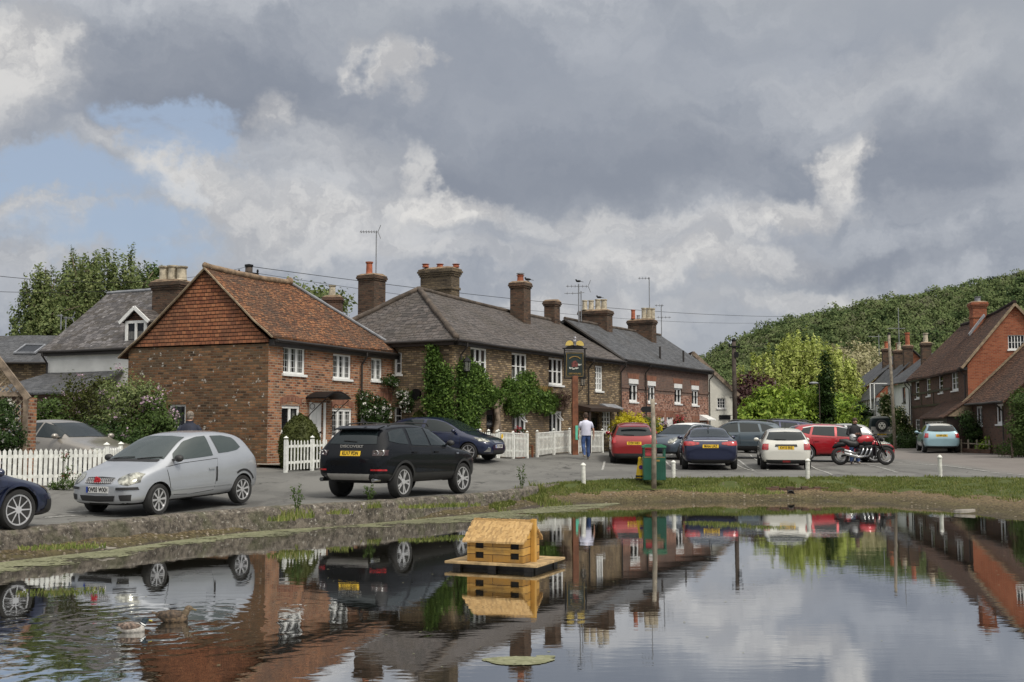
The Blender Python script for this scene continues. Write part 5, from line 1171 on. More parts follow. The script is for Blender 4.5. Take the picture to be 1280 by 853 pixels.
def silver_hatch():
    col = paint('silver paint', (.44, .46, .49), .55, .34)
    f = V(-.43, -.903, 0); hd = math.atan2(f.y, f.x); right = V(f.y, -f.x, 0)
    mid = V(-6.5, 20.7, 0) * .5 + V(-5.48, 22.85, 0) * .5 + right * .76 - f * ((1.12 - 1.25) / 2)
    c = Car('hatch', 3.64, 1.67, 1.5, mid, hd, col, 'small silver three-door hatchback with a red poppy on its grille', r=.29)
    c.wheels(8, .18, 'cover', steer=6)
    G_, P_ = M['carglass2'], M['plastic']
    # doors: dark gap with the skin laid over it
    for off, e, m_, nm in ((.0015, .012, M['well'], 'door_gap'), (.005, 0, col, 'door')):
        c.both(nm, [(.92 + e, .86 + e), (.5, .91 + e), (-.48 - e, .95 + e)], [(.80 + e, .36 - e), (.3, .33 - e), (-.36 - e, .36 - e)], m_, off=off, n=14, m=8)
    c.both('side_window', [(.62, 1.10), (.26, 1.31), (-.1, 1.385), (-.36, 1.395)], [(.70, .97), (.3, .985), (-.1, 1.0), (-.38, 1.015)], G_, off=.008)
    c.both('rear_side_window', [(-.50, 1.39), (-.85, 1.385), (-1.14, 1.33), (-1.2, 1.27)], [(-.56, 1.05), (-.85, 1.06), (-1.15, 1.09), (-1.28, 1.14)], G_, off=.008)
    c.both('side_moulding', [(.8, .47), (-.9, .46)], [(.8, .435), (-.9, .43)], col, off=.016, m=2); 
    c.both('door_edge_guard', [(-.41, .80), (-.455, .80)], [(-.40, .52), (-.445, .52)], P_, off=.012, n=2)
    c.patch('windscreen', 'F', [(-.50, 1.385), (-.25, 1.41), (.25, 1.41), (.50, 1.385)], [(-.66, 1.005), (-.35, 1.01), (.35, 1.01), (.66, 1.005)], G_, off=.008, m=8)
    c.patch('scuttle', 'F', [(-.62, .998), (0, 1.01), (.62, .998)], [(-.62, .962), (0, .97), (.62, .962)], P_, off=.007, m=2)
    c.wiper('F', (.12, 1.0), (.62, 1.03)); c.wiper('F', (-.5, 1.0), (.0, 1.03))
    c.patch('rear_window', 'B', [(-.48, 1.36), (.48, 1.36)], [(-.58, 1.08), (.58, 1.08)], G_, off=.008)
    c.mirror2('headlight', 'F', [(.42, .71), (.51, .775), (.64, .80), (.745, .77)], [(.42, .67), (.5, .605), (.64, .575), (.76, .63)], M['lens'], off=.01, n=12)
    c.patch('grille', 'F', [(-.33, .71), (0, .725), (.33, .71)], [(-.3, .61), (0, .60), (.3, .61)], P_, off=.008, m=3)
    mb = MB()
    for k in range(-7, 8):
        for sg in (-1, 1):
            y = k * .045; a, _ = c.hit('F', y, .62); b, _ = c.hit('F', y + sg * .05, .705)
            if a and b: mb.tube([a + V(.014, 0, 0), b + V(.014, 0, 0)], .004, 4)
    mb.build('grille_mesh', M['alloy'], c.root)
    pp = MB(); loc, _ = c.hit('F', -.02, .655)
    for k in range(4): a = k * math.pi / 2 + .4; pp.lathe([(.01, .0), (.05, .008), (.045, .014)], loc + V(.016, .04 * math.cos(a), .04 * math.sin(a)), 9, 'X')
    pp.lathe([(.022, .016), (.015, .022)], loc + V(.016, 0, 0), 8, 'X'); pp.build('poppy', simple('poppy red', (.5, .02, .03), .6), c.root)
    c.plate('F', .50, 'KW03 WXH', sc=1)
    c.patch('lower_grille', 'F', [(-.42, .40), (0, .39), (.42, .40)], [(-.38, .30), (0, .285), (.38, .30)], P_, off=.008, m=2)
    c.mirror2('bumper_strip', 'F', [(.44, .545), (.6, .55), (.75, .55)], [(.44, .50), (.6, .50), (.76, .50)], P_, off=.016, m=2)
    c.mirror2('fog_lamp', 'F', [(.5, .41), (.7, .42)], [(.52, .31), (.68, .31)], P_, off=.008, m=3)
    c.mirror2('tail_light', 'B', [(.56, 1.0), (.72, 1.0)], [(.60, .72), (.76, .72)], M['redlens'], off=.01)
    c.mirrors(.66, .985, P_); c.handles((-.28,), .77, col)
    sc = c.both('scuffed_arch', circ(-1.25, .29, .42, 8, 60, 150), circ(-1.25, .29, .375, 8, 60, 150), P_, off=.006, m=2)
    c.plate('B', .72, 'KW03 WXH')
silver_hatch()

def black_suv():
    col = paint('black paint', (.005, .006, .008), 0, .3); col.node_tree.nodes['Principled BSDF'].inputs['Coat Weight'].default_value = .35; col.node_tree.nodes['Principled BSDF'].inputs['Specular IOR Level'].default_value = .1
    f = V(.441, .897, 0); right = V(f.y, -f.x, 0); mid = (V(-2.46, 25.1, 0) + V(-1.2, 27.56, 0)) * .5 - right * .86
    c = Car('suv', 4.47, 1.84, 1.7, mid, math.atan2(f.y, f.x), col, 'black off-road estate car seen from behind, beside the white gate fence', r=.375, axles=(1.38, -1.36), cladding=.56)
    c.wheels(5, .23, 'split', rimr=.74, steer=-4); c.arches()
    G_, P_ = M['carglass'], M['plastic']
    c.both('front_window', [(.62, 1.36), (.35, 1.5), (.0, 1.57), (-.12, 1.58)], [(.72, 1.17), (.4, 1.17), (0, 1.18), (-.14, 1.18)], G_, off=.008)
    c.both('rear_door_window', [(-.20, 1.585), (-.92, 1.57)], [(-.22, 1.17), (-1.0, 1.19)], G_, off=.008)
    c.both('quarter_window', [(-1.05, 1.56), (-1.45, 1.52), (-1.68, 1.47)], [(-1.13, 1.2), (-1.5, 1.22), (-1.82, 1.27)], G_, off=.008)
    for off, e, m_, nm in ((.0015, .012, M['well'], 'door_gap'), (.005, 0, col, 'door')):
        c.both(nm, [(.92 + e, 1.10 + e), (-.16 - e, 1.14 + e)], [(.86 + e, .58 - e), (-.14 - e, .58 - e)], m_, off=off, m=8)
        c.both(nm, [(-.19 + e, 1.14 + e), (-1.12 - e, 1.15 + e)], [(-.17 + e, .58 - e), (-.86 - e, .58 - e)], m_, off=off, m=8)
    c.patch('rear_window', 'B', [(-.5, 1.52), (0, 1.54), (.5, 1.52)], [(-.62, 1.21), (0, 1.20), (.62, 1.21)], G_, off=.008)
    sp = MB(); sp.prism([V(-1.7, -.58, 1.585), V(-1.98, -.56, 1.52), V(-2.0, 0, 1.535), V(-1.98, .56, 1.52), V(-1.7, .58, 1.585)], V(0, 0, .03)); sp.build('roof_spoiler', col, c.root, bevel=.008)
    c.wiper('B', (-.1, 1.25), (.25, 1.27))
    c.plate('B', 1.0, 'KU17 PDN', y=-.02)
    Mx = Matrix(((0, 0, -1, 0), (-1, 0, 0, 0), (0, 1, 0, 0), (0, 0, 0, 1))); loc, _ = c.hit('B', 0, 1.155); Mx.translation = loc + V(-.012, 0, 0)
    text('DISCOVERY', .085, M['silverplastic'], c.root, Mx, 'tailgate_lettering', sx=1.35)
    tl = c.mirror2('tail_light', 'B', [(.58, 1.07), (.86, 1.08)], [(.60, .95), (.87, .96)], simple('smoked lamp', (.03, .014, .014), .2, coat=.4), off=.012)
    for sy in (1, -1):
        for y in (.68, .8):
            l, n_ = c.hit('B', sy * y, 1.01)
            r_ = MB(); r_.tube([l + n_ * .016 + V(0, .055 * math.cos(a * .5236), .055 * math.sin(a * .5236)) for a in range(12)], .009, 5, closed=True); r_.build('lamp_ring', M['chrome'], tl[0 if sy > 0 else 1])
    c.mirror2('reflector', 'B', [(.58, .665), (.86, .665)], [(.58, .63), (.86, .63)], M['redlens'], off=.012, m=2)
    c.patch('skid_plate', 'B', [(-.56, .56), (.56, .56)], [(-.5, .44), (.5, .44)], M['silverplastic'], off=.02, m=3)
    ex = MB()
    for y in (-.68, .68): ex.tube([V(-2.05, y, .43), V(-2.3, y, .43)], .045, 10)
    ex.build('exhaust', M['chrome'], c.root)
    for sy in (1, -1):
        rr = MB(); rr.tube([V(.2, sy * .58, 1.62), V(.1, sy * .58, 1.685), V(-.8, sy * .58, 1.70), V(-1.4, sy * .57, 1.66), V(-1.55, sy * .56, 1.61)], .018, 6); rr.build('roof_rail', M['plastic'], c.root)
    an = MB(); an.prism([V(-1.55, 0, 1.70), V(-1.75, 0, 1.70), V(-1.72, 0, 1.78)], V(0, .03, 0)); an.build('fin_aerial', M['plastic'], c.root)
    c.mirrors(.66, 1.2, M['plastic']); c.handles((.02, -.95), 1.02, col)
    c.patch('windscreen', 'F', [(-.6, 1.58), (.6, 1.58)], [(-.75, 1.2), (.75, 1.2)], G_, off=.008)
    c.patch('door_badge', 'R', [(1.12, 1.0), (1.0, 1.0)], [(1.12, .97), (1.0, .97)], M['chrome'], off=.01, n=2, m=1)
black_suv()

def generic(tpl, L, W, H, loc, hdg, colour, label, rear=None, front=None, r=.3, ax=None, metal=.3, spokes=7, style='alloy', roofcol=None, tail='tall', clad=0, doors=2, twin=True, name='parked_car', cat='car', group='cars parked around the pond', col=None):
    col = col or paint(label.split(',')[0][:30] + ' paint', colour, metal)
    c = Car(tpl, L, W, H, loc, R(hdg), col, label, r=r, axles=ax, cladding=clad, name=name, cat=cat, group=group); c.wheels(spokes, .2, style, rimr=.75)
    kx, ky, kz = c.k; G_, P_ = M['carglass'], M['plastic']; S = lambda P: [(a * kx, b * kz) for a, b in P]; Y = lambda P: [(a * ky, b * kz) for a, b in P]
    if tpl == 'saloon':
        c.both('front_window', S([(.62, 1.12), (.2, 1.27), (-.15, 1.325)]), S([(.72, .97), (.2, .98), (-.17, .985)]), G_, off=.008); c.both('rear_door_window', S([(-.22, 1.325), (-.8, 1.29), (-1.2, 1.18)]), S([(-.24, .985), (-.8, 1.0), (-1.35, 1.05)]), G_, off=.008)
        c.patch('rear_window', 'B', Y([(-.52, 1.33), (0, 1.345), (.52, 1.33)]), Y([(-.66, 1.085), (0, 1.10), (.66, 1.085)]), G_, off=.008); c.patch('windscreen', 'F', Y([(-.55, 1.32), (0, 1.34), (.55, 1.32)]), Y([(-.64, 1.01), (0, 1.02), (.64, 1.01)]), G_, off=.008)
        c.mirrors(.6 * kx, 1.0 * kz, col); dz = (.96, .34); dx = (.85, -.2, -1.2); c.handles((-.05 * kx, -1.05 * kx), .86 * kz, col)
    elif tpl == 'suv':
        c.both('front_window', S([(.62, 1.36), (.35, 1.52), (.0, 1.59), (-.12, 1.60)]), S([(.72, 1.17), (.4, 1.17), (0, 1.18), (-.14, 1.18)]), G_, off=.008); c.both('rear_door_window', S([(-.20, 1.58), (-.98, 1.56)]), S([(-.22, 1.18), (-1.08, 1.2)]), G_, off=.008)
        c.both('quarter_window', S([(-1.1, 1.56), (-1.4, 1.52), (-1.65, 1.4)]), S([(-1.17, 1.21), (-1.4, 1.23), (-1.72, 1.33)]), G_, off=.008); c.patch('rear_window', 'B', Y([(-.5, 1.52), (.5, 1.52)]), Y([(-.62, 1.21), (.62, 1.21)]), G_, off=.008)
        c.patch('windscreen', 'F', Y([(-.6, 1.58), (.6, 1.58)]), Y([(-.75, 1.22), (.75, 1.22)]), G_, off=.008); c.mirrors(.64 * kx, 1.2 * kz, P_); dz = (1.13, .56); dx = (.9, -.17, -1.1); c.handles((.0, -.95 * kx), 1.02 * kz, col)
        for sy in (1, -1):
            rr = MB(); rr.tube([V(.2 * kx, sy * .64 * ky, 1.66 * kz), V(0, sy * .64 * ky, 1.72 * kz), V(-1.4 * kx, sy * .64 * ky, 1.73 * kz), V(-1.7 * kx, sy * .62 * ky, 1.66 * kz)], .028, 6); rr.build('roof_rail', M['plastic'], c.root)
    elif tpl == 'hatch':
        if doors == 4:
            c.both('front_window', S([(.62, 1.10), (.26, 1.30), (-.1, 1.38)]), S([(.70, .98), (.3, .985), (-.12, 1.0)]), G_, off=.008); c.both('rear_door_window', S([(-.18, 1.385), (-.7, 1.39), (-.85, 1.38)]), S([(-.2, 1.0), (-.7, 1.03), (-.95, 1.05)]), G_, off=.008); c.both('quarter_window', S([(-.93, 1.375), (-1.2, 1.30)]), S([(-1.02, 1.07), (-1.3, 1.15)]), G_, off=.008)
            dx = (.9, -.15, -.98)
        else:
            c.both('front_window', S([(.62, 1.10), (.26, 1.30), (-.1, 1.38), (-.36, 1.39)]), S([(.70, .98), (.3, .985), (-.1, 1.0), (-.38, 1.01)]), G_, off=.008); c.both('rear_side_window', S([(-.47, 1.39), (-.9, 1.385), (-1.2, 1.30)]), S([(-.52, 1.02), (-.9, 1.04), (-1.3, 1.12)]), G_, off=.008); dx = (.9, -.45)
        dz = (.93, .34); c.patch('windscreen', 'F', Y([(-.50, 1.385), (-.25, 1.41), (.25, 1.41), (.50, 1.385)]), Y([(-.65, 1.005), (-.35, 1.01), (.35, 1.01), (.65, 1.005)]), G_, off=.008)
        c.patch('rear_window', 'B', Y([(-.52, 1.36), (0, 1.38), (.52, 1.36)]), Y([(-.63, 1.10), (-.3, 1.07), (.3, 1.07), (.63, 1.10)]), G_, off=.008); c.mirrors(.66 * kx, .99 * kz, col); c.handles((-.25 * kx,) if doors == 2 else (-.02 * kx, -.8 * kx), .80 * kz, col); c.wiper('B', (0, 1.09 * kz), (.38 * ky, 1.11 * kz))
    if tpl != 'boxy':
        for off, e, m_, nm in ((.0015, .012, M['well'], 'door_gap'), (.005, 0, col, 'door')):
            for i in range(len(dx) - 1): c.both(nm, S([(dx[i] - .02 + e, dz[0] + e), (dx[i + 1] + .02 - e, dz[0] + .02 + e)]), S([(dx[i] - .06 + e, dz[1] - e), (dx[i + 1] + (.02 if i < len(dx) - 2 or len(dx) == 2 else .2) - e, dz[1] - e)]), m_, off=off, n=10, m=6)
        if roofcol: c.patch('roof_panel', 'T', [(.22 * kx, -.55 * ky), (.22 * kx, .55 * ky)], [(-1.45 * kx, -.56 * ky), (-1.45 * kx, .56 * ky)], roofcol, off=.006, n=8, m=12)
    return c, S, Y

def add_cars():
    # navy sports coupe at the left edge
    f = V(.45, .893, 0); right = V(f.y, -f.x, 0); w = V(-7.83, 17.8, 0); L = 4.04; axf = 1.19
    mid = w - f * axf - right * .76
    c, S, Y = generic('hatch', L, 1.76, 1.35, mid, math.degrees(math.atan2(f.y, f.x)), (.012, .018, .05), 'dark navy coupe cut off by the left edge of the picture', r=.325, ax=(axf, -1.24), metal=.4, spokes=9, style='alloy')
    c.both('arch_lip', circ(axf, .325, .42, 12, -5, 185), circ(axf, .325, .37, 12, -5, 185), c.paint, off=.018, m=2); c.both('side_repeater', [(.72, .72), (.64, .72)], [(.72, .69), (.64, .69)], M['lens'], off=.008, n=2, m=1)
    c.mirror2('bumper_intake', 'F', [(.45, .46), (.80, .46)], [(.5, .25), (.8, .25)], M['plastic'], off=.008); c.mirror2('headlight', 'F', [(.5, .64), (.76, .68)], [(.5, .54), (.78, .56)], M['lens'], off=.008)
    # pale saloon behind the picket fence
    p = at(97, 560, 28.6); c, S, Y = generic('saloon', 4.5, 1.76, 1.46, (p.x - .3, p.y), -28, (.30, .275, .24), 'pale gold saloon behind the white picket fence on the left', r=.31, ax=(1.4, -1.3), metal=.5)
    c.mirror2('headlight', 'F', Y([(.45, .74), (.78, .8)]), Y([(.5, .62), (.8, .66)]), M['lens'], off=.01)
    # dark blue hatch nose-on to the pub fence
    f = V(math.cos(R(-24)), math.sin(R(-24)), 0); w = at(587, 570, 36.6); mid = V(w.x, w.y, 0) - f * 1.3 + V(-f.y, f.x, 0) * .8
    c, S, Y = generic('hatch', 3.95, 1.7, 1.43, mid, -24, (.007, .013, .045), 'dark blue hatchback parked beside the creeper with its headlight toward the road', r=.3, ax=(1.25, -1.22), doors=2, spokes=7)
    c.mirror2('headlight', 'F', Y([(.50, .74), (.64, .79), (.75, .80)]), Y([(.50, .67), (.62, .65), (.76, .69)]), M['lens'], off=.012); c.patch('grille', 'F', Y([(-.32, .70), (.32, .70)]), Y([(-.28, .62), (.28, .62)]), M['chrome'], off=.008); c.patch('lower_grille', 'F', Y([(-.42, .40), (.42, .40)]), Y([(-.38, .27), (.38, .27)]), M['plastic'], off=.008); c.mirror2('fog_lamp', 'F', Y([(.56, .45), (.64, .5)]), Y([(.56, .33), (.72, .33)]), M['chrome'], off=.01); c.plate('F', .49, 'FL12 RXW')
    # red hatch seen from behind, by the bin
    c, S, Y = generic('hatch', 3.95, 1.74, 1.48, (4.55, 42.6), 86, (.26, .008, .01), 'red hatchback seen from behind, left of the green litter bin', r=.3, ax=(1.27, -1.22), metal=.2)
    c.mirror2('tail_light', 'B', Y([(.60, 1.02), (.74, 1.0)]), Y([(.62, .80), (.80, .78)]), M['redlens'], off=.014); c.patch('bumper_trim', 'B', Y([(-.72, .44), (.72, .44)]), Y([(-.66, .28), (.66, .28)]), M['plastic'], off=.01); c.plate('B', .80, 'EY59 WRV')
    sp = MB(); sp.prism([V(-1.66, -.5, 1.4), V(-1.78, -.48, 1.375), V(-1.78, .48, 1.375), V(-1.66, .5, 1.4)], V(0, 0, .025)); sp.build('roof_spoiler', c.paint, c.root)
    # navy saloon seen from behind
    c, S, Y = generic('saloon', 4.67, 1.87, 1.42, (6.85, 39.5), 83, (.008, .012, .045), 'dark navy saloon seen from behind with long red tail lights', r=.335, ax=(1.5, -1.33), metal=.4, spokes=10)
    c.mirror2('tail_light', 'B', Y([(.36, .92), (.60, .95), (.84, .96)]), Y([(.36, .86), (.6, .82), (.86, .82)]), M['redlens'], off=.014, n=12); c.patch('boot_strip', 'B', Y([(-.56, .985), (.56, .985)]), Y([(-.56, .965), (.56, .965)]), M['chrome'], off=.01, m=1); c.plate('B', .80, 'MA66 UAZ'); c.patch('bumper_trim', 'B', Y([(-.66, .36), (.66, .36)]), Y([(-.6, .25), (.6, .25)]), M['plastic'], off=.01)
    an = MB(); an.prism([V(-1.0, 0, 1.385), V(-1.2, 0, 1.35), V(-1.17, 0, 1.43)], V(0, .03, 0)); an.build('fin_aerial', M['plastic'], c.root)
    # white hatch with red lamps
    wp = paint('cream white paint', (.62, .61, .55), 0, .3)
    c, S, Y = generic('hatch', 3.82, 1.72, 1.41, (9.65, 40.1), 80, None, 'cream-white three-door hatchback seen from behind, right of the navy saloon', r=.305, ax=(1.27, -1.23), col=wp, spokes=6)
    c.mirror2('tail_light', 'B', Y([(.56, .95), (.74, .95)]), Y([(.57, .74), (.77, .74)]), M['redlens'], off=.016); c.patch('boot_handle', 'B', Y([(-.34, .93), (.34, .93)]), Y([(-.36, .85), (.36, .85)]), M['plastic'], off=.016, m=2); c.plate('B', .76, 'KW15 EKE'); c.patch('bumper_trim', 'B', Y([(-.74, .38), (.74, .38)]), Y([(-.7, .24), (.7, .24)]), M['plastic'], off=.012); c.patch('fog_lamp', 'B', Y([(-.12, .36), (.12, .36)]), Y([(-.12, .30), (.12, .30)]), M['redlens'], off=.02, m=1)
    an = MB(); an.tube([V(-1.35, 0, 1.39), V(-1.5, 0, 1.6)], .008, 5); an.build('aerial', M['plastic'], c.root)
    # grey-blue hatch with white roof, nose toward the bin
    f = V(math.cos(R(-128)), math.sin(R(-128)), 0); c, S, Y = generic('hatch', 3.8, 1.7, 1.45, (6.95, 45.6), -132, (.045, .065, .09), 'grey-blue hatchback with white roof, its nose behind the navy saloon', r=.31, ax=(1.26, -1.22), roofcol=M['white'])
    c.mirror2('headlight', 'F', circ(.58, .72, .13, 10, 0, 180), circ(.58, .72, .13, 10, 0, -180), M['lens'], off=.014)
    # blue-grey tall estate side on
    c, S, Y = generic('suv', 4.3, 1.8, 1.58, (9.3, 47.2), 173, (.06, .085, .105), 'blue-grey tall estate car with dark roof rails, behind the cream-white hatchback', r=.34, ax=(1.3, -1.32), metal=.4, clad=.5)
    # red crossover side on
    c, S, Y = generic('hatch', 4.27, 1.78, 1.48, (12.85, 44.6), -4, (.33, .006, .013), 'bright red crossover seen side on behind the motorcycle', r=.33, ax=(1.28, -1.32), metal=.2, doors=4)
    c.mirror2('headlight', 'F', Y([(.42, .80), (.76, .86)]), Y([(.46, .70), (.80, .72)]), M['lens'], off=.012); c.both('window_trim', S([(.66, 1.13), (.26, 1.335), (-.1, 1.41), (-.85, 1.41), (-1.22, 1.33)]), S([(.69, 1.10), (.26, 1.30), (-.1, 1.38), (-.85, 1.38), (-1.2, 1.3)]), M['chrome'], off=.01, m=1, n=20)
    # roofs beyond
    generic('hatch', 3.9, 1.75, 1.48, (13.6, 55.5), 170, (.02, .05, .4), 'bright blue car with only its roof showing beyond the red crossover', r=.3, metal=.2)
    generic('suv', 4.4, 1.8, 1.62, (12.1, 52.2), 176, (.03, .035, .09), 'dark blue car with only its roof showing above the cream-white hatchback', r=.33, clad=.5)
    generic('hatch', 3.9, 1.75, 1.46, (17.2, 60), 178, (.3, .3, .3), 'silver-grey car far behind the red crossover', r=.3)
    # pale blue hatch on the right
    c, S, Y = generic('hatch', 3.75, 1.7, 1.41, (20.95, 55.4), 76, (.29, .44, .5), 'pale blue small hatchback parked on the lane at the right', r=.3, ax=(1.25, -1.22), metal=.25, roofcol=wp)
    c.mirror2('tail_light', 'B', Y([(.58, .98), (.72, .98)]), Y([(.6, .76), (.76, .76)]), M['redlens'], off=.016); c.plate('B', .82, 'LO58 GZK'); c.patch('bumper_trim', 'B', Y([(-.7, .34), (.7, .34)]), Y([(-.66, .24), (.66, .24)]), M['plastic'], off=.012)
    # off-roader
    dk = paint('dark green paint', (.012, .02, .018), .1, .4); f = V(math.cos(R(82)), math.sin(R(82)), 0)
    c, S, Y = generic('boxy', 3.9, 1.79, 1.98, (25.25, 77.6), 80, None, 'boxy dark off-roader with a spare wheel on its back door', r=.39, ax=(1.3, -1.06), col=dk, cat='off-roader', name='off_roader', style='alloy')
    c.patch('rear_window', 'B', [(-.6, 1.8), (.6, 1.8)], [(-.66, 1.3), (.66, 1.3)], M['carglass'], off=.008); c.patch('roof_panel', 'T', [(.3, -.72), (.3, .72)], [(-1.88, -.72), (-1.88, .72)], wp, off=.012, n=8, m=10); c.both('side_window', [(.5, 1.75), (-1.7, 1.75)], [(.5, 1.3), (-1.7, 1.3)], M['carglass'], off=.008)
    c.patch('back_door', 'B', [(-.7, 1.25), (.7, 1.25)], [(-.74, .75), (.74, .75)], M['silverplastic'], off=.01); c.plate('B', .72, 'L427 KNM', sc=1.1)
    sw = MB(); sw.lathe([(.22, 0), (.38, .0), (.4, .06), (.4, .16), (.36, .2), (.22, .2)], (-2.16, .02, 1.32), 24, 'X'); so = sw.build('spare_wheel', M['tyre'], c.root); hb = MB(); hb.lathe([(.24, 0), (.24, .03), (.12, .05)], (-2.2, .02, 1.32), 18, 'X'); hb.build('rim', wp, so)
    hl = MB()
    for k in range(6): a = k * math.pi / 3; hl.lathe([(.035, 0), (.035, .01)], V(-2.21, .02 + .17 * math.cos(a), 1.32 + .17 * math.sin(a)), 8, 'X')
    hl.lathe([(.07, 0), (.07, .012)], (-2.215, .02, 1.32), 10, 'X'); hl.build('wheel_holes', M['well'], so); bp = MB(); bp.box((-1.98, 0, .62), (.12, 1.7, .14)); bp.build('rear_bumper', M['silverplastic'], c.root)
add_cars()
# ================================================================ vegetation
import numpy as np
def leaves(name, mat, centres, n, size, seed=0, spread=.25, drape=0, up=.3, parent=None, kind=None, loc=None, aspect=.55, face=None, align=1.1):
    """centres (k,3): n leaf-sized faces gathered round them; drape hangs them below their centre"""
    rg = np.random.default_rng(seed); c = np.asarray(centres); k = len(c); i = rg.integers(0, k, n)
    p = c[i] + rg.normal(0, 1, (n, 3)) * np.array([spread, spread, spread * .8])
    if drape: t = rg.random(n) ** .8; p = c[i] + rg.normal(0, 1, (n, 3)) * .07 + np.stack([rg.normal(0, .05, n), rg.normal(0, .05, n), -t * drape * (.5 + rg.random(k)[i])], 1)
    d = rg.normal(0, 1, (n, 3)); d[:, 2] += up * (-2 if drape else 1); d /= np.linalg.norm(d, axis=1)[:, None]
    if face is not None:      # leaves turn their faces outward from the crown
        o = np.asarray(face)[i] * align + rg.normal(0, .55, (n, 3)); o /= np.linalg.norm(o, axis=1)[:, None]
        d -= o * (d * o).sum(1)[:, None]; d /= np.linalg.norm(d, axis=1)[:, None]; s = np.cross(o, d)
    else: s = rg.normal(0, 1, (n, 3)); s -= d * (s * d).sum(1)[:, None]; s /= np.linalg.norm(s, axis=1)[:, None]
    L = size * (.6 + .8 * rg.random(n))[:, None]; W = L * aspect
    nrm = np.cross(d, s) * L * .12
    vs = np.stack([p - d * L / 2, p + s * W / 2 + nrm, p + d * L / 2, p - s * W / 2 + nrm], 1).reshape(-1, 3)
    if loc is not None: vs = vs - np.array(loc)
    me = bpy.data.meshes.new(name); me.vertices.add(4 * n); me.vertices.foreach_set('co', vs.ravel().astype(np.float32))
    me.loops.add(4 * n); me.loops.foreach_set('vertex_index', np.arange(4 * n, dtype=np.int32)); me.polygons.add(n); me.polygons.foreach_set('loop_start', np.arange(0, 4 * n, 4, dtype=np.int32))
    me.polygons.foreach_set('loop_total', np.full(n, 4, dtype=np.int32)); me.update(); me.validate(); me.materials.append(mat)
    o = link(bpy.data.objects.new(name, me), parent)
    if kind: o['kind'] = kind
    return o
def crown_points(lobes, k, seed, shell=.55, rough=.22):
    rg = np.random.default_rng(seed); lb = np.array([l[:6] for l in lobes], float); w = (lb[:, 3] * lb[:, 4] * lb[:, 5]) ** .67; w /= w.sum()
    i = rg.choice(len(lb), k, p=w); d = rg.normal(0, 1, (k, 3)); d /= np.linalg.norm(d, axis=1)[:, None]
    bump = sum(np.sin(d @ rg.normal(0, f, 3) + i * 1.7 + rg.random() * 6) for f in (3, 4, 6, 8)) / 4
    r = (shell + (1 - shell) * rg.random(k) ** .6) * (1 + rough * bump)
    return lb[i, :3] + d * r[:, None] * lb[i, 3:]
M['leaf_birch'] = leafmat('birch leaves', [(.05, .075, .025), (.1, .14, .045), (.17, .21, .075), (.24, .27, .11)])
M['leaf_dark'] = leafmat('dark leaves', [(.016, .034, .01), (.03, .06, .014), (.05, .09, .022)])
M['leaf_mid'] = leafmat('mid green leaves', [(.03, .055, .014), (.06, .1, .024), (.1, .15, .038)])
M['leaf_bright'] = leafmat('bright yellow green leaves', [(.07, .12, .012), (.15, .24, .03), (.24, .34, .045), (.32, .4, .07)])
M['leaf_willow'] = leafmat('willow leaves', [(.14, .19, .035), (.3, .36, .075), (.43, .49, .13), (.52, .54, .2)])
M['leaf_pale'] = leafmat('pale blossom and leaf', [(.2, .2, .09), (.34, .32, .17), (.46, .42, .27)])
M['leaf_purple'] = leafmat('purple leaves', [(.035, .018, .02), (.075, .035, .035), (.11, .06, .045)])
M['leaf_ivy'] = leafmat('creeper leaves', [(.02, .042, .012), (.055, .105, .022), (.11, .19, .038), (.19, .28, .06)])
M['leaf_yellow'] = leafmat('golden leaves', [(.32, .3, .015), (.5, .44, .02), (.6, .52, .04)])
M['leaf_box'] = leafmat('clipped olive green leaves', [(.03, .04, .012), (.06, .072, .018), (.09, .1, .025)])
M['twig'] = leafmat('bare brown twigs', [(.06, .04, .03), (.12, .08, .06), (.16, .11, .08)], transl=0)
M['petal_white'] = leafmat('white petals', [(.6, .6, .55), (.75, .73, .68)]); M['petal_pink'] = leafmat('pink petals', [(.42, .28, .36), (.6, .46, .55)]); M['petal_red'] = leafmat('red petals', [(.35, .02, .04), (.5, .08, .1)])
M['petal_cream'] = leafmat('cream petals', [(.5, .47, .28), (.65, .6, .4)])
def limbs(mb, base, top, r, tips, seed=0, n=7):
    rd = random.Random(seed); base, top = Vector(base), Vector(top); m = 8; pts = [base.lerp(top, i / m) + V(rd.uniform(-1, 1), rd.uniform(-1, 1), 0) * r * .5 * (i > 0) for i in range(m + 1)]
    mb.tube(pts, [r * (1.25 if i == 0 else 1) * (1 - .75 * i / m) for i in range(m + 1)], 9)
    for k in range(n):
        t = rd.choice(tips); t = Vector(t[:3]); i = rd.randint(2, m - 1); a = pts[i]; mid = a.lerp(t, .5) + V(0, 0, (t - a).length * .12)
        rr = r * (1 - .75 * i / m) * .6; mb.tube([a, mid, t], [rr, rr * .6, rr * .22], 6)
        for q in range(3): t2 = mid + V(rd.uniform(-1, 1), rd.uniform(-1, 1), rd.uniform(.1, 1)) * (t - a).length * .35; mb.tube([mid, t2], [rr * .4, rr * .12], 5)
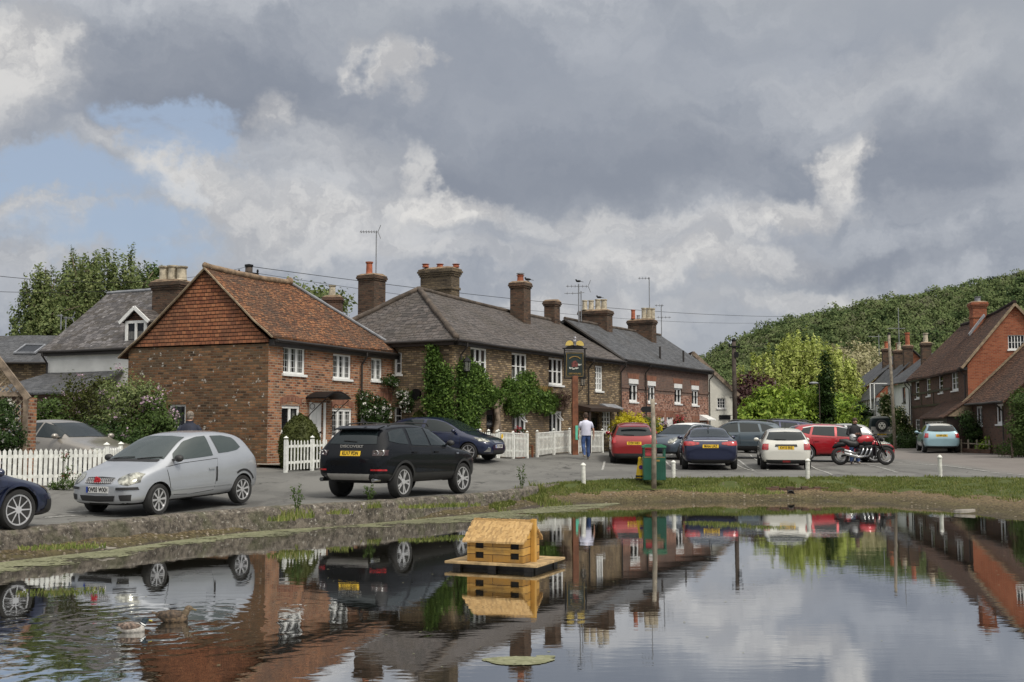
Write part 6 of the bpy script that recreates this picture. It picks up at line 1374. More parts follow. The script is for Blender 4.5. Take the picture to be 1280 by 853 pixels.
def tree(name, x, y, lobes, leafm, nleaf, size, label, cat='tree', group=None, r=.16, seed=1, k=None, drape=0, spread=.25, bark='bark', shell=.5, rough=.25, base=None, limbn=9, flowers=None):
    z = gz(x, y) if base is None else base; root = thing(name, (x, y, z - .05), 0, label, cat, group)
    L = [(x + a, y + b, z + c, d, e, f) for a, b, c, d, e, f in lobes]; cp = crown_points(L, k or max(12, nleaf // 26), seed, shell, rough)
    lc = np.array([l[:3] for l in L]); o_ = cp - lc[np.argmin(((cp[:, None] - lc[None]) ** 2).sum(2), 1)]; o_ /= np.linalg.norm(o_, axis=1)[:, None]; o_[:, 2] += .35
    leaves('crown', leafm, cp, nleaf, size, seed, spread, drape, parent=root, loc=root.location, face=o_)
    if r:
        mb = MB(); zt = max(l[2] for l in L); limbs(mb, V(x, y, z - .1), V(x, y, z + (zt - z) * .95), r, [tuple(q) for q in cp[::max(1, len(cp) // 40)]], seed, limbn)
        mb.v = [(a - x, b - y, c - z + .05) for a, b, c in mb.v]; mb.build('trunk', M[bark], root, smooth=True)
    if flowers: leaves('blossom', M[flowers[0]], cp[:flowers[1]] + (cp[:flowers[1]] - cp.mean(0)) * .12, flowers[2], flowers[3], seed + 9, .05 if len(flowers) < 5 else flowers[4], parent=root, loc=root.location, aspect=.8)
    return root
def PX(px, Y): return (px - 640) / FPX * Y
def lobe_px(px, py, Y, rx, rz, x0, y0, ry=None, dy=0):
    """crown lobe centred on pixel (px,py) at depth Y, radii in metres, relative to a trunk at (x0,y0)"""
    p = at(px, py, Y + dy); return (p.x - x0, p.y - y0, p.z - gz(x0, y0), rx, ry or rx, rz)
# --- birches at the far left
for i, (px, Y, top, lob, n) in enumerate(((118, 60, 0, [(120, 330, 1.5, 1.1), (95, 345, 1.4, 1.6), (150, 335, 1.5, 1.3), (120, 365, 2.6, 1.9), (165, 355, 1.3, 1.5), (80, 380, 1.6, 2.0), (110, 405, 2.8, 2.2), (175, 345, .9, 1.1)], 26000), (50, 57, 0, [(52, 345, .7, .9), (50, 370, 1.1, 1.3), (38, 395, 1.2, 1.3), (62, 400, 1.4, 1.5)], 12000))):
    x = PX(px, Y); tree('birch_tree', x, Y, [lobe_px(a, b, Y, c, d, x, Y) for a, b, c, d in lob], M['leaf_birch'], n, .17, ('tall drooping birch behind the white cottage, the larger of two' if i == 0 else 'slimmer drooping birch left of the large birch'), group='birches behind the roofs', seed=11 + i, drape=1.5, k=n // 55, bark='bark_pale', r=.2, limbn=16, shell=.5, rough=.5)
x = PX(188, 66); tree('broadleaf_tree', x, 66, [lobe_px(190, 352, 66, .9, .9, x, 66), lobe_px(178, 362, 66, .9, .8, x, 66)], M['leaf_mid'], 1600, .25, 'small round tree top between the large birch and the cream chimney pots', seed=14, spread=.2)
x = PX(385, 62); tree('broadleaf_tree', x, 62, [lobe_px(393, 372, 62, 1.2, .6, x, 62), lobe_px(420, 380, 62, 1.0, .6, x, 62), lobe_px(365, 362, 62, .5, .35, x, 62)], M['leaf_birch'], 1700, .22, 'light tree tops showing over the ridge of the tiled cottage', seed=15, spread=.25, shell=.3)
# --- trees in the middle distance
W0 = [(1003, 432, 2.2, 1.6), (985, 450, 2.5, 2.2), (1022, 455, 2.8, 2.4), (963, 474, 2.8, 2.6), (1000, 490, 3.4, 2.8), (1040, 470, 2.6, 2.8), (1052, 492, 2.2, 2.4), (948, 490, 2.0, 2.0)]
x = PX(1000, 92); tree('willow_tree', x, 92, [lobe_px(a, b, 92, c, d, x, 92) for a, b, c, d in W0], M['leaf_willow'], 44000, .24, 'large pale yellow-green weeping tree in the middle distance', seed=21, drape=2.0, k=800, r=.3, shell=.4)
x = PX(1075, 126); tree('broadleaf_tree', x, 126, [lobe_px(1068, 460, 126, 3.6, 3.0, x, 126), lobe_px(1050, 480, 126, 3.4, 4, x, 126), lobe_px(1086, 464, 126, 2.4, 2.8, x, 126), lobe_px(1070, 495, 126, 4, 4, x, 126)], M['leaf_pale'], 11000, .36, 'rounded pale blossom tree right of the weeping tree', seed=22, spread=.4, r=.25)
x = PX(936, 80); tree('purple_tree', x, 80, [lobe_px(930, 500, 80, 1.3, 1.7, x, 80), lobe_px(945, 495, 80, 1.6, 1.6, x, 80), lobe_px(938, 522, 80, 1.9, 1.5, x, 80)], M['leaf_purple'], 6000, .26, 'dark purple-leaved tree beside the telegraph pole', seed=23, spread=.25, flowers=('petal_pink', 14, 120, .2, .2))
for i, (px, Y, lob, n, m, lab) in enumerate((
    (950, 76, [(935, 535, 1.5, 1.3), (952, 520, 1.5, 1.6), (962, 505, 1.3, 1.3)], 5200, 'leaf_bright', 'bright green bush left in the row of hedges behind the cars'),
    (985, 77, [(975, 520, 1.9, 1.8), (990, 530, 2.0, 1.6), (968, 537, 1.6, 1.2)], 6500, 'leaf_bright', 'bright green rounded bush in the middle of the hedge row behind the cars'),
    (1015, 78, [(1010, 512, 1.8, 1.7), (1022, 525, 1.6, 1.7), (1000, 535, 1.6, 1.2)], 6500, 'leaf_bright', 'bright green bush left of the dark column of ivy'),
    (1045, 80, [(1045, 530, 1.7, 1.6), (1052, 515, 1.3, 1.4)], 4200, 'leaf_bright', 'bright green bush right of the dark column of ivy'),
    (1032, 76, [(1032, 472, .3, 1.8), (1033, 500, .35, 1.8), (1032, 525, .4, 1.6)], 3600, 'leaf_dark', 'dark narrow ivy-clad column standing among the bright bushes'),
    (1066, 84, [(1068, 534, 1.3, 1.1), (1078, 524, .8, 1.3), (1083, 538, .9, .9)], 5200, 'leaf_dark', 'dark green bush in front of the far brick house'),
    (1000, 74, [(985, 545, 2.4, .8), (1005, 546, 2.4, .8), (1025, 546, 2.2, .7)], 5200, 'leaf_mid', 'low mid green hedge behind the car roofs'))):
    x = PX(px, Y); tree('bush', x, Y, [lobe_px(a, b, Y, c, d, x, Y) for a, b, c, d in lob], M[m], n, .24, lab, 'bush', 'bushes beyond the parked cars', seed=30 + i, spread=.2, r=.08, shell=.55)
# --- beside the right-hand houses
for i, (px, Y, lob, n, s_, m, lab, fl) in enumerate((
    (1262, 46, [(1280, 505, .6, .6), (1284, 520, .75, .8), (1274, 535, .42, .7), (1284, 545, .7, .6), (1292, 505, .8, .8)], 9000, .1, 'leaf_mid', 'tall leafy hedge at the right edge in front of the low annexe', None),
    (1216, 54.5, [(1213, 534, .4, .5), (1219, 545, .42, .4), (1210, 524, .28, .35)], 2600, .1, 'leaf_dark', 'dark green shrub against the low annexe wall', None),
    (1244, 53.0, [(1244, 557, .6, .4), (1250, 559, .5, .3), (1238, 560, .45, .3)], 2600, .12, 'leaf_bright', 'low bright green leafy plant under the annexe window', None),
    (1270, 47.5, [(1268, 562, .7, .3), (1280, 562, .7, .3)], 1800, .1, 'leaf_mid', 'low green plants at the foot of the hedge', None),
    (1185, 62.5, [(1187, 527, .4, .8), (1188, 545, .5, .6)], 3800, .12, 'leaf_dark', 'climbing shrub right of the porch behind the pale blue car', None),
    (1203, 58, [(1200, 553, .7, .45), (1208, 556, .6, .35)], 2200, .1, 'leaf_mid', 'low shrub between the pale blue car and the stake fence', None),
    (1130, 72, [(1125, 527, .5, .8), (1128, 538, .5, .5), (1123, 517, .35, .4)], 3600, .14, 'leaf_mid', 'cream flowering climber on the tall white house', ('petal_cream', 90, 700, .13, .12)),
    (1106, 80, [(1108, 503, .35, .6), (1107, 512, .35, .5)], 2000, .15, 'leaf_mid', 'cream flowering climber on the timbered white house', ('petal_cream', 60, 420, .14, .12)),
    (1135, 69, [(1128, 554, 1.3, .6), (1140, 552, 1.0, .6)], 3800, .12, 'leaf_dark', 'low dark hedge left of the pale blue car', None))):
    x = PX(px, Y); tree('shrub', x, Y, [lobe_px(a, b, Y, c, d, x, Y) for a, b, c, d in lob], M[m], n, s_, lab, 'shrub', 'shrubs along the right-hand houses', seed=50 + i, spread=.12, r=.04, shell=.5, flowers=fl)
# --- lilacs behind the pale saloon
for i, (px, Y, lob, n, m, lab, fl) in enumerate((
    (70, 32, [(62, 515, .5, .5), (72, 535, .7, .5), (52, 535, .5, .5)], 5000, 'leaf_mid', 'green bush left of the lilacs behind the pale saloon', ('petal_pink', 16, 160, .06, .06)),
    (105, 32.5, [(100, 495, .8, .7), (90, 520, .8, .7), (115, 515, .8, .8), (125, 490, .6, .5)], 4200, 'leaf_box', 'sprawling thin lilac with brown twigs behind the pale saloon', ('petal_pink', 26, 330, .06, .06)),
    (160, 31.5, [(150, 490, .7, .6), (165, 510, .9, .7), (185, 500, .6, .6), (145, 530, .8, .6)], 6000, 'leaf_birch', 'large lilac bush with pink blossom against the brown gable wall', ('petal_pink', 40, 620, .06, .06)),
    (195, 31.2, [(195, 520, .55, .5), (185, 540, .8, .5), (205, 540, .4, .4)], 5000, 'leaf_mid', 'green bush with pale lilac blossom beside the gable window', ('petal_pink', 26, 420, .07, .07)),
    (120, 30.9, [(105, 545, 1.0, .4), (135, 548, 1.0, .4), (165, 550, .9, .35)], 5500, 'leaf_dark', 'dark low hedge between the pale saloon and the lilacs', None))):
    x = PX(px, Y); tree('lilac_bush' if fl else 'hedge', x, Y, [lobe_px(a, b, Y, c, d, x, Y) for a, b, c, d in lob], M[m], n, .085, lab, 'bush', 'bushes in the garden by the tiled cottage', seed=70 + i, spread=.11, r=.03, shell=.3, flowers=fl, limbn=26)
# --- clipped domes, golden shrub, climbing rose
def dome(px, Y, w, ztop, lab, seed):
    x = PX(px, Y); z = gz(x, Y); h = ztop - z; r = thing('topiary_dome', (x, Y, z), 0, lab, 'topiary', 'clipped yew domes')
    mb = MB(); prof = [(.01, h * .985), (w * .3, h * .95), (w * .7, h * .78), (w * .94, h * .52), (w * .95, h * .3), (w * .86, .1), (w * .7, 0)][::-1]; mb.lathe(prof, n=20); mb.build('inner_growth', M['leaf_box'], r, smooth=True)
    rg = np.random.default_rng(seed); k = 2600; a = rg.random(k) * 6.283; t = rg.random(k) ** .8; hh = t * h; rr = np.interp(hh, [p[1] for p in prof], [p[0] for p in prof]) * 1.02
    leaves('foliage', M['leaf_box'], np.stack([rr * np.cos(a), rr * np.sin(a), hh], 1), 9000, .05, seed, .018, parent=r)
dome(376, 32.2, .6, at(376, 518, 32.2).z, 'clipped green dome behind the white gate fence', 5)
dome(524, 39.4, .42, at(524, 514, 39.4).z, 'smaller clipped dome half hidden behind the black off-road estate', 6)
x = PX(783, 49); tree('golden_shrub', x, 49, [lobe_px(a, b, 49, c, d, x, 49) for a, b, c, d in ((785, 526, .62, .42), (774, 535, .45, .4), (797, 532, .45, .4), (784, 548, .8, .5))], M['leaf_yellow'], 6500, .09, 'golden yellow shrub behind the red hatchback', 'shrub', seed=90, spread=.09, r=.04, shell=.6)
x = PX(806, 50.2); tree('green_shrub', x, 50.2, [lobe_px(a, b, 50.2, c, d, x, 50.2) for a, b, c, d in ((805, 532, .5, .4), (815, 535, .4, .35), (806, 550, .7, .5))], M['leaf_mid'], 3600, .09, 'dark green shrub right of the golden one', 'shrub', seed=91, spread=.09, r=.04)
x = PX(820, 52.4); tree('golden_shrub', x, 52.4, [lobe_px(a, b, 52.4, c, d, x, 52.4) for a, b, c, d in ((821, 536, .2, .55), (819, 552, .3, .5))], M['leaf_yellow'], 1300, .09, 'small golden shrub behind the weathered signpost', 'shrub', seed=92, spread=.07, r=.03)
def creeper(name, F, polys, n, size, mat, lab, seed, out=(.04, .3), flowers=None, stem=None, clus=.08):
    """polys = [(px,py) outlines read on the wall F]"""
    rd = random.Random(seed); pts = []
    tot = []
    for P in polys:
        xs, ys = [p[0] for p in P], [p[1] for p in P]; tot.append((P, min(xs), max(xs), min(ys), max(ys), (max(xs) - min(xs)) * (max(ys) - min(ys))))
    S_ = sum(t[5] for t in tot); k = n // 12
    def inside(P, x, y):
        c = False
        for i in range(len(P)):
            (x1, y1), (x2, y2) = P[i], P[i - 1]
            if (y1 > y) != (y2 > y) and x < (x2 - x1) * (y - y1) / (y2 - y1) + x1: c = not c
        return c
    for P, x0, x1, y0, y1, a in tot:
        m = int(k * a / S_); g = 0
        while m > 0 and g < 90000:
            g += 1; x, y = rd.uniform(x0, x1), rd.uniform(y0, y1)
            if inside(P, x, y): u, z = F.uz(x, y); pts.append(tuple(F.P(u, z, rd.uniform(*out)))); m -= 1
    c = Vector(pts[0]); base = F.P(F.uz(polys[0][0][0], 500)[0], 1.0); r = thing(name, base, 0, lab, 'creeper')
    leaves('foliage', M[mat], np.array(pts), n, size, seed, clus, parent=r, loc=base, up=-.4)
    if flowers: leaves('blossom', M[flowers[0]], np.array(rd.sample(pts, flowers[1])) + np.array(F.n) * .1, flowers[2], flowers[3], seed + 3, .04, parent=r, loc=base, aspect=.9)
    if stem:
        mb = MB()
        for S2, rr in stem: mb.tube([F.P(F.uz(x, y)[0], F.uz(x, y)[1], o) - base for x, y, o in S2], rr, 7)
        mb.build('stem', M['bark_pale'], r, smooth=True)
    return r
creeper('wall_creeper', PF, [[(570, 455), (580, 448), (596, 462), (604, 478), (612, 488), (611, 505), (598, 506), (592, 520), (590, 560), (570, 566), (570, 470)], [(596, 478), (612, 488), (622, 492), (618, 508), (600, 508)]], 15000, .1, 'leaf_ivy', 'dense green creeper smothering the corner of the pub', 1)
sideF = Face(PB, PS, (-PD.x, -PD.y))
creeper('wall_creeper', sideF, [[(538, 470), (537, 440), (543, 431), (551, 436), (553, 455), (569, 460), (569, 570), (540, 570), (538, 520), (534, 500)]], 11000, .1, 'leaf_ivy', 'green creeper on the shaded side wall of the pub, left of the corner downpipe', 2)
creeper('wall_creeper', PF, [[(627, 500), (626, 478), (633, 472), (641, 480), (648, 468), (660, 466), (662, 482), (672, 490), (692, 494), (690, 508), (680, 518), (668, 514), (655, 512), (640, 520), (630, 514)]], 11000, .1, 'leaf_ivy', 'green creeper over the middle pub windows beneath the gilt lettering', 3)
creeper('dry_creeper', PF, [[(688, 494), (703, 490), (706, 502), (700, 512), (690, 510)]], 1500, .09, 'twig', 'patch of bare brown twigs at the right end of the pub creeper', 4, clus=.06)
creeper('wisteria', PF, [[(610, 486), (626, 488), (628, 500), (612, 503)]], 900, .1, 'leaf_ivy', 'pale twisted wisteria trunk climbing between the left pub window and door', 5,
        stem=[([(613, 567, .2), (611, 545, .25), (616, 525, .2), (612, 508, .25), (620, 495, .2)], .12), ([(616, 567, .25), (620, 540, .2), (613, 520, .28), (622, 500, .2), (640, 492, .15), (668, 493, .12)], .08), ([(612, 510, .2), (600, 494, .15), (588, 490, .12)], .07)])
creeper('climbing_rose', COT_F, [[(446, 520), (444, 492), (452, 488), (462, 498), (476, 500), (482, 512), (480, 532), (462, 534), (450, 534)], [(472, 476), (484, 470), (494, 476), (484, 482)]], 3600, .09, 'leaf_dark', 'climbing rose with small white flowers on the tiled cottage', 6, flowers=('petal_white', 70, 260, .07), stem=[([(449, 570, .1), (448, 530, .1), (447, 490, .08)], .03)])
creeper('climbing_rose', sideF, [[(500, 488), (515, 490), (519, 505), (514, 518), (506, 512), (504, 498)]], 900, .08, 'leaf_dark', 'thin white-flowered rose on the shaded side wall of the pub', 7, flowers=('petal_white', 40, 150, .07))
# --- the wooded hill
def hill():
    def H(x, y):
        sky = np.interp(x, [10, 35, 53, 75, 100, 125, 151, 200, 260, 400], [-3, 8, 17, 27.5, 33.2, 37.5, 43, 50, 56, 58])
        return -1.5 + (sky + 1.5) * smoothstep(150, 330, y) - max(0, y - 335) * .12
    m, T, b = new_mat('hill undergrowth'); p = T.new('ShaderNodeNewGeometry').outputs['Position']; T.put(b.inputs['Base Color'], T.mix(T.noise(p, .08, 6, .7), (.02, .035, .012), (.07, .1, .03))); b.inputs['Roughness'].default_value = .95
    rows = [[V(x, y, H(x, y)) for x in range(-30, 420, 9)] for y in range(140, 460, 9)]; tag(strip_mesh('hill', rows, m), kind='structure')
    rg = np.random.default_rng(3); cs = []; ns = []; N = 3000
    lm, T, b = new_mat('hill trees leaf'); g = T.new('ShaderNodeNewGeometry')
    f = T.math('ADD', T.math('MULTIPLY', g.outputs['Random Per Island'], .12), T.math('MULTIPLY', T.noise(g.outputs['Position'], .13, 2, .6), 1.12))
    T.put(b.inputs['Base Color'], T.ramp(f, [(.34, (.016, .03, .012)), (.45, (.04, .064, .026)), (.54, (.08, .112, .044)), (.66, (.122, .155, .062)), (.84, (.125, .13, .08))])); b.inputs['Roughness'].default_value = .9; b.inputs['Specular IOR Level'].default_value = .05  # muted leaf greens, with a slight distance haze mixed into the colour
    n = 0; solid = MB()
    while n < N:
        y = 158 + 190 * rg.random() ** .75; x = y * (.1 + rg.random() * .45)
        if x > 235: continue
        z = H(x, y); r = 1.9 + 1.9 * rg.random() ** 1.5; h = r * (.8 + .35 * rg.random())
        if z < -1: continue
        n += 1; k = 20; d = rg.normal(0, 1, (k, 3)); d /= np.linalg.norm(d, axis=1)[:, None]; d[:, 2] = abs(d[:, 2]) * 1.0 - .25; d[:, 1] -= .3
        cs.append(np.array([x, y, z + h * .9]) + d * np.array([r, r, h]) * (.86 + .16 * rg.random((k, 1)))); ns.append(d)
    leaves('hillside_wood', lm, np.concatenate(cs), 420000, .5, 4, .36, kind='stuff', aspect=.9, face=np.concatenate(ns), align=1.6)
hill()
for i, (px, py, Y, s_) in enumerate(((1187, 366, 338, 2.6), (1092, 378, 336, 3.2), (1247, 345, 340, 3.4), (1010, 392, 334, 3.0))):
    x = PX(px, Y); p = at(px, py + 6, Y); tree('skyline_tree', x, Y, [(0, 0, 10.5, s_, s_, s_ * .8), (s_ * .6, 0, 10.5 - s_ * .3, s_ * .7, s_ * .7, s_ * .6)], M['leaf_dark'], 1500, .6, ['dark round tree on the hill skyline, left of the red brick chimney', 'spreading tree on the hill skyline above the aerial mast', 'dark tree on the hill skyline at the far right', 'small tree on the hill skyline near where the wires end'][i], group='trees on the hill skyline', seed=200 + i, base=p.z - 12, spread=.5, r=.3)
# --- grass blades on the verge, weeds at the kerb, duckweed on the water
def verge():
    bank = bpy.data.objects['bank']; bv = BVHTree.FromPolygons([v.co for v in bank.data.vertices], [tuple(p.vertices) for p in bank.data.polygons])
    rd = random.Random(9); vs = []; fs = []; N = len(WL)
    def blade(p, h, w):
        a = rd.uniform(0, 6.28); t = V(math.cos(a), math.sin(a), 0); l = V(rd.uniform(-.5, .5), rd.uniform(-.5, .5), 0) * h; b = len(vs)
        vs.extend([tuple(p - t * w), tuple(p + t * w), tuple(p + l * .4 + V(0, 0, h * .65) + t * w * .6), tuple(p + l * .4 + V(0, 0, h * .65) - t * w * .6), tuple(p + l + V(0, 0, h))]); fs.append((b, b + 1, b + 2, b + 3)); fs.append((b + 3, b + 2, b + 4))
    def down(x, y):
        h = bv.ray_cast(V(x, y, 3), V(0, 0, -1)); return h[0]
    c = 0
    while c < 30000:
        i = rd.uniform(KERB_END - 16, N - 2); t = rd.uniform(.34, 1.0); k = int(i); q = WL[k].lerp(WL[k + 1], i - k).lerp(EL[k].lerp(EL[k + 1], i - k), t)
        if noise.noise(V(q.x * 1.5, q.y * 1.5, 4)) < -.28 + .5 * (1 - smoothstep(.34, .5, t)): continue
        p = down(q.x, q.y)
        if p: blade(p, rd.uniform(.025, .07) * (1.6 if noise.noise(V(q.x * 2.5, q.y * 2.5, 8)) > .3 else 1), rd.uniform(.006, .012)); c += 1
    weeds = [(352, 644, .13, .2), (371, 641, .22, .25), (366, 634, .12, .1), (425, 636, .12, .2), (462, 629, .16, .2), (520, 629, .1, .3), (545, 628, .1, .3), (575, 627, .1, .35), (630, 618, .14, .2), (652, 611, .22, .15), (672, 608, .3, .2), (685, 612, .25, .35), (700, 611, .18, .35), (60, 677, .08, .3), (100, 676, .08, .3), (905, 610, .14, .5), (880, 609, .12, .4), (955, 612, .1, .4)]
    for px, py, h, r in weeds:
        c_ = G(px, py)
        for _ in range(int(500 * r)):
            a, rr = rd.uniform(0, 6.28), r * rd.random() ** .5 * 1.3; x, y = c_.x + rr * math.cos(a), c_.y + rr * math.sin(a) * .8; p = down(x, y) or V(x, y, gz(x, y) - .1)
            blade(p, h * rd.uniform(.4, 1), rd.uniform(.008, .018))
    me = bpy.data.meshes.new('verge_grass'); me.from_pydata(vs, [], fs); me.materials.append(leafmat('grass blades', [(.05, .075, .016), (.1, .135, .03), (.17, .2, .05), (.27, .25, .1)])); tag(link(bpy.data.objects.new('verge_grass', me)), kind='stuff')
    # stalky weeds standing on the kerb
    for px, py, h in ((652, 612, .62), (371, 640, .5), (462, 627, .34)):
        c_ = G(px, py); r = thing('tall_weed', c_, 0, {652: 'tall seeding weed standing on the kerb, right of the duck house', 371: 'leafy weed growing out of the kerb right of the silver hatchback', 462: 'small weed in the kerb below the black off-road estate'}[px], 'weed', 'weeds rooted in the kerb')
        mb = MB(); pts = []
        for k in range(5):
            a = k * 1.3; tp = V(.1 * math.cos(a), .06 * math.sin(a), h * (.6 + .1 * k)); mb.tube([V(0, 0, -.1), tp * .5, tp], [.006, .005, .003], 4); pts += [tuple(tp * f) for f in (.3, .5, .7, .85, 1)]
        mb.build('stem', M['leaf_mid'], r); leaves('foliage', M['leaf_mid'], np.array(pts), 170, .05, 3, .025, parent=r)
    # duckweed
    vs = []; fs = []; S_ = 5; g = .045
    def cell(x, y, s):
        n = 6; b = len(vs); a0 = rd.random() * 6
        for k in range(n): a = a0 + k * 6.283 / n; rr = s * rd.uniform(.5, 1.1); vs.append((x + rr * math.cos(a) * 1.3, y + rr * math.sin(a), .0532 + (len(fs) * 7919 % 997) * .000003))
        fs.append(tuple(range(b, b + n)))
    def dens(x, y, d, i):
        nn = noise.noise(V(x * .8, y * 1.6, 2)) + .6 * noise.noise(V(x * 2.6, y * 5, 5)) + .6 * noise.noise(V(x * 7, y * 16, 1))
        return nn
    for i in range(2 * 14, 13 * 14):
        w = WL[i]; to = V(.25, -1, 0).normalized(); width = np.interp(i / 14, [2, 3, 5, 7, 9, 10.5, 12, 13], [2.1, 1.9, 1.6, 1.3, 1.2, 2.3, 2.2, .3])
        wn = WL[i + 1] - w
        for _ in range(560):
            d = rd.random() * width * 1.25; p = w + wn * rd.random() + to * (d + .02)
            if dens(p.x, p.y, d, i) > rd.gauss(0, .22) - .3 + 1.3 * (d / width) ** 2 - .3 * (d > .5 * width and i > 9 * 14) : cell(p.x, p.y, rd.uniform(.012, .034))
    for px, py, rx, ry, n in ((648, 834, .27, .1, 1500), (682, 829, .06, .03, 60)):
        c_ = on_z(px, py, 0)
        for _ in range(n):
            a, rr = rd.uniform(0, 6.28), rd.random() ** .5; cell(c_.x + rx * rr * math.cos(a) * (1 + .15 * math.sin(3 * a)), c_.y + ry * rr * math.sin(a) * 1.6, .03)
    for _ in range(500):
        x, y = rd.uniform(-9, 11), rd.uniform(9.5, 28)
        if abs(x) < y * .5: cell(x, y, rd.uniform(.006, .016))
    me = bpy.data.meshes.new('duckweed'); me.from_pydata(vs, [], fs); me.materials.append(leafmat('duckweed green', [(.12, .125, .07), (.2, .205, .12), (.27, .27, .18)], rough=.8, transl=0)); tag(link(bpy.data.objects.new('duckweed', me)), kind='stuff')
verge()
# ================================================================ fences, posts, signs, street things
def picket_fence(P, Q, n, h, lab, pointed=True, posts=(0, 1), group='white picket fences', pw=.045, name='picket_fence', cap=False, gap=.0, lift=.06):
    P, Q = Vector(P), Vector(Q); r = thing(name, P, 0, lab, 'fence', group); d = Q - P; L = V(d.x, d.y, 0).length; u = V(d.x, d.y, 0).normalized(); nn = V(u.y, -u.x, 0)
    zg = lambda t: (gz(P.x + d.x * t, P.y + d.y * t) - P.z) if not gap else d.z * t + 0
    mb = MB()
    for i in range(n):
        t = (i + .5) / n; x = u * (t * L); z0 = zg(t) + lift; jit = .008 * math.sin(i * 7.3)
        if pointed: mb.prism([x - u * pw / 2 + V(0, 0, z0), x + u * pw / 2 + V(0, 0, z0), x + u * pw / 2 + V(0, 0, z0 + h - .05 + jit), x + V(0, 0, z0 + h + jit), x - u * pw / 2 + V(0, 0, z0 + h - .05 + jit)], nn * .018)
        else: mb.hexa(x - u * pw / 2 + V(0, 0, z0), u * pw, nn * .018, V(0, 0, h))
    mb.build('picket_panel', M['fence_white'], r)
    for f in (.25, .8):
        rb = MB(); rb.bar(V(0, 0, zg(0) + lift + h * f) - nn * .022, u * L + V(0, 0, zg(1) + lift + h * f) - nn * .022, .035, .07); rb.build('rail', M['fence_white'], r)
    if cap: rb = MB(); rb.bar(V(0, 0, zg(0) + lift + h) , u * L + V(0, 0, zg(1) + lift + h), .06, .035); rb.build('top_rail', M['fence_white'], r)
    for t in posts:
        pb = MB(); c = u * (t * L) + V(0, 0, zg(t)); pb.box(c + V(0, 0, (h + .08) / 2), (.085, .085, h + .1), math.atan2(u.y, u.x)); s = .06
        pb.add([c + V(a * s, b * s, h + .13) for a, b in ((-1, -1), (1, -1), (1, 1), (-1, 1))] + [c + V(0, 0, h + .19)], [(0, 1, 4), (1, 2, 4), (2, 3, 4), (3, 0, 4), (3, 2, 1, 0)]); pb.build('post', M['fence_white'], r)
    return r
a, b = G(-40, 612), G(132, 607); picket_fence(a, b, 27, .80, 'long white picket fence at the left in front of the pale saloon', posts=(1,), pw=.075, lift=.04)
q1, q2 = at(131, 600, b.y), at(150, 600, 27.5); picket_fence((q1.x, q1.y, gz(q1.x, q1.y)), (q2.x, q2.y, gz(q2.x, q2.y)), 9, .78, 'short return of picket fence running back beside the pale saloon', posts=(1,), pw=.07)
a, b = G(357, 591), G(409, 587); picket_fence(a, (b.x, b.y, b.z), 13, .80, 'short white picket gate fence between the clipped dome and the black off-road estate', posts=(0, .62), pw=.05)
def pubfence(x0, x1, n, lab, pointed, h):
    u0, _ = PF.uz(x0, 560, .75); u1, _ = PF.uz(x1, 560, .75); A, B = PF.P(u0, 0, .75), PF.P(u1, 0, .75); A.z, B.z = gz(A.x, A.y), gz(B.x, B.y)
    picket_fence(A, B, n, h, lab, pointed=pointed, posts=(0, .5, 1), cap=not pointed, pw=.05 if not pointed else .07)
pubfence(600, 621, 8, 'pointed white picket fence behind the nose of the dark blue hatchback', True, .8)
pubfence(623, 659, 21, 'white slatted panel left of the brown bench outside the pub', False, .84)
pubfence(671.5, 712, 25, 'white slatted panel between the brown bench and the sign post', False, .84)
pubfence(722, 753, 19, 'white slatted panel behind the walking man', False, .84)
ys = MB(); u, z = PF.uz(624, 546, .75); ys.prism([PF.P(u + .0, z - .1, .84), PF.P(u + .12, z - .02, .84), PF.P(u + .1, z + .1, .84), PF.P(u - .02, z + .06, .84)], PF.n * .01); tag(ys.build('yellow_notice', M['plate_y']), 'small yellow notice on the post of the pub fence', 'notice')
# bench with red flowers in the gap
def bench():
    c = PF.P(PF.uz(665, 560, .9)[0], 0, .5); c.z = gz(c.x, c.y); r = thing('garden_bench', c, math.atan2(PD.y, PD.x), 'brown wooden bench between two white panels outside the pub', 'bench')
    s = MB()
    for k in range(3): s.box((0, -.15 + .14 * k, .45), (.95, .11, .03))
    s.build('seat', M['wood_post'], r); s = MB()
    for z in (.62, .76, .88): s.box((0, .2, z), (.95, .03, .08))
    s.build('backrest', M['wood_post'], r)
    for x in (-.44, .44):
        for y in (-.18, .2): l = MB(); l.box((x, y, .23 if y < 0 else .45), (.06, .06, .46 if y < 0 else .9)); l.build('leg', M['wood_post'], r)
    p = PF.P(PF.uz(660, 545, .8)[0], 0, .45); p.z = gz(p.x, p.y) + .9; t = thing('flower_pot', p - V(0, 0, .9), 0, 'pot of red flowers on a stand at the end of the pub bench', 'flower pot'); m = MB(); m.lathe([(.1, .55), (.16, .85), (.17, .88), (.12, .88)], n=12); m.lathe([(.2, 0), (.18, .03), (.03, .05), (.03, .55)], n=10); m.build('pot', M['pot_red'], t)
    leaves('foliage', M['leaf_dark'], crown_points([(0, 0, .98, .2, .2, .14)], 30, 2), 300, .06, 1, .04, parent=t); leaves('blossom', M['petal_red'], crown_points([(0, 0, 1.0, .22, .22, .16)], 20, 4, shell=.9), 150, .07, 2, .03, parent=t)
bench()
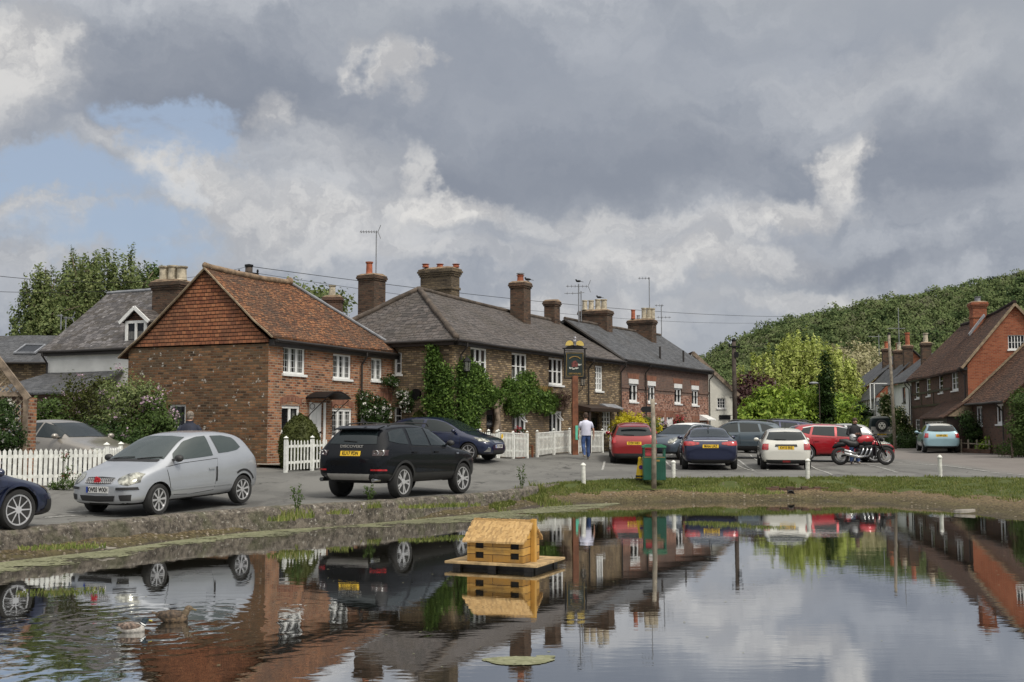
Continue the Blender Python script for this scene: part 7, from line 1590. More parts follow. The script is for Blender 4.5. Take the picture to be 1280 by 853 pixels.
# hanging baskets on the terrace
for i, (px, py) in enumerate(((828.5, 533), (850, 528))):
    u, z = TF.uz(px, py, .35); p = TF.P(u, z, .35); t = thing('hanging_basket', p, 0, ['hanging basket of pale purple flowers by the white terrace doors', 'hanging basket of dark red flowers right of the terrace doors'][i], 'flower basket', 'hanging baskets on the terrace')
    m = MB(); m.lathe([(.02, -.22), (.14, -.14), (.2, 0), (.19, .02)], n=12); m.build('basket', M['bark'], t); m = MB(); m.tube([V(0, 0, .5), V(0, 0, .05)], .008, 4); m.bar(V(0, 0, .5), TF.n * -.35 + V(0, 0, .5), .02); m.build('bracket', M['black'], t)
    leaves('foliage', M['leaf_dark'], crown_points([(0, 0, .02, .26, .26, .22)], 40, 3), 420, .08, 1, .05, parent=t); leaves('blossom', M[('petal_pink', 'petal_red')[i]], crown_points([(0, 0, .08, .3, .3, .24)], 26, 5, shell=.9), 200, .08, 2, .05, parent=t)
# lantern on the pub
def lantern(px, py, lab, F=PF, sc=1):
    u, z = F.uz(px, py, .4); p = F.P(u, z, .4); t = thing('wall_lantern', p, 0, lab, 'lantern', 'black lanterns on the pub'); m = MB()
    m.lathe([(.01, .42), (.03, .34), (.05, .32), (.17, .2), (.16, .18)][::-1], n=6); m.lathe([(.1, -.16), (.11, -.13)], n=6); 
    for k in range(6): a = k * math.pi / 3; m.bar(V(.14 * math.cos(a), .14 * math.sin(a), .19), V(.1 * math.cos(a), .1 * math.sin(a), -.14), .014)
    m.tube([V(0, 0, -.15), V(0, 0, -.3), F.n * -.2 + V(0, 0, -.42), F.n * -.4 + V(0, 0, -.42)], .014, 5); m.build('lamp_frame', M['black'], t); g = MB(); g.lathe([(.095, -.13), (.135, .18)], n=6); g.build('lamp_glass', M['lamp_glass'], t)
lantern(583.5, 459, 'black lantern on a bracket above the pub creeper'); lantern(728, 478, 'black lantern beside the pub sign post')
# white bollards
bol = None
for i, (px, py, lab) in enumerate(((729.5, 603, 'leftmost white bollard, standing in front of the walking man'), (842, 597.5, 'white bollard just right of the green litter bin'), (1009.5, 597.5, 'white bollard at the corner of the cream-white hatchback'), (1175.5, 596.5, 'rightmost white bollard, below the pale blue car'))):
    p = G(px, py, 0); h = at(px, [577, 574, 571.5, 567][i], p.y).z - p.z
    if bol is None: mb = MB(); mb.lathe([(.062, -.1), (.062, .585), (.076, .595), (.076, .625), (.05, .66), (.02, .69), (.001, .695)], n=14); bol = mb.build('bollard', simple('chipped white bollard paint', (.62, .62, .57), .6, var=.16, scale=9, bump=.2), smooth=True); bol.data.set_sharp_from_angle(angle=R(30)); o = bol
    else: o = bol.copy(); COL.objects.link(o)
    o.location = p - V(0, 0, .03); o.rotation_euler = (R([1.5, -1, 1, -1][i]), R([-1, 1.5, -1, .6][i]), i); o.scale = (1, 1, h / .7); tag(o, lab, 'bollard', 'white bollards along the verge')
# litter bin, signpost, yellow cone
def litter_bin():
    p = G(819, 601); p.y += .25; t = thing('litter_bin', p, R(-3), 'green double litter bin behind the weathered signpost', 'bin'); g = simple('bin green plastic', (.006, .075, .045), .4, coat=.3); g2 = simple('bin lid green', (.03, .16, .085), .45); W, D, H = .64, .45, 1.02
    b = MB(); b.box((0, 0, .34), (W, D, .66)); b.build('bin_body', g, t, bevel=.02); 
    for x in (-W / 2 + .03, 0, W / 2 - .03):
        for y in (-1, 1): u = MB(); u.box((x, y * (D / 2 - .03), .8), (.05, .05, .27)); u.build('corner_post', g, t)
    l = MB(); l.prism([V(-W / 2 - .02, -D / 2 - .02, .93), V(W / 2 + .02, -D / 2 - .02, .93), V(W / 2 + .02, -D / 2 - .02, .97), V(W / 2 - .1, -D / 2 - .02, 1.02), V(-W / 2 + .1, -D / 2 - .02, 1.02), V(-W / 2 - .02, -D / 2 - .02, .97)], V(0, D + .04, 0)); l.build('lid', g2, t)
    s = MB(); s.box((0, -D / 2 - .006, .655), (W - .06, .01, .014)); s.build('gold_band', M['gold'], t)
    li = MB(); li.box((-.16, -.05, .78), (.24, .2, .2)); li.build('liner', simple('red bin liner', (.4, .05, .06), .5), t, bevel=.03)
    ri = MB()
    for k in range(6): ri.box((.05 + k * .05, -D / 2 - .004, .3), (.012, .012, .5))
    ri.build('rib', g, t); e = MB(); e.box((.1, -D / 2 - .006, .56), (.1, .008, .05)); e.build('crest', M['gold'], t)
litter_bin()
def signpost():
    p = G(817.5, 602); t = thing('signpost', p, R(4), 'weathered timber post with a short dark finger sign', 'signpost'); h = at(816, 499, p.y).z - p.z
    b = MB(); b.tube([V(0, 0, -.2), V(.01, 0, h * .5), V(-.02, 0, h)], [.075, .068, .062], 9); b.build('post', M['wood_grey'], t, smooth=True)
    a = MB(); a.prism([V(-.05, -.02, h - .37), V(-.05, -.02, h - .21), V(-.3, -.02, h - .21), V(-.36, -.02, h - .29), V(-.3, -.02, h - .37)], V(0, .04, 0)); a.build('finger_board', M['black'], t)
signpost()
def cone():
    p = G(800, 599.5); t = thing('safety_cone', p, 0, 'slim yellow safety cone with a purple disc beside the bin', 'cone'); y = simple('cone yellow', (.62, .42, .01), .45)
    b = MB(); b.box((.04, 0, .02), (.32, .3, .035)); b.build('base', M['plastic'], t, bevel=.01); b = MB(); b.lathe([(.13, .035), (.12, .1), (.06, .5), (.045, .56), (.05, .6), (.035, .64), (.001, .65)], n=16); b.build('body', y, t, smooth=True)
    b = MB(); b.lathe([(.127, .07), (.125, .1), (.127, .12)], n=16); b.build('band', M['plastic'], t); b = MB(); b.lathe([(.06, -.12), (.06, -.098)], (0.02, .02, .35), 12, 'Y'); b.build('disc', simple('purple disc', (.09, .02, .2), .5), t)
cone()
# pub sign
def pub_sign():
    p = G(718.5, 573); p = V(PX(718.5, 44.2), 44.2, 0); p.z = gz(p.x, p.y); t = thing('pub_sign', p, R(8), 'hanging pub sign in a black frame on a tall brown post', 'pub sign'); zt = lambda py: at(718, py, 44.2).z - p.z
    b = MB(); b.box((0, 0, zt(470) / 2 - .1), (.23, .2, zt(470) + .2)); b.build('post', M['wood_post'], t, bevel=.012)
    z0, z1 = zt(473), zt(436); w = .41; f = MB()
    for x in (-w, w): f.box((x, 0, (z0 + z1) / 2), (.05, .05, z1 - z0))
    f.box((0, 0, z0), (2 * w + .05, .06, .05)); f.box((0, 0, z1), (2 * w + .16, .06, .05)); f.box((0, 0, z1 - .09), (2 * w, .04, .03)); f.build('frame', M['black'], t)
    b = MB(); b.box((0, 0, (z0 + z1) / 2 - .05), (2 * w - .1, .035, z1 - z0 - .2)); bd = b.build('sign_board', simple('dark green black board', (.006, .016, .015), .5), t); zc = (z0 + z1) / 2 - .05; hw, hh = w - .08, (z1 - z0 - .2) / 2 - .03
    e = MB()
    for s in (-1, 1): e.box((s * hw, -.021, zc), (.014, .008, 2 * hh)); e.box((0, -.021, zc + s * hh), (2 * hw, .008, .014))
    e.build('gilt_edge', M['gold'], bd)
    ar = MB(); ar.tube([V(.24 * math.cos(R(a)), -.024, zc + .16 + .16 * math.sin(R(a))) for a in range(25, 156, 10)], .02, 5); ar.build('gilt_arch', M['gold'], bd)
    Mx = Matrix(((1, 0, 0, 0), (0, 0, -1, -.022), (0, 1, 0, zc - .36), (0, 0, 0, 1))); text('GREYHOUND', .09, M['gold'], bd, Mx, 'lettering', sx=.9)
    pc = MB()   # a seated rider in russet with pale hounds
    pc.prism([V(-.12, -.02, zc - .08), V(.1, -.02, zc - .1), V(.13, -.02, zc + .04), V(.04, -.02, zc + .16), V(-.05, -.02, zc + .14), V(-.14, -.02, zc + .05)], V(0, -.006, 0)); pc.build('painted_figure', simple('russet paint', (.13, .03, .025), .6, var=.5, scale=12), bd)
    pd = MB()
    for x, z, s in ((-.16, -.15, 1), (-.05, -.18, 1), (.08, -.16, 1), (.2, -.02, 1.1)): pd.prism([V(x - .07 * s, -.02, zc + z), V(x - .02 * s, -.02, zc + z - .02), V(x + .06 * s, -.02, zc + z + .01), V(x + .07 * s, -.02, zc + z + .05), V(x, -.02, zc + z + .04), V(x - .06 * s, -.02, zc + z + .06)], V(0, -.008, 0))
    pd.build('painted_hound', simple('pale cream paint', (.4, .4, .36), .6, var=.4, scale=12), bd)
    cr = MB(); cr.prism([V(-w * .9, -.03, z1 + .02), V(w * .9, -.03, z1 + .02), V(w * .7, -.03, z1 + .1), V(w * .3, -.03, z1 + .14), V(-w * .3, -.03, z1 + .14), V(-w * .7, -.03, z1 + .1)], V(0, .06, 0)); cr.build('crest_base', M['black'], t)
    for s in (-1, 1): g = MB(); g.prism([V(s * .2 + .17 * math.cos(R(a)), -.02, z1 + .12 + .2 * math.sin(R(a))) for a in range(0, 181, 20)], V(0, .04, 0)); g.build('gilt_fan', simple('yellow gilt fan', (.6, .45, .12), .4), t)
    d = MB(); d.sphere((0, 0, z1 + .26), (.07, .08, .14), 10, 8); d.sphere((0, -.05, z1 + .42), (.055, .075, .055), 10, 7); d.bar(V(-.03, -.06, z1 + .2), V(-.03, -.07, z1 + .1), .03); d.bar(V(.03, -.06, z1 + .2), V(.03, -.07, z1 + .1), .03); d.prism([V(-.04, -.03, z1 + .45), V(-.02, -.03, z1 + .45), V(-.03, -.02, z1 + .5)], V(0, .01, 0)); d.prism([V(.04, -.03, z1 + .45), V(.02, -.03, z1 + .45), V(.03, -.02, z1 + .5)], V(0, .01, 0)); d.build('carved_dog', simple('pale grey carving', (.33, .33, .36), .6, var=.7, scale=7), t, smooth=True)
    n = MB(); n.box((.06, -.115, zt(541)), (.13, .01, .55)); n.build('green_notice', simple('mint notice', (.12, .5, .35), .5), t)
pub_sign()
# poles, wires, aerials
def pole(px, pyt, Y, r, mat, lab, arms=True, lean=0, rungs=0):
    x = PX(px, Y); z = gz(x, Y); h = at(px, pyt, Y).z - z; t = thing('telegraph_pole', (x, Y, z), 0, lab, 'telegraph pole', 'telegraph poles'); b = MB(); b.tube([V(0, 0, -.3), V(lean * .5, 0, h * .5), V(lean, 0, h)], [r, r * .9, r * .78], 10); b.build('pole', M[mat], t, smooth=True)
    a = MB(); a.lathe([(r * .95, h - .02), (r * .95, h + .06), (.02, h + .1)], (lean, 0, 0), 10)
    if arms:
        a.box((lean, -.1, h - .35), (r * 4.4, .09, .09)); a.box((lean + .12, -.05, h - .8), (.22, .2, .3))
        for s in (-1, 1): a.lathe([(.03, h - .3), (.05, h - .25), (.04, h - .17), (.01, h - .15)], (lean + s * r * 2, -.1, 0), 8)
    a.build('pole_fittings', M['black'], t)
    if rungs:
        for k in range(rungs): q = MB(); s = 1 if k % 2 else -1; q.tube([V(0, 0, h - 1.2 - .5 * k), V(s * (r + .14), 0, h - 1.2 - .5 * k)], .014, 5); q.build('climbing_peg', M['black'], t)
    return V(x + lean, Y, z + h)
pA = pole(918, 426, 63, .14, 'wood_pole', 'dark telegraph pole with climbing pegs beside the white gabled house', rungs=14)
pB = pole(1117, 418, 66, .1, 'wood_grey', 'grey timber pole in front of the timbered white house', arms=False, lean=-.2)
pC = pole(308.5, 333, 48, .2, 'wood_pole', 'dark pole top showing over the tiled cottage ridge')
def wire(P, Q, sag, lab, r=.011):
    P, Q = Vector(P), Vector(Q); mb = MB(); mb.tube([P.lerp(Q, k / 24) - V(0, 0, sag * 4 * (k / 24) * (1 - k / 24)) - P for k in range(25)], r, 4); o = mb.build('overhead_wire', M['black']); o.location = P; tag(o, lab, 'wire', 'overhead wires')
wire(pC, at(1010, 396, 100), .6, 'upper overhead wire crossing the sky from the pole over the cottage to the hill', .013); wire(pC - V(0, 0, .25), at(1010, 402, 100), .9, 'lower overhead wire crossing the sky from the pole over the cottage to the hill', .009)
wire(pC, at(-60, 338, 30), .5, 'upper overhead wire leading to the left edge of the picture', .008); wire(pC - V(0, 0, .2), at(-60, 362, 30), .4, 'lower overhead wire leading to the left edge of the picture', .007)
wire(pB, pA, .8, 'slack wire between the dark telegraph pole and the grey timber pole', .009); wire(pB, at(1300, 385, 60), .5, 'wire from the grey timber pole over the brown roof', .009)
def aerial(px, pyb, pyt, Y, arms, lab, mast=.028):
    b = at(px, pyb, Y); h = at(px, pyt, Y).z - b.z; t = thing('tv_aerial', b, 0, lab, 'aerial', 'television aerials on the roofs'); m = MB(); m.tube([V(0, 0, 0), V(0, 0, h)], mast, 6); m.build('mast', M['lead'], t); s = Y / FPX
    for (dz, l0, l1, n, dirn) in arms:
        y = MB(); z = h - dz * s; y.tube([V(l0 * s, 0, z), V(l1 * s, 0, z)], .018, 5)
        for k in range(n): x = (l0 + (l1 - l0) * (k + .5) / n) * s; y.tube([V(x, -.16, z), V(x, .16, z)], .01, 4); y.tube([V(x, 0, z - .07), V(x, 0, z + .07)], .01, 4)
        if dirn: x = (l1 if dirn > 0 else l0) * s; y.tube([V(x, 0, z), V(x + .12 * dirn, 0, z + .3)], .015, 4); y.tube([V(x, 0, z), V(x + .12 * dirn, 0, z - .3)], .015, 4)
        y.build('antenna', M['lead'], t)
aerial(470, 345, 289, 48.5, [(1, -21, 2, 7, 1)], 'tall aerial on the single red pot chimney at the left of the pub')
aerial(723.5, 402, 355, 53.5, [(3, -16, 12, 6, 1), (12, -18, 3, 3, 0)], 'wide aerial with two booms between the pub and terrace chimneys', .035)
aerial(726.5, 402, 364, 53.8, [(2, -4, 4, 1, 0)], 'short plain mast beside the wide aerial')
aerial(812, 404, 347, 60.2, [(1, -14, 1, 4, 0)], 'tall aerial rising from the last terrace chimney'); aerial(827, 422, 381, 62, [(1, -8, 3, 3, 0), (16, -6, 12, 4, 0)], 'lower aerial at the far end of the terrace roof')
aerial(1124, 432, 385, 86, [(26, -14, 8, 4, 0)], 'tall thin aerial on the white house chimneys at the right'); aerial(1099, 445, 418, 95, [(3, -13, 3, 3, 0)], 'small aerial on the far brick house')
aerial(76, 412, 393, 50.5, [(2, -5, 2, 3, 0)], 'left of two small aerials on the slate house at the left edge'); aerial(82, 412, 396, 50.6, [(2, -3, 8, 4, 1)], 'right of two small aerials on the slate house at the left edge')
# birds on the chimneys
for i, (px, py, Y) in enumerate(((660, 351.5, 48.2), (723, 353.5, 53.5), (749, 373.5, 56.2))):
    p = at(px, py, Y); m = MB(); m.sphere((0, 0, .07), (.13, .055, .055), 8, 6); m.sphere((-.11, 0, .13), .04, 8, 6); m.bar(V(.1, 0, .06), V(.24, 0, .03), .05, .015); m.bar(V(-.14, 0, .13), V(-.18, 0, .125), .012); o = m.build('perched_bird', M['black'], smooth=True); o.location = p; tag(o, ['dark bird perched on the edge of the tall single chimney', 'dark bird perched on top of the wide aerial', 'dark bird perched on the cream chimney pots'][i], 'bird', 'birds perched on the roofs')
# rose arbour at the left
def arbour():
    Y = 25.4; p = V(PX(34, Y), Y, 0); p.z = gz(p.x, p.y); t = thing('garden_arbour', p, 0, 'timber and trellis arbour with a brick pier at the left edge', 'arbour'); X = lambda px: PX(px, Y) - p.x; Z = lambda py: at(20, py, Y).z - p.z
    b = MB(); b.box((X(32), .25, Z(497) / 2), (.12, .5, Z(497))); b.build('brick_pier', M['brick_old'], t, uv=True)
    f = MB(); f.bar(V(X(38.5), -.1, Z(499)), V(X(-28), -.1, Z(416)), .07, .14); f.bar(V(X(-90), -.06, Z(493)), V(X(36), -.06, Z(493)), .06, .1); f.box((X(35.5), -.1, Z(497) / 2), (.09, .09, Z(497))); f.box((X(-90), -.1, Z(497) / 2), (.09, .09, Z(497))); f.bar(V(X(-94), -.1, Z(499)), V(X(-28), -.1, Z(416)), .07, .14); f.build('timber_frame', M['bark_pale'], t)
    for nm, x0, x1, z0, z1, tri in (('trellis', X(-85), X(34), 0, Z(495), False), ('gable_trellis', X(-85), X(34), Z(492), Z(425), True)):
        g = MB(); st = .17
        apx = X(-28)
        def ins(x, z):
            if not tri: return x0 <= x <= x1 and z0 <= z <= z1
            return z0 <= z <= z0 + (z1 - z0) * (1 - abs(x - apx) / (x1 - apx))
        k = -30
        while k < 60:
            for s in (1, -1):
                c = x0 + k * st; run = None; N = 60
                for q in range(N + 1):
                    z = z0 + (z1 - z0) * q / N; x = c + s * (z - z0)
                    if ins(x, z):
                        if run is None: run = (x, z)
                        last = (x, z)
                    elif run: break
                if run and math.dist(run, last) > .05: g.bar(V(run[0], -.02 * s, run[1]), V(last[0], -.02 * s, last[1]), .028, .012, up=(0, 1, 0))
            k += 1
        g.build(nm, M['trellis'], t)
    x = PX(8, 24.9); tree('rose_bush', x, 24.9, [lobe_px(a, b, 24.9, c, d, x, 24.9) for a, b, c, d in ((4, 520, .32, .3), (10, 545, .34, .35), (-4, 560, .45, .4), (2, 505, .2, .15))], M['leaf_dark'], 5200, .06, 'climbing rose with pale flowers on the arbour trellis', 'rose', seed=120, spread=.06, r=.02, flowers=('petal_white', 46, 330, .055, .025))
    for i, (px, py, Y2, fl, lab) in enumerate(((84, 597, 24.0, 'petal_red', 'small red roses climbing the picket fence'), (88, 607, 23.9, 'petal_white', 'leafy plant with pale flowers at the foot of the picket fence'))):
        x = PX(px, Y2); tree('flower_plant', x, Y2, [lobe_px(a, b, Y2, c, d, x, Y2) for a, b, c, d in (((82, 572, .08, .1), (84, 590, .12, .14), (96, 598, .1, .08)) if i == 0 else ((84, 606, .22, .1), (70, 607, .14, .07)))], M['leaf_mid'], 260 if i == 0 else 900, .045, lab, 'plant', seed=130 + i, spread=.04, r=.008, flowers=(fl, 12, 60 if i == 0 else 30, .04, .03), limbn=4)
arbour()
# small posts and stakes before the right-hand house
t = thing('stake_fence', G(1197, 566), 0, 'low rustic stake fence on a brick edging beside the annexe', 'fence'); base = t.location.copy()
for i, px in enumerate((1199, 1208, 1219, 1230, 1234.5)):
    p = V(PX(px, 54 - i * .35), 54 - i * .35, 0); p.z = gz(p.x, p.y); b = MB(); b.box(p - base + V(0, 0, .3), (.07 if i < 4 else .13, .07, .66), i); b.build('post', M['wood_grey'], t)
p0, p1 = V(PX(1197, 54.2), 54.2, 0), V(PX(1236, 52.4), 52.4, 0); b = MB(); b.bar(p0 + V(0, 0, gz(p0.x, p0.y) + .05) - base, p1 + V(0, 0, gz(p1.x, p1.y) + .05) - base, .15, .3); b.build('brick_edging', M['brick_dark'], t, uv=True)
b = MB(); b.bar(p0 + V(0, 0, gz(p0.x, p0.y) + .45) - base, p1 + V(0, 0, gz(p1.x, p1.y) + .42) - base, .03, .05); b.build('rail', M['wood_grey'], t)
# hanging sign frame on the timbered house
q = at(1096, 512, 82); t = thing('hanging_sign', q, 0, 'pale metal frame of a hanging sign by the timbered house', 'sign'); m = MB()
for a, c in (((-.45, 0, 0), (-.45, 0, 1.9)), ((-.45, 0, 1.9), (.9, 0, 1.9)), ((-.15, 0, 0), (-.15, 0, 1.9)), ((-.45, 0, 0), (-.15, 0, 0))): m.bar(V(*a), V(*c), .06)
m.build('frame', M['white'], t); m = MB(); m.box((0.2, .02, .4), (.5, .04, .4)); m.build('sign_panel', M['lead'], t)
# street lamp head among the trees, drain outlet, slabs, brick remnant
x = PX(1024, 74); t = thing('street_lamp', (x, 74, gz(x, 74)), 0, 'slim grey street lamp among the bright bushes', 'street lamp'); h = at(1024, 481, 74).z - gz(x, 74); m = MB(); m.tube([V(0, 0, 0), V(0, 0, h), V(-.2, 0, h + .1)], .03, 7); m.build('column', M['wood_pole'], t); m = MB(); m.sphere((-.35, 0, h + .1), (.32, .14, .09), 10, 6); m.build('lamp_head', M['lead'], t)
p = on_z(988, 617, .21); p.y += .06; m = MB(); m.tube([V(0, -.1, 0), V(0, .8, .02)], [.085, .085], 14); t = thing('drain_outlet', p, 0, 'round dark drain outlet in the pond bank', 'drain'); n = 14; rm = MB()
rm.tube([V(.09 * math.cos(6.283 * k / n), -.12, .09 * math.sin(6.283 * k / n)) for k in range(n)], .014, 6, closed=True); rm.build('pipe_rim', M['fascia'], t); m.build('pipe', M['well'], t)
m = MB(); rd = random.Random(2)
for k in range(9): m.box((-.55 + .2 * k + rd.uniform(-.02, .02), .2, .1 + .03 * (k % 2)), (.19, .16, .07 + .04 * rd.random()), rd.uniform(-.1, .1))
m.build('edging_brick', M['brick_dark'], t, uv=True)
for i, (px, py, sx, sy, lab) in enumerate(((1199, 619, 1.0, .5, 'larger pale broken slab lying on the bank at the right'), (1256, 623, .75, .4, 'pale broken slab on the bank at the far right'), (1205, 641, .55, .2, 'thin pale slab at the waterline on the right'))):
    p = on_z(px, py, .22 if i < 2 else .07); m = MB(); rd = random.Random(i + 4); k = 9; P = [V(sx / 2 * math.cos(6.283 * j / k) * rd.uniform(.8, 1.1), sy / 2 * math.sin(6.283 * j / k) * rd.uniform(.8, 1.15), 0) for j in range(k)]; m.prism(P, V(0, 0, .07)); o = m.build('broken_slab', M['concrete'], bevel=.01); o.location = p; o.rotation_euler = (R(9 if i < 2 else 2), R(-3), .1); tag(o, lab, 'slab', 'broken slabs on the bank')
p = on_z(128, 688, .1); m = MB(); m.tube([V(-.16, 0, 0), V(0, .02, .05), V(.1, 0, .02), V(.2, .04, .03)], [.012, .03, .03, .01], 7); o = m.build('driftwood', M['concrete'], smooth=True); o.location = p; tag(o, 'pale stick lying on the mud at the water edge, left', 'stick')
# debris: stones on the bank as one scatter
m = MB(); rd = random.Random(12)
bank = bpy.data.objects['bank']; bv = BVHTree.FromPolygons([v.co for v in bank.data.vertices], [tuple(p_.vertices) for p_ in bank.data.polygons])
for _ in range(900):
    i = rd.randint(8, len(WL) - 3); t_ = rd.uniform(.05, .75); q = WL[i].lerp(EL[i], t_); h = bv.ray_cast(V(q.x, q.y, 3), V(0, 0, -1))[0]
    if h: s = rd.uniform(.008, .03); m.sphere(h, (s * 1.4, s, s * .6), 5, 3)
tag(m.build('bank_pebbles', simple('mixed pebbles', (.2, .17, .13), .9, var=.6, scale=2)), kind='stuff')
# ================================================================ duck house and ducks
def duck_house():
    c = on_z(629, 706, 0); t = thing('duck_house', (-.09, 16.4, .05), R(-23), 'small golden timber duck house floating on a raft', 'duck house'); w1 = bpy.data.materials.new('x'); bpy.data.materials.remove(w1)
    pine = bricklike('golden boards', [(.24, .125, .03), (.4, .22, .05), (.5, .29, .075)], 2.2, .105, (.1, .05, .018), .006, stain=(.16, .11, .06), stain_scale=5, stain_amt=.55, rough=.6, bump=.3, offs=.3)
    th = leafmat('pale wooden shingles', [(.26, .17, .08), (.42, .27, .115), (.52, .35, .16)], rough=.8, transl=0); dk = simple('raft boards', (.36, .25, .12), .75, var=.35, scale=7, bump=.3)
    L, W = .86, .6; bx = .04; by = -.17
    b = MB(); b.box((0, 0, .085), (1.42, 1.12, .035)); b.build('raft_deck', dk, t, bevel=.006)
    b = MB()
    for x in (-.55, 0, .55): b.box((x, 0, .03), (.12, 1.0, .1))
    for y in (-.36, .36): b.box((0, y, .02), (1.25, .1, .08))
    b.build('raft_float', M['fascia'], t)
    z0, z1, zr = .103, .42, .62; b = MB(); F = Face((bx - L / 2, by - W / 2), (1, 0)); hs = [(.12, .25, .15, .24), (.12, .25, .29, .38), (.66, .79, .15, .24), (.66, .79, .29, .38)]; F.wall(b, 0, L, z0, z1, hs, reveal=.03); F2 = Face((bx + L / 2, by - W / 2), (0, 1), (1, 0)); F2.wall(b, 0, W, z0, z1); b.prism([F2.P(0, z1), F2.P(W, z1), F2.P(W / 2, zr)], V(-.02, 0, 0))
    F3 = Face((bx - L / 2, by + W / 2), (0, -1), (-1, 0)); F3.wall(b, 0, W, z0, z1); b.prism([F3.P(0, z1), F3.P(W, z1), F3.P(W / 2, zr)], V(.02, 0, 0)); Face((bx + L / 2, by + W / 2), (-1, 0), (0, 1)).wall(b, 0, L, z0, z1); b.build('wall', pine, t, uv=True)
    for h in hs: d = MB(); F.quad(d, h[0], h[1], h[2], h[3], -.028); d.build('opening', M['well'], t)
    s = MB(); s.box((bx, by - W / 2 - .006, .262), (L, .012, .008)); s.box((bx - L / 2 + .012, by - W / 2 - .006, .26), (.024, .012, .32)); s.box((bx + L / 2 - .012, by - W / 2 - .006, .26), (.024, .012, .32)); s.build('corner_board', pine, t, uv=True)
    r = MB(); rd = random.Random(3); rows = 8; nsh = 34
    for sg in (-1, 1):
        for j in range(rows):
            for k in range(nsh):
                u = (k + (j % 2) * .5) / nsh; x = bx - L / 2 - .05 + (L + .08) * u; t0 = j / rows; y0 = by + sg * (W / 2 + .07) * (1 - t0); zz = z1 - .05 + (zr + .03 - z1 + .05) * t0; dy = -sg * (W / 2 + .07) / rows * 1.25; dz = (zr - z1 + .08) / rows * 1.25
                r.hexa(V(x, y0, zz + rd.uniform(0, .006)), V(.028, 0, 0), V(0, dy, dz), V(0, 0, .022 + rd.uniform(0, .008)))
    r.box((bx, by, zr + .045), (L + .06, .05, .02)); r.build('roof', th, t)
    p = MB(); p.box((bx + L / 2 + .035, by, .39), (.065, .08, .62)); p.build('chimney_post', simple('golden post', (.42, .23, .045), .6, var=.2), t, bevel=.004)
duck_house()
def duck(p, hdg, male, lab, sc=1):
    t = thing('duck', p, hdg, lab, 'duck', 'ducks swimming on the pond'); t.scale = (sc,) * 3
    if male: body, wing, head, bill, tail = (.36, .34, .31), (.12, .085, .065), (.008, .02, .03), (.35, .3, .05), (.01, .01, .01)
    else: body, wing, head, bill, tail = (.09, .06, .034), (.06, .04, .025), (.1, .072, .042), (.13, .09, .03), (.09, .06, .035)
    mk = lambda n, c, v=.2, s=20: simple(('drake ' if male else 'duck ') + n, c, .7, var=v, scale=s)
    # body: rings from breast to tail
    st = [(.2, .03, .06, .02), (.185, .07, .075, .06), (.13, .105, .085, .082), (.04, .12, .085, .09), (-.07, .115, .09, .085), (-.15, .085, .1, .065), (-.21, .05, .115, .035), (-.26, .02, .135, .012)]
    def loft(st, mats, name, parent, n=14, mb=None):
        mb = MB(); vs = []; fs = []
        for x, w, zc, h in st:
            for k in range(n): a = 6.283 * k / n; vs.append((x, w * math.cos(a), zc - .03 + h * math.sin(a) * (1 if math.sin(a) > 0 else 1.1)))
        for i in range(len(st) - 1):
            for k in range(n): fs.append((i * n + k, i * n + (k + 1) % n, (i + 1) * n + (k + 1) % n, (i + 1) * n + k))
        fs += [tuple(range(n))[::-1], tuple((len(st) - 1) * n + k for k in range(n))]; mb.add(vs, [f[::-1] for f in fs]); o = mb.build(name, mats, parent, smooth=True); m = o.modifiers.new('s', 'SUBSURF'); m.levels = m.render_levels = 1; return o
    b = loft(st, mk('body', body, .3 if male else .8), 'body', t)
    hd = MB(); hd.tube([V(.12, 0, .075), V(.165, 0, .115), V(.18, 0, .145), V(.19, 0, .17)], [.06, .052, .046, .042], 12); hd.sphere((.205, 0, .18), (.058, .042, .042), 12, 9); hd.build('head', mk('head', head), t, smooth=True)
    bl = MB(); bl.prism([V(.245, -.018, .183), V(.31, -.02, .162), V(.315, 0, .161), V(.31, .02, .162), V(.245, .018, .183)], V(0, 0, -.016)); bl.build('bill', mk('bill', bill), t, bevel=.003)
    if male: cl = MB(); cl.tube([V(.163, 0, .108), V(.172, 0, .124)], [.056, .053], 12); cl.build('neck_ring', M['white'], t, smooth=True)
    for s in (1, -1): w = MB(); w.sphere((-.03, s * .082, .1), (.16, .045, .055), 12, 8); w.sphere((-.15, s * .06, .125), (.09, .022, .02), 8, 6); w.build('wing', mk('wing', wing, .7, 22), t, smooth=True); e = MB(); e.sphere((.225, s * .038, .19), .007, 6, 5); e.build('eye', M['black'], t)
    tl = MB(); tl.prism([V(-.2, -.04, .1), V(-.3, -.03, .13), V(-.31, 0, .135), V(-.3, .03, .13), V(-.2, .04, .1)], V(0, 0, .015)); tl.build('tail', mk('tail', tail), t)
duck(DUCKS[0], R(24), True, 'drake with dark head and pale flanks swimming in front', .6)
duck(DUCKS[1] + V(0, .0, 0), R(8), False, 'mottled brown duck swimming just behind the drake', .72)
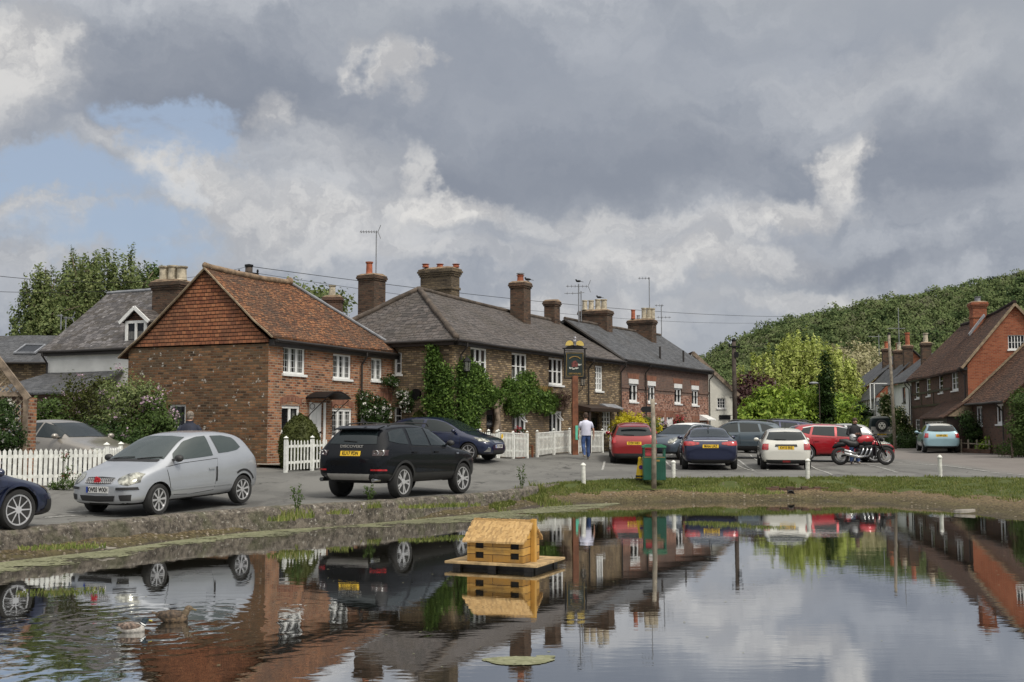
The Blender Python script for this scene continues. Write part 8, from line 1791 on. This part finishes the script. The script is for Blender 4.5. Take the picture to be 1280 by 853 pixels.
# ================================================================ people and motorcycle
M['skin'] = simple('skin', (.42, .24, .17), .6, var=.08); M['denim'] = simple('blue denim', (.04, .08, .2), .85, var=.35, scale=6); M['tee'] = simple('pale lilac t-shirt', (.56, .57, .68), .85, var=.08, scale=4)
M['jacket'] = simple('black jacket', (.01, .01, .013), .7, var=.3); M['navyjacket'] = simple('navy jacket', (.014, .018, .035), .8, var=.3); M['hair'] = simple('brown hair', (.05, .03, .02), .8, var=.4, scale=20); M['hair_grey'] = simple('grey hair', (.2, .17, .14), .8, var=.4, scale=20); M['shoe'] = simple('pale trainers', (.35, .3, .24), .7)
def person(loc, rz, J, mats, zone, lab, hair, H=1.72, hairlen=.0):
    """J: joint name -> (x,y,z) facing +x; body grown as one skin surface"""
    t = thing('person', loc, rz, lab, 'person'); P = []; E = []; Rr = []
    def chain(pts, prev=None):
        for q in pts:
            P.append(q[:3]); Rr.append(q[3]); k = len(P) - 1
            if prev is not None: E.append((prev, k))
            prev = k
        return prev
    pel = chain([(*J['pelvis'], .135)]); ch = chain([(*J['waist'], .125), (*J['chest'], .15), (*J['neck0'], .085)], pel); nk = len(P) - 1; cst = nk - 1
    hd = chain([(*J['neck'], .052), (*J['chin'], .072), (*J['head'], .092), (*J['crown'], .07)], nk)
    fx = J.get('face', (1, 0, 0)); hx, hy, hz_ = J['head']; chain([(hx + fx[0] * .10, hy + fx[1] * .10, hz_ - .025, .016)], hd - 1)
    for s, S in ((1, 'L'), (-1, 'R')):
        hip, kn, an, toe = (J[S + k] for k in ('hip', 'knee', 'ankle', 'toe')); heel = V(*an) + (V(*an) - V(*toe)).normalized() * .05; heel.z = toe[2]
        a = chain([(*hip, .13), (*(V(*hip).lerp(V(*kn), .5)), .118), (*kn, .095), (*(V(*kn).lerp(V(*an), .35)), .09), (*an, .075)], pel); chain([(*(V(*an).lerp(V(*toe), .5)), .042), (*toe, .034)], a); chain([(*heel, .035)], a)
        sh, el, wr, hn = (J[S + k] for k in ('sh', 'elb', 'wr', 'hand')); w = chain([(*sh, .062), (*(V(*sh).lerp(V(*el), .5)), .05), (*el, .04), (*(V(*el).lerp(V(*wr), .4)), .038), (*wr, .026)], cst)
        d = (V(*hn) - V(*wr)).normalized(); pm = V(*wr) + d * .05; a = chain([(*pm, .03)], w)
        sd = d.cross(V(*J.get('palm' + S, (0, 1, 0)))).normalized(); curl = V(*J.get('palm' + S, (0, 1, 0))).normalized()
        for k, ln in enumerate((.068, .078, .073, .056)):
            b0 = pm + d * .035 + sd * (.028 - .019 * k); chain([(*b0, .0105), (*(b0 + d * ln * .5), .0095), (*(b0 + d * ln * .85 + curl * ln * .35), .0085)], a)
        b0 = pm - d * .01 + sd * .032; chain([(*b0, .012), (*(b0 + sd * .022 + d * .03 + curl * .012), .011), (*(b0 + sd * .022 + d * .055 + curl * .03), .0095)], a)
    me = bpy.data.meshes.new('body'); me.from_pydata(P, E, []); o = bpy.data.objects.new('body', me); link(o)
    o.modifiers.new('k', 'SKIN'); o.modifiers.new('s', 'SUBSURF').levels = 1
    for i, r in enumerate(Rr): me.skin_vertices[0].data[i].radius = (r, r * (.9 if r < .1 else .8))
    me.skin_vertices[0].data[0].use_root = True
    dg = bpy.context.evaluated_depsgraph_get(); m2 = bpy.data.meshes.new_from_object(o.evaluated_get(dg)); bpy.data.objects.remove(o); m2.materials.clear()
    for q in mats: m2.materials.append(M[q])
    for p in m2.polygons: p.material_index = zone(p.center, J); p.use_smooth = True
    m2.name = 'body'; link(bpy.data.objects.new('body', m2), t); h = MB(); c = V(*J['head']); f = V(*fx)
    h.sphere(c + V(0, 0, .045) - f * .022, (.098, .088, .09), 14, 10); h.sphere(c - f * .05 - V(0, 0, .02), (.062, .075, .075), 12, 8); h.build('hair', M[hair], t, smooth=True)
    side = V(-f.y, f.x, 0)
    for s in (1, -1): e = MB(); e.sphere(c + side * s * .084 - V(0, 0, .012), (.018, .01, .03), 8, 6); e.build('ear', M['skin'], t, smooth=True); e = MB(); e.sphere(c + f * .083 + side * s * .032 + V(0, 0, .005), .011, 8, 6); e.build('eye', M['black'], t)
    e = MB(); e.bar(c + f * .082 + side * .024 - V(0, 0, .062), c + f * .082 - side * .024 - V(0, 0, .062), .008, .008); e.build('mouth', simple('lips', (.3, .12, .1), .6), t)
    return t
def walker():
    p = V(PX(732, 41.9), 41.9, 0); p.z = gz(p.x, p.y)
    J = dict(pelvis=(0, 0, .93), waist=(.01, 0, 1.08), chest=(.02, 0, 1.28), neck0=(.015, 0, 1.44), neck=(.02, 0, 1.5), chin=(.03, 0, 1.56), head=(.035, 0, 1.62), crown=(.02, 0, 1.67),
             Lhip=(0, .095, .9), Lknee=(-.02, .1, .5), Lankle=(-.3, .1, .2), Ltoe=(-.2, .1, .1), Rhip=(0, -.095, .9), Rknee=(.12, -.1, .5), Rankle=(.06, -.1, .09), Rtoe=(.22, -.11, .035),
             Lsh=(0, .19, 1.37), Lelb=(-.04, .27, 1.1), Lwr=(.02, .28, .88), Lhand=(.04, .28, .78), Rsh=(0, -.19, 1.37), Relb=(-.05, -.28, 1.1), Rwr=(.0, -.3, .86), Rhand=(.02, -.3, .76), palmL=(.3, -1, 0), palmR=(.3, 1, 0))
    def z(c, J):
        if c.z > 1.47: return 0
        arm = abs(c.y) > .225
        if arm and c.z < 1.17: return 0
        if c.z > .93: return 1
        return 2 if c.z > .1 + (.1 if c.x < -.15 else 0) else 3
    t = person(p, R(95), J, ['skin', 'tee', 'denim', 'shoe'], z, 'person in a pale t-shirt and jeans walking toward the pub', 'hair')
    # the loose shirt
    m = MB(); n = 22; rows = [(.89, .165, .2), (.95, .17, .2), (1.1, .16, .19), (1.25, .165, .2), (1.36, .15, .2), (1.42, .1, .14), (1.46, .065, .075)]; vs = []; fs = []
    for z_, a, b in rows:
        for k in range(n): q = 6.283 * k / n; w = 1 + .03 * math.sin(q * 5 + z_ * 9); vs.append((a * math.cos(q) * w + .01, b * math.sin(q) * w, z_))
    for i in range(len(rows) - 1):
        for k in range(n): fs.append((i * n + k, i * n + (k + 1) % n, (i + 1) * n + (k + 1) % n, (i + 1) * n + k))
    m.add(vs, fs)
    for s in (1, -1): m.tube([V(0, s * .15, 1.375), V(-.01, s * .195, 1.33), V(-.03, s * .245, 1.18)], [.062, .063, .062], 12)
    m.build('t_shirt', M['tee'], t, smooth=True)
walker()
def standing(loc, rz, mats, lab, hair, phone=True, jack='jacket'):
    J = dict(pelvis=(0, 0, .94), waist=(.0, 0, 1.08), chest=(.01, 0, 1.28), neck0=(.02, 0, 1.44), neck=(.05, 0, 1.5), chin=(.1, 0, 1.54), head=(.1, 0, 1.6), crown=(.07, 0, 1.66), face=(.88, 0, -.4),
             Lhip=(0, .1, .9), Lknee=(.02, .12, .5), Lankle=(0, .13, .09), Ltoe=(.15, .15, .035), Rhip=(0, -.1, .9), Rknee=(.02, -.12, .5), Rankle=(0, -.13, .09), Rtoe=(.15, -.15, .035),
             Lsh=(.02, .2, 1.37), Lelb=(.0, .27, 1.1), Lwr=(.24, .12, 1.1), Lhand=(.31, .05, 1.13), Rsh=(.02, -.2, 1.37), Relb=(.0, -.27, 1.1), Rwr=(.24, -.12, 1.1), Rhand=(.31, -.05, 1.13), palmL=(0, -.5, 1), palmR=(0, .5, 1))
    def z(c, J):
        if c.z > 1.485 or (c.x > .22 and c.z > 1.0): return 0
        return 1 if c.z > .9 else 2 if c.z > .1 else 3
    t = person(loc, rz, J, mats, z, lab, hair); m = MB(); n = 22; rows = [(.86, .15, .18), (1.0, .15, .185), (1.2, .16, .205), (1.36, .145, .21), (1.43, .1, .15), (1.47, .075, .085), (1.51, .085, .09)]; vs = []; fs = []
    for z_, a, b in rows:
        for k in range(n): q = 6.283 * k / n; w = 1 + .03 * math.sin(q * 5 + z_ * 9); vs.append((a * math.cos(q) * w + .01 + (.03 if z_ > 1.4 else 0), b * math.sin(q) * w, z_))
    for i in range(len(rows) - 1):
        for k in range(n): fs.append((i * n + k, i * n + (k + 1) % n, (i + 1) * n + (k + 1) % n, (i + 1) * n + k))
    m.add(vs, fs)
    for s in (1, -1): m.tube([V(.02, s * .16, 1.38), V(.0, s * .225, 1.3), V(0, s * .27, 1.12), V(.08, s * .22, 1.085), V(.2, s * .145, 1.1)], [.064, .062, .055, .05, .044], 12)
    m.build('jacket', M[jack], t, smooth=True)
bx = (1066 - 640) / FPX * 42.0; standing((bx, 42.0, gz(bx, 42)), R(-75), ['skin', 'jacket', 'denim', 'shoe'], 'person in a black jacket standing behind the motorcycle, looking down at their hands', 'hair')
cx = PX(238, 26.2); standing((cx, 26.2, gz(cx, 26.2)), R(100), ['skin', 'navyjacket', 'denim', 'shoe'], 'grey-haired person in a navy jacket behind the silver hatchback', 'hair_grey', jack='navyjacket')
def motorcycle():
    x = PX(1076.5, 41.2); t = thing('motorcycle', (x, 41.2, gz(x, 41.2)), R(2), 'black and red motorcycle with three chrome header pipes parked side on', 'motorcycle'); B, C_ = M['black'], M['chrome']; red = paint('motorcycle red', (.4, .01, .02), .2); wb = .84
    for xx, w, r in ((-wb, .22, .33), (wb, .15, .33)):
        m = MB(); m.lathe([(r * .66, -w * .4), (r * .86, -w * .5), (r * .97, -w * .3), (r, 0), (r * .97, w * .3), (r * .86, w * .5), (r * .66, w * .4)], n=28, axis='Y', cap=False); o = m.build('wheel', M['tyre'], t, smooth=True); o.location = (xx, 0, r); q = MB(); q.tube([V(r * .66 * math.cos(6.283 * k / 24), 0, r * .66 * math.sin(6.283 * k / 24)) for k in range(24)], .024, 6, closed=True)
        for k in range(5): a = k * 1.2566; q.bar(V(0, 0, 0), V(r * .65 * math.cos(a), 0, r * .65 * math.sin(a)), .05, .035, up=(0, 1, 0))
        q.lathe([(.06, -.08), (.06, .08)], n=14, axis='Y'); q.build('rim', M['alloy'], o); d = MB()
        for s in (-1, 1): d.lathe([(.15, s * .07 - .003), (.15, s * .07 + .003)], n=22, axis='Y')
        d.build('brake_disc', M['silverplastic'], o)
    f = MB(); f.tube([V(.5, 0, .95), V(.2, .1, .8), V(-.3, .13, .6), V(-.4, .13, .42), V(.2, .13, .22), V(.42, .1, .4), V(.5, 0, .9)], .025, 6); f.tube([V(-.35, .12, .45), V(-wb, .13, .33)], .035, 7); f.tube([V(-.35, -.12, .45), V(-wb, -.13, .33)], .035, 7); f.tube([V(-.1, 0, .72), V(-.75, 0, .78)], .03, 6); f.build('frame', B, t, smooth=True)
    for s in (-1, 1): k = MB(); k.tube([V(wb, s * .11, .33), V(.62, s * .11, .8)], .03, 8); k.tube([V(.66, s * .11, .7), V(.52, s * .11, 1.02)], .024, 8); k.build('fork', B, t, smooth=True)
    k = MB(); k.tube([V(.4, -.42, 1.06), V(.5, -.3, 1.08), V(.54, -.1, 1.02), V(.54, .1, 1.02), V(.5, .3, 1.08), V(.4, .42, 1.06)], .016, 7); k.tube([V(.38, -.46, 1.06), V(.46, -.36, 1.07)], .022, 7); k.tube([V(.38, .46, 1.06), V(.46, .36, 1.07)], .022, 7); k.build('handlebar', B, t, smooth=True)
    for s in (-1, 1): k = MB(); k.tube([V(.5, s * .3, 1.08), V(.52, s * .36, 1.2)], .007, 4); k.sphere((.52, s * .37, 1.23), (.02, .07, .045), 10, 7); k.build('mirror', B, t, smooth=True)
    for s in (-1, 1): k = MB(); k.sphere((.68, s * .09, .93), (.085, .08, .08), 12, 9); hl = k.build('headlight', B, t, smooth=True); g = MB(); g.sphere((.72, s * .09, .93), (.055, .065, .065), 12, 8); g.build('lamp_lens', M['lens'], hl, smooth=True)
    k = MB(); k.tube([V(.42, 0, .9), V(.3, 0, .94), V(.1, 0, .93), V(-.1, 0, .87), V(-.2, 0, .8)], [.06, .16, .18, .15, .06], 14); k.build('tank', red, t, smooth=True); k = MB(); k.tube([V(.3, 0, .8), V(.0, 0, .8), V(-.15, 0, .76)], [.15, .18, .1], 12); k.build('tank_panel', B, t, smooth=True)
    k = MB(); k.tube([V(-.15, 0, .8), V(-.3, 0, .76), V(-.5, 0, .79), V(-.62, 0, .86), V(-.85, 0, .88)], [.09, .13, .13, .1, .07], 12); k.build('seat', M['plastic'], t, smooth=True); k = MB(); k.tube([V(-1.12 + .12 * i, 0, [.62, .7, .75, .76, .74][i]) for i in range(5)], [.03, .08, .1, .1, .08], 10); k.build('rear_mudguard', B, t, smooth=True)
    k = MB(); k.tube([V(wb + .36 * math.cos(R(a)), 0, .33 + .36 * math.sin(R(a))) for a in range(40, 131, 15)], .06, 7); k.build('front_mudguard', B, t, smooth=True)
    k = MB(); k.box((.05, 0, .45), (.55, .34, .3)); k.box((.08, 0, .66), (.5, .28, .12)); k.box((-.18, 0, .38), (.3, .36, .22)); k.build('engine', simple('dark engine metal', (.05, .05, .052), .35, metal=.7), t, bevel=.03)
    for i in range(3): k = MB(); xx = .22 - .15 * i; k.tube([V(xx, -.16, .62), V(xx + .02, -.24, .6), V(xx - .02, -.26, .5), V(xx - .06, -.24, .4), V(xx - .12, -.22, .34)], .032, 9); k.build('header_pipe', C_, t, smooth=True)
    k = MB(); k.tube([V(.1, -.23, .34), V(-.25, -.24, .3), V(-.5, -.26, .36), V(-.78, -.28, .44)], [.04, .05, .06, .055], 12); k.tube([V(-.3, -.25, .42), V(-.78, -.28, .54)], .05, 12); k.build('exhaust', C_, t, smooth=True)
    k = MB(); k.box((.44, 0, .5), (.05, .34, .34)); k.build('radiator', M['plastic'], t); k = MB(); k.tube([V(-.25, .14, .3), V(-.35, .3, .01)], .015, 6); k.build('side_stand', B, t); k = MB(); k.sphere((-1.0, 0, .8), (.04, .07, .03), 8, 6); k.build('tail_light', M['redlens'], t); k = MB(); k.box((-.05, -.22, .3), (.12, .12, .02)); k.build('footpeg', B, t)
    h = thing('helmet', t.location + V(-.36, -.02, .87), R(-60), 'grey and white crash helmet resting on the motorcycle seat', 'helmet'); m = MB(); m.sphere((0, 0, .13), (.14, .12, .135), 16, 12); m.build('shell', simple('grey white shell', (.4, .4, .4), .25, var=.5, scale=4, coat=1), h, smooth=True); m = MB(); m.sphere((.035, 0, .13), (.115, .105, .06), 14, 9); m.build('visor', M['carglass'], h, smooth=True)
motorcycle()
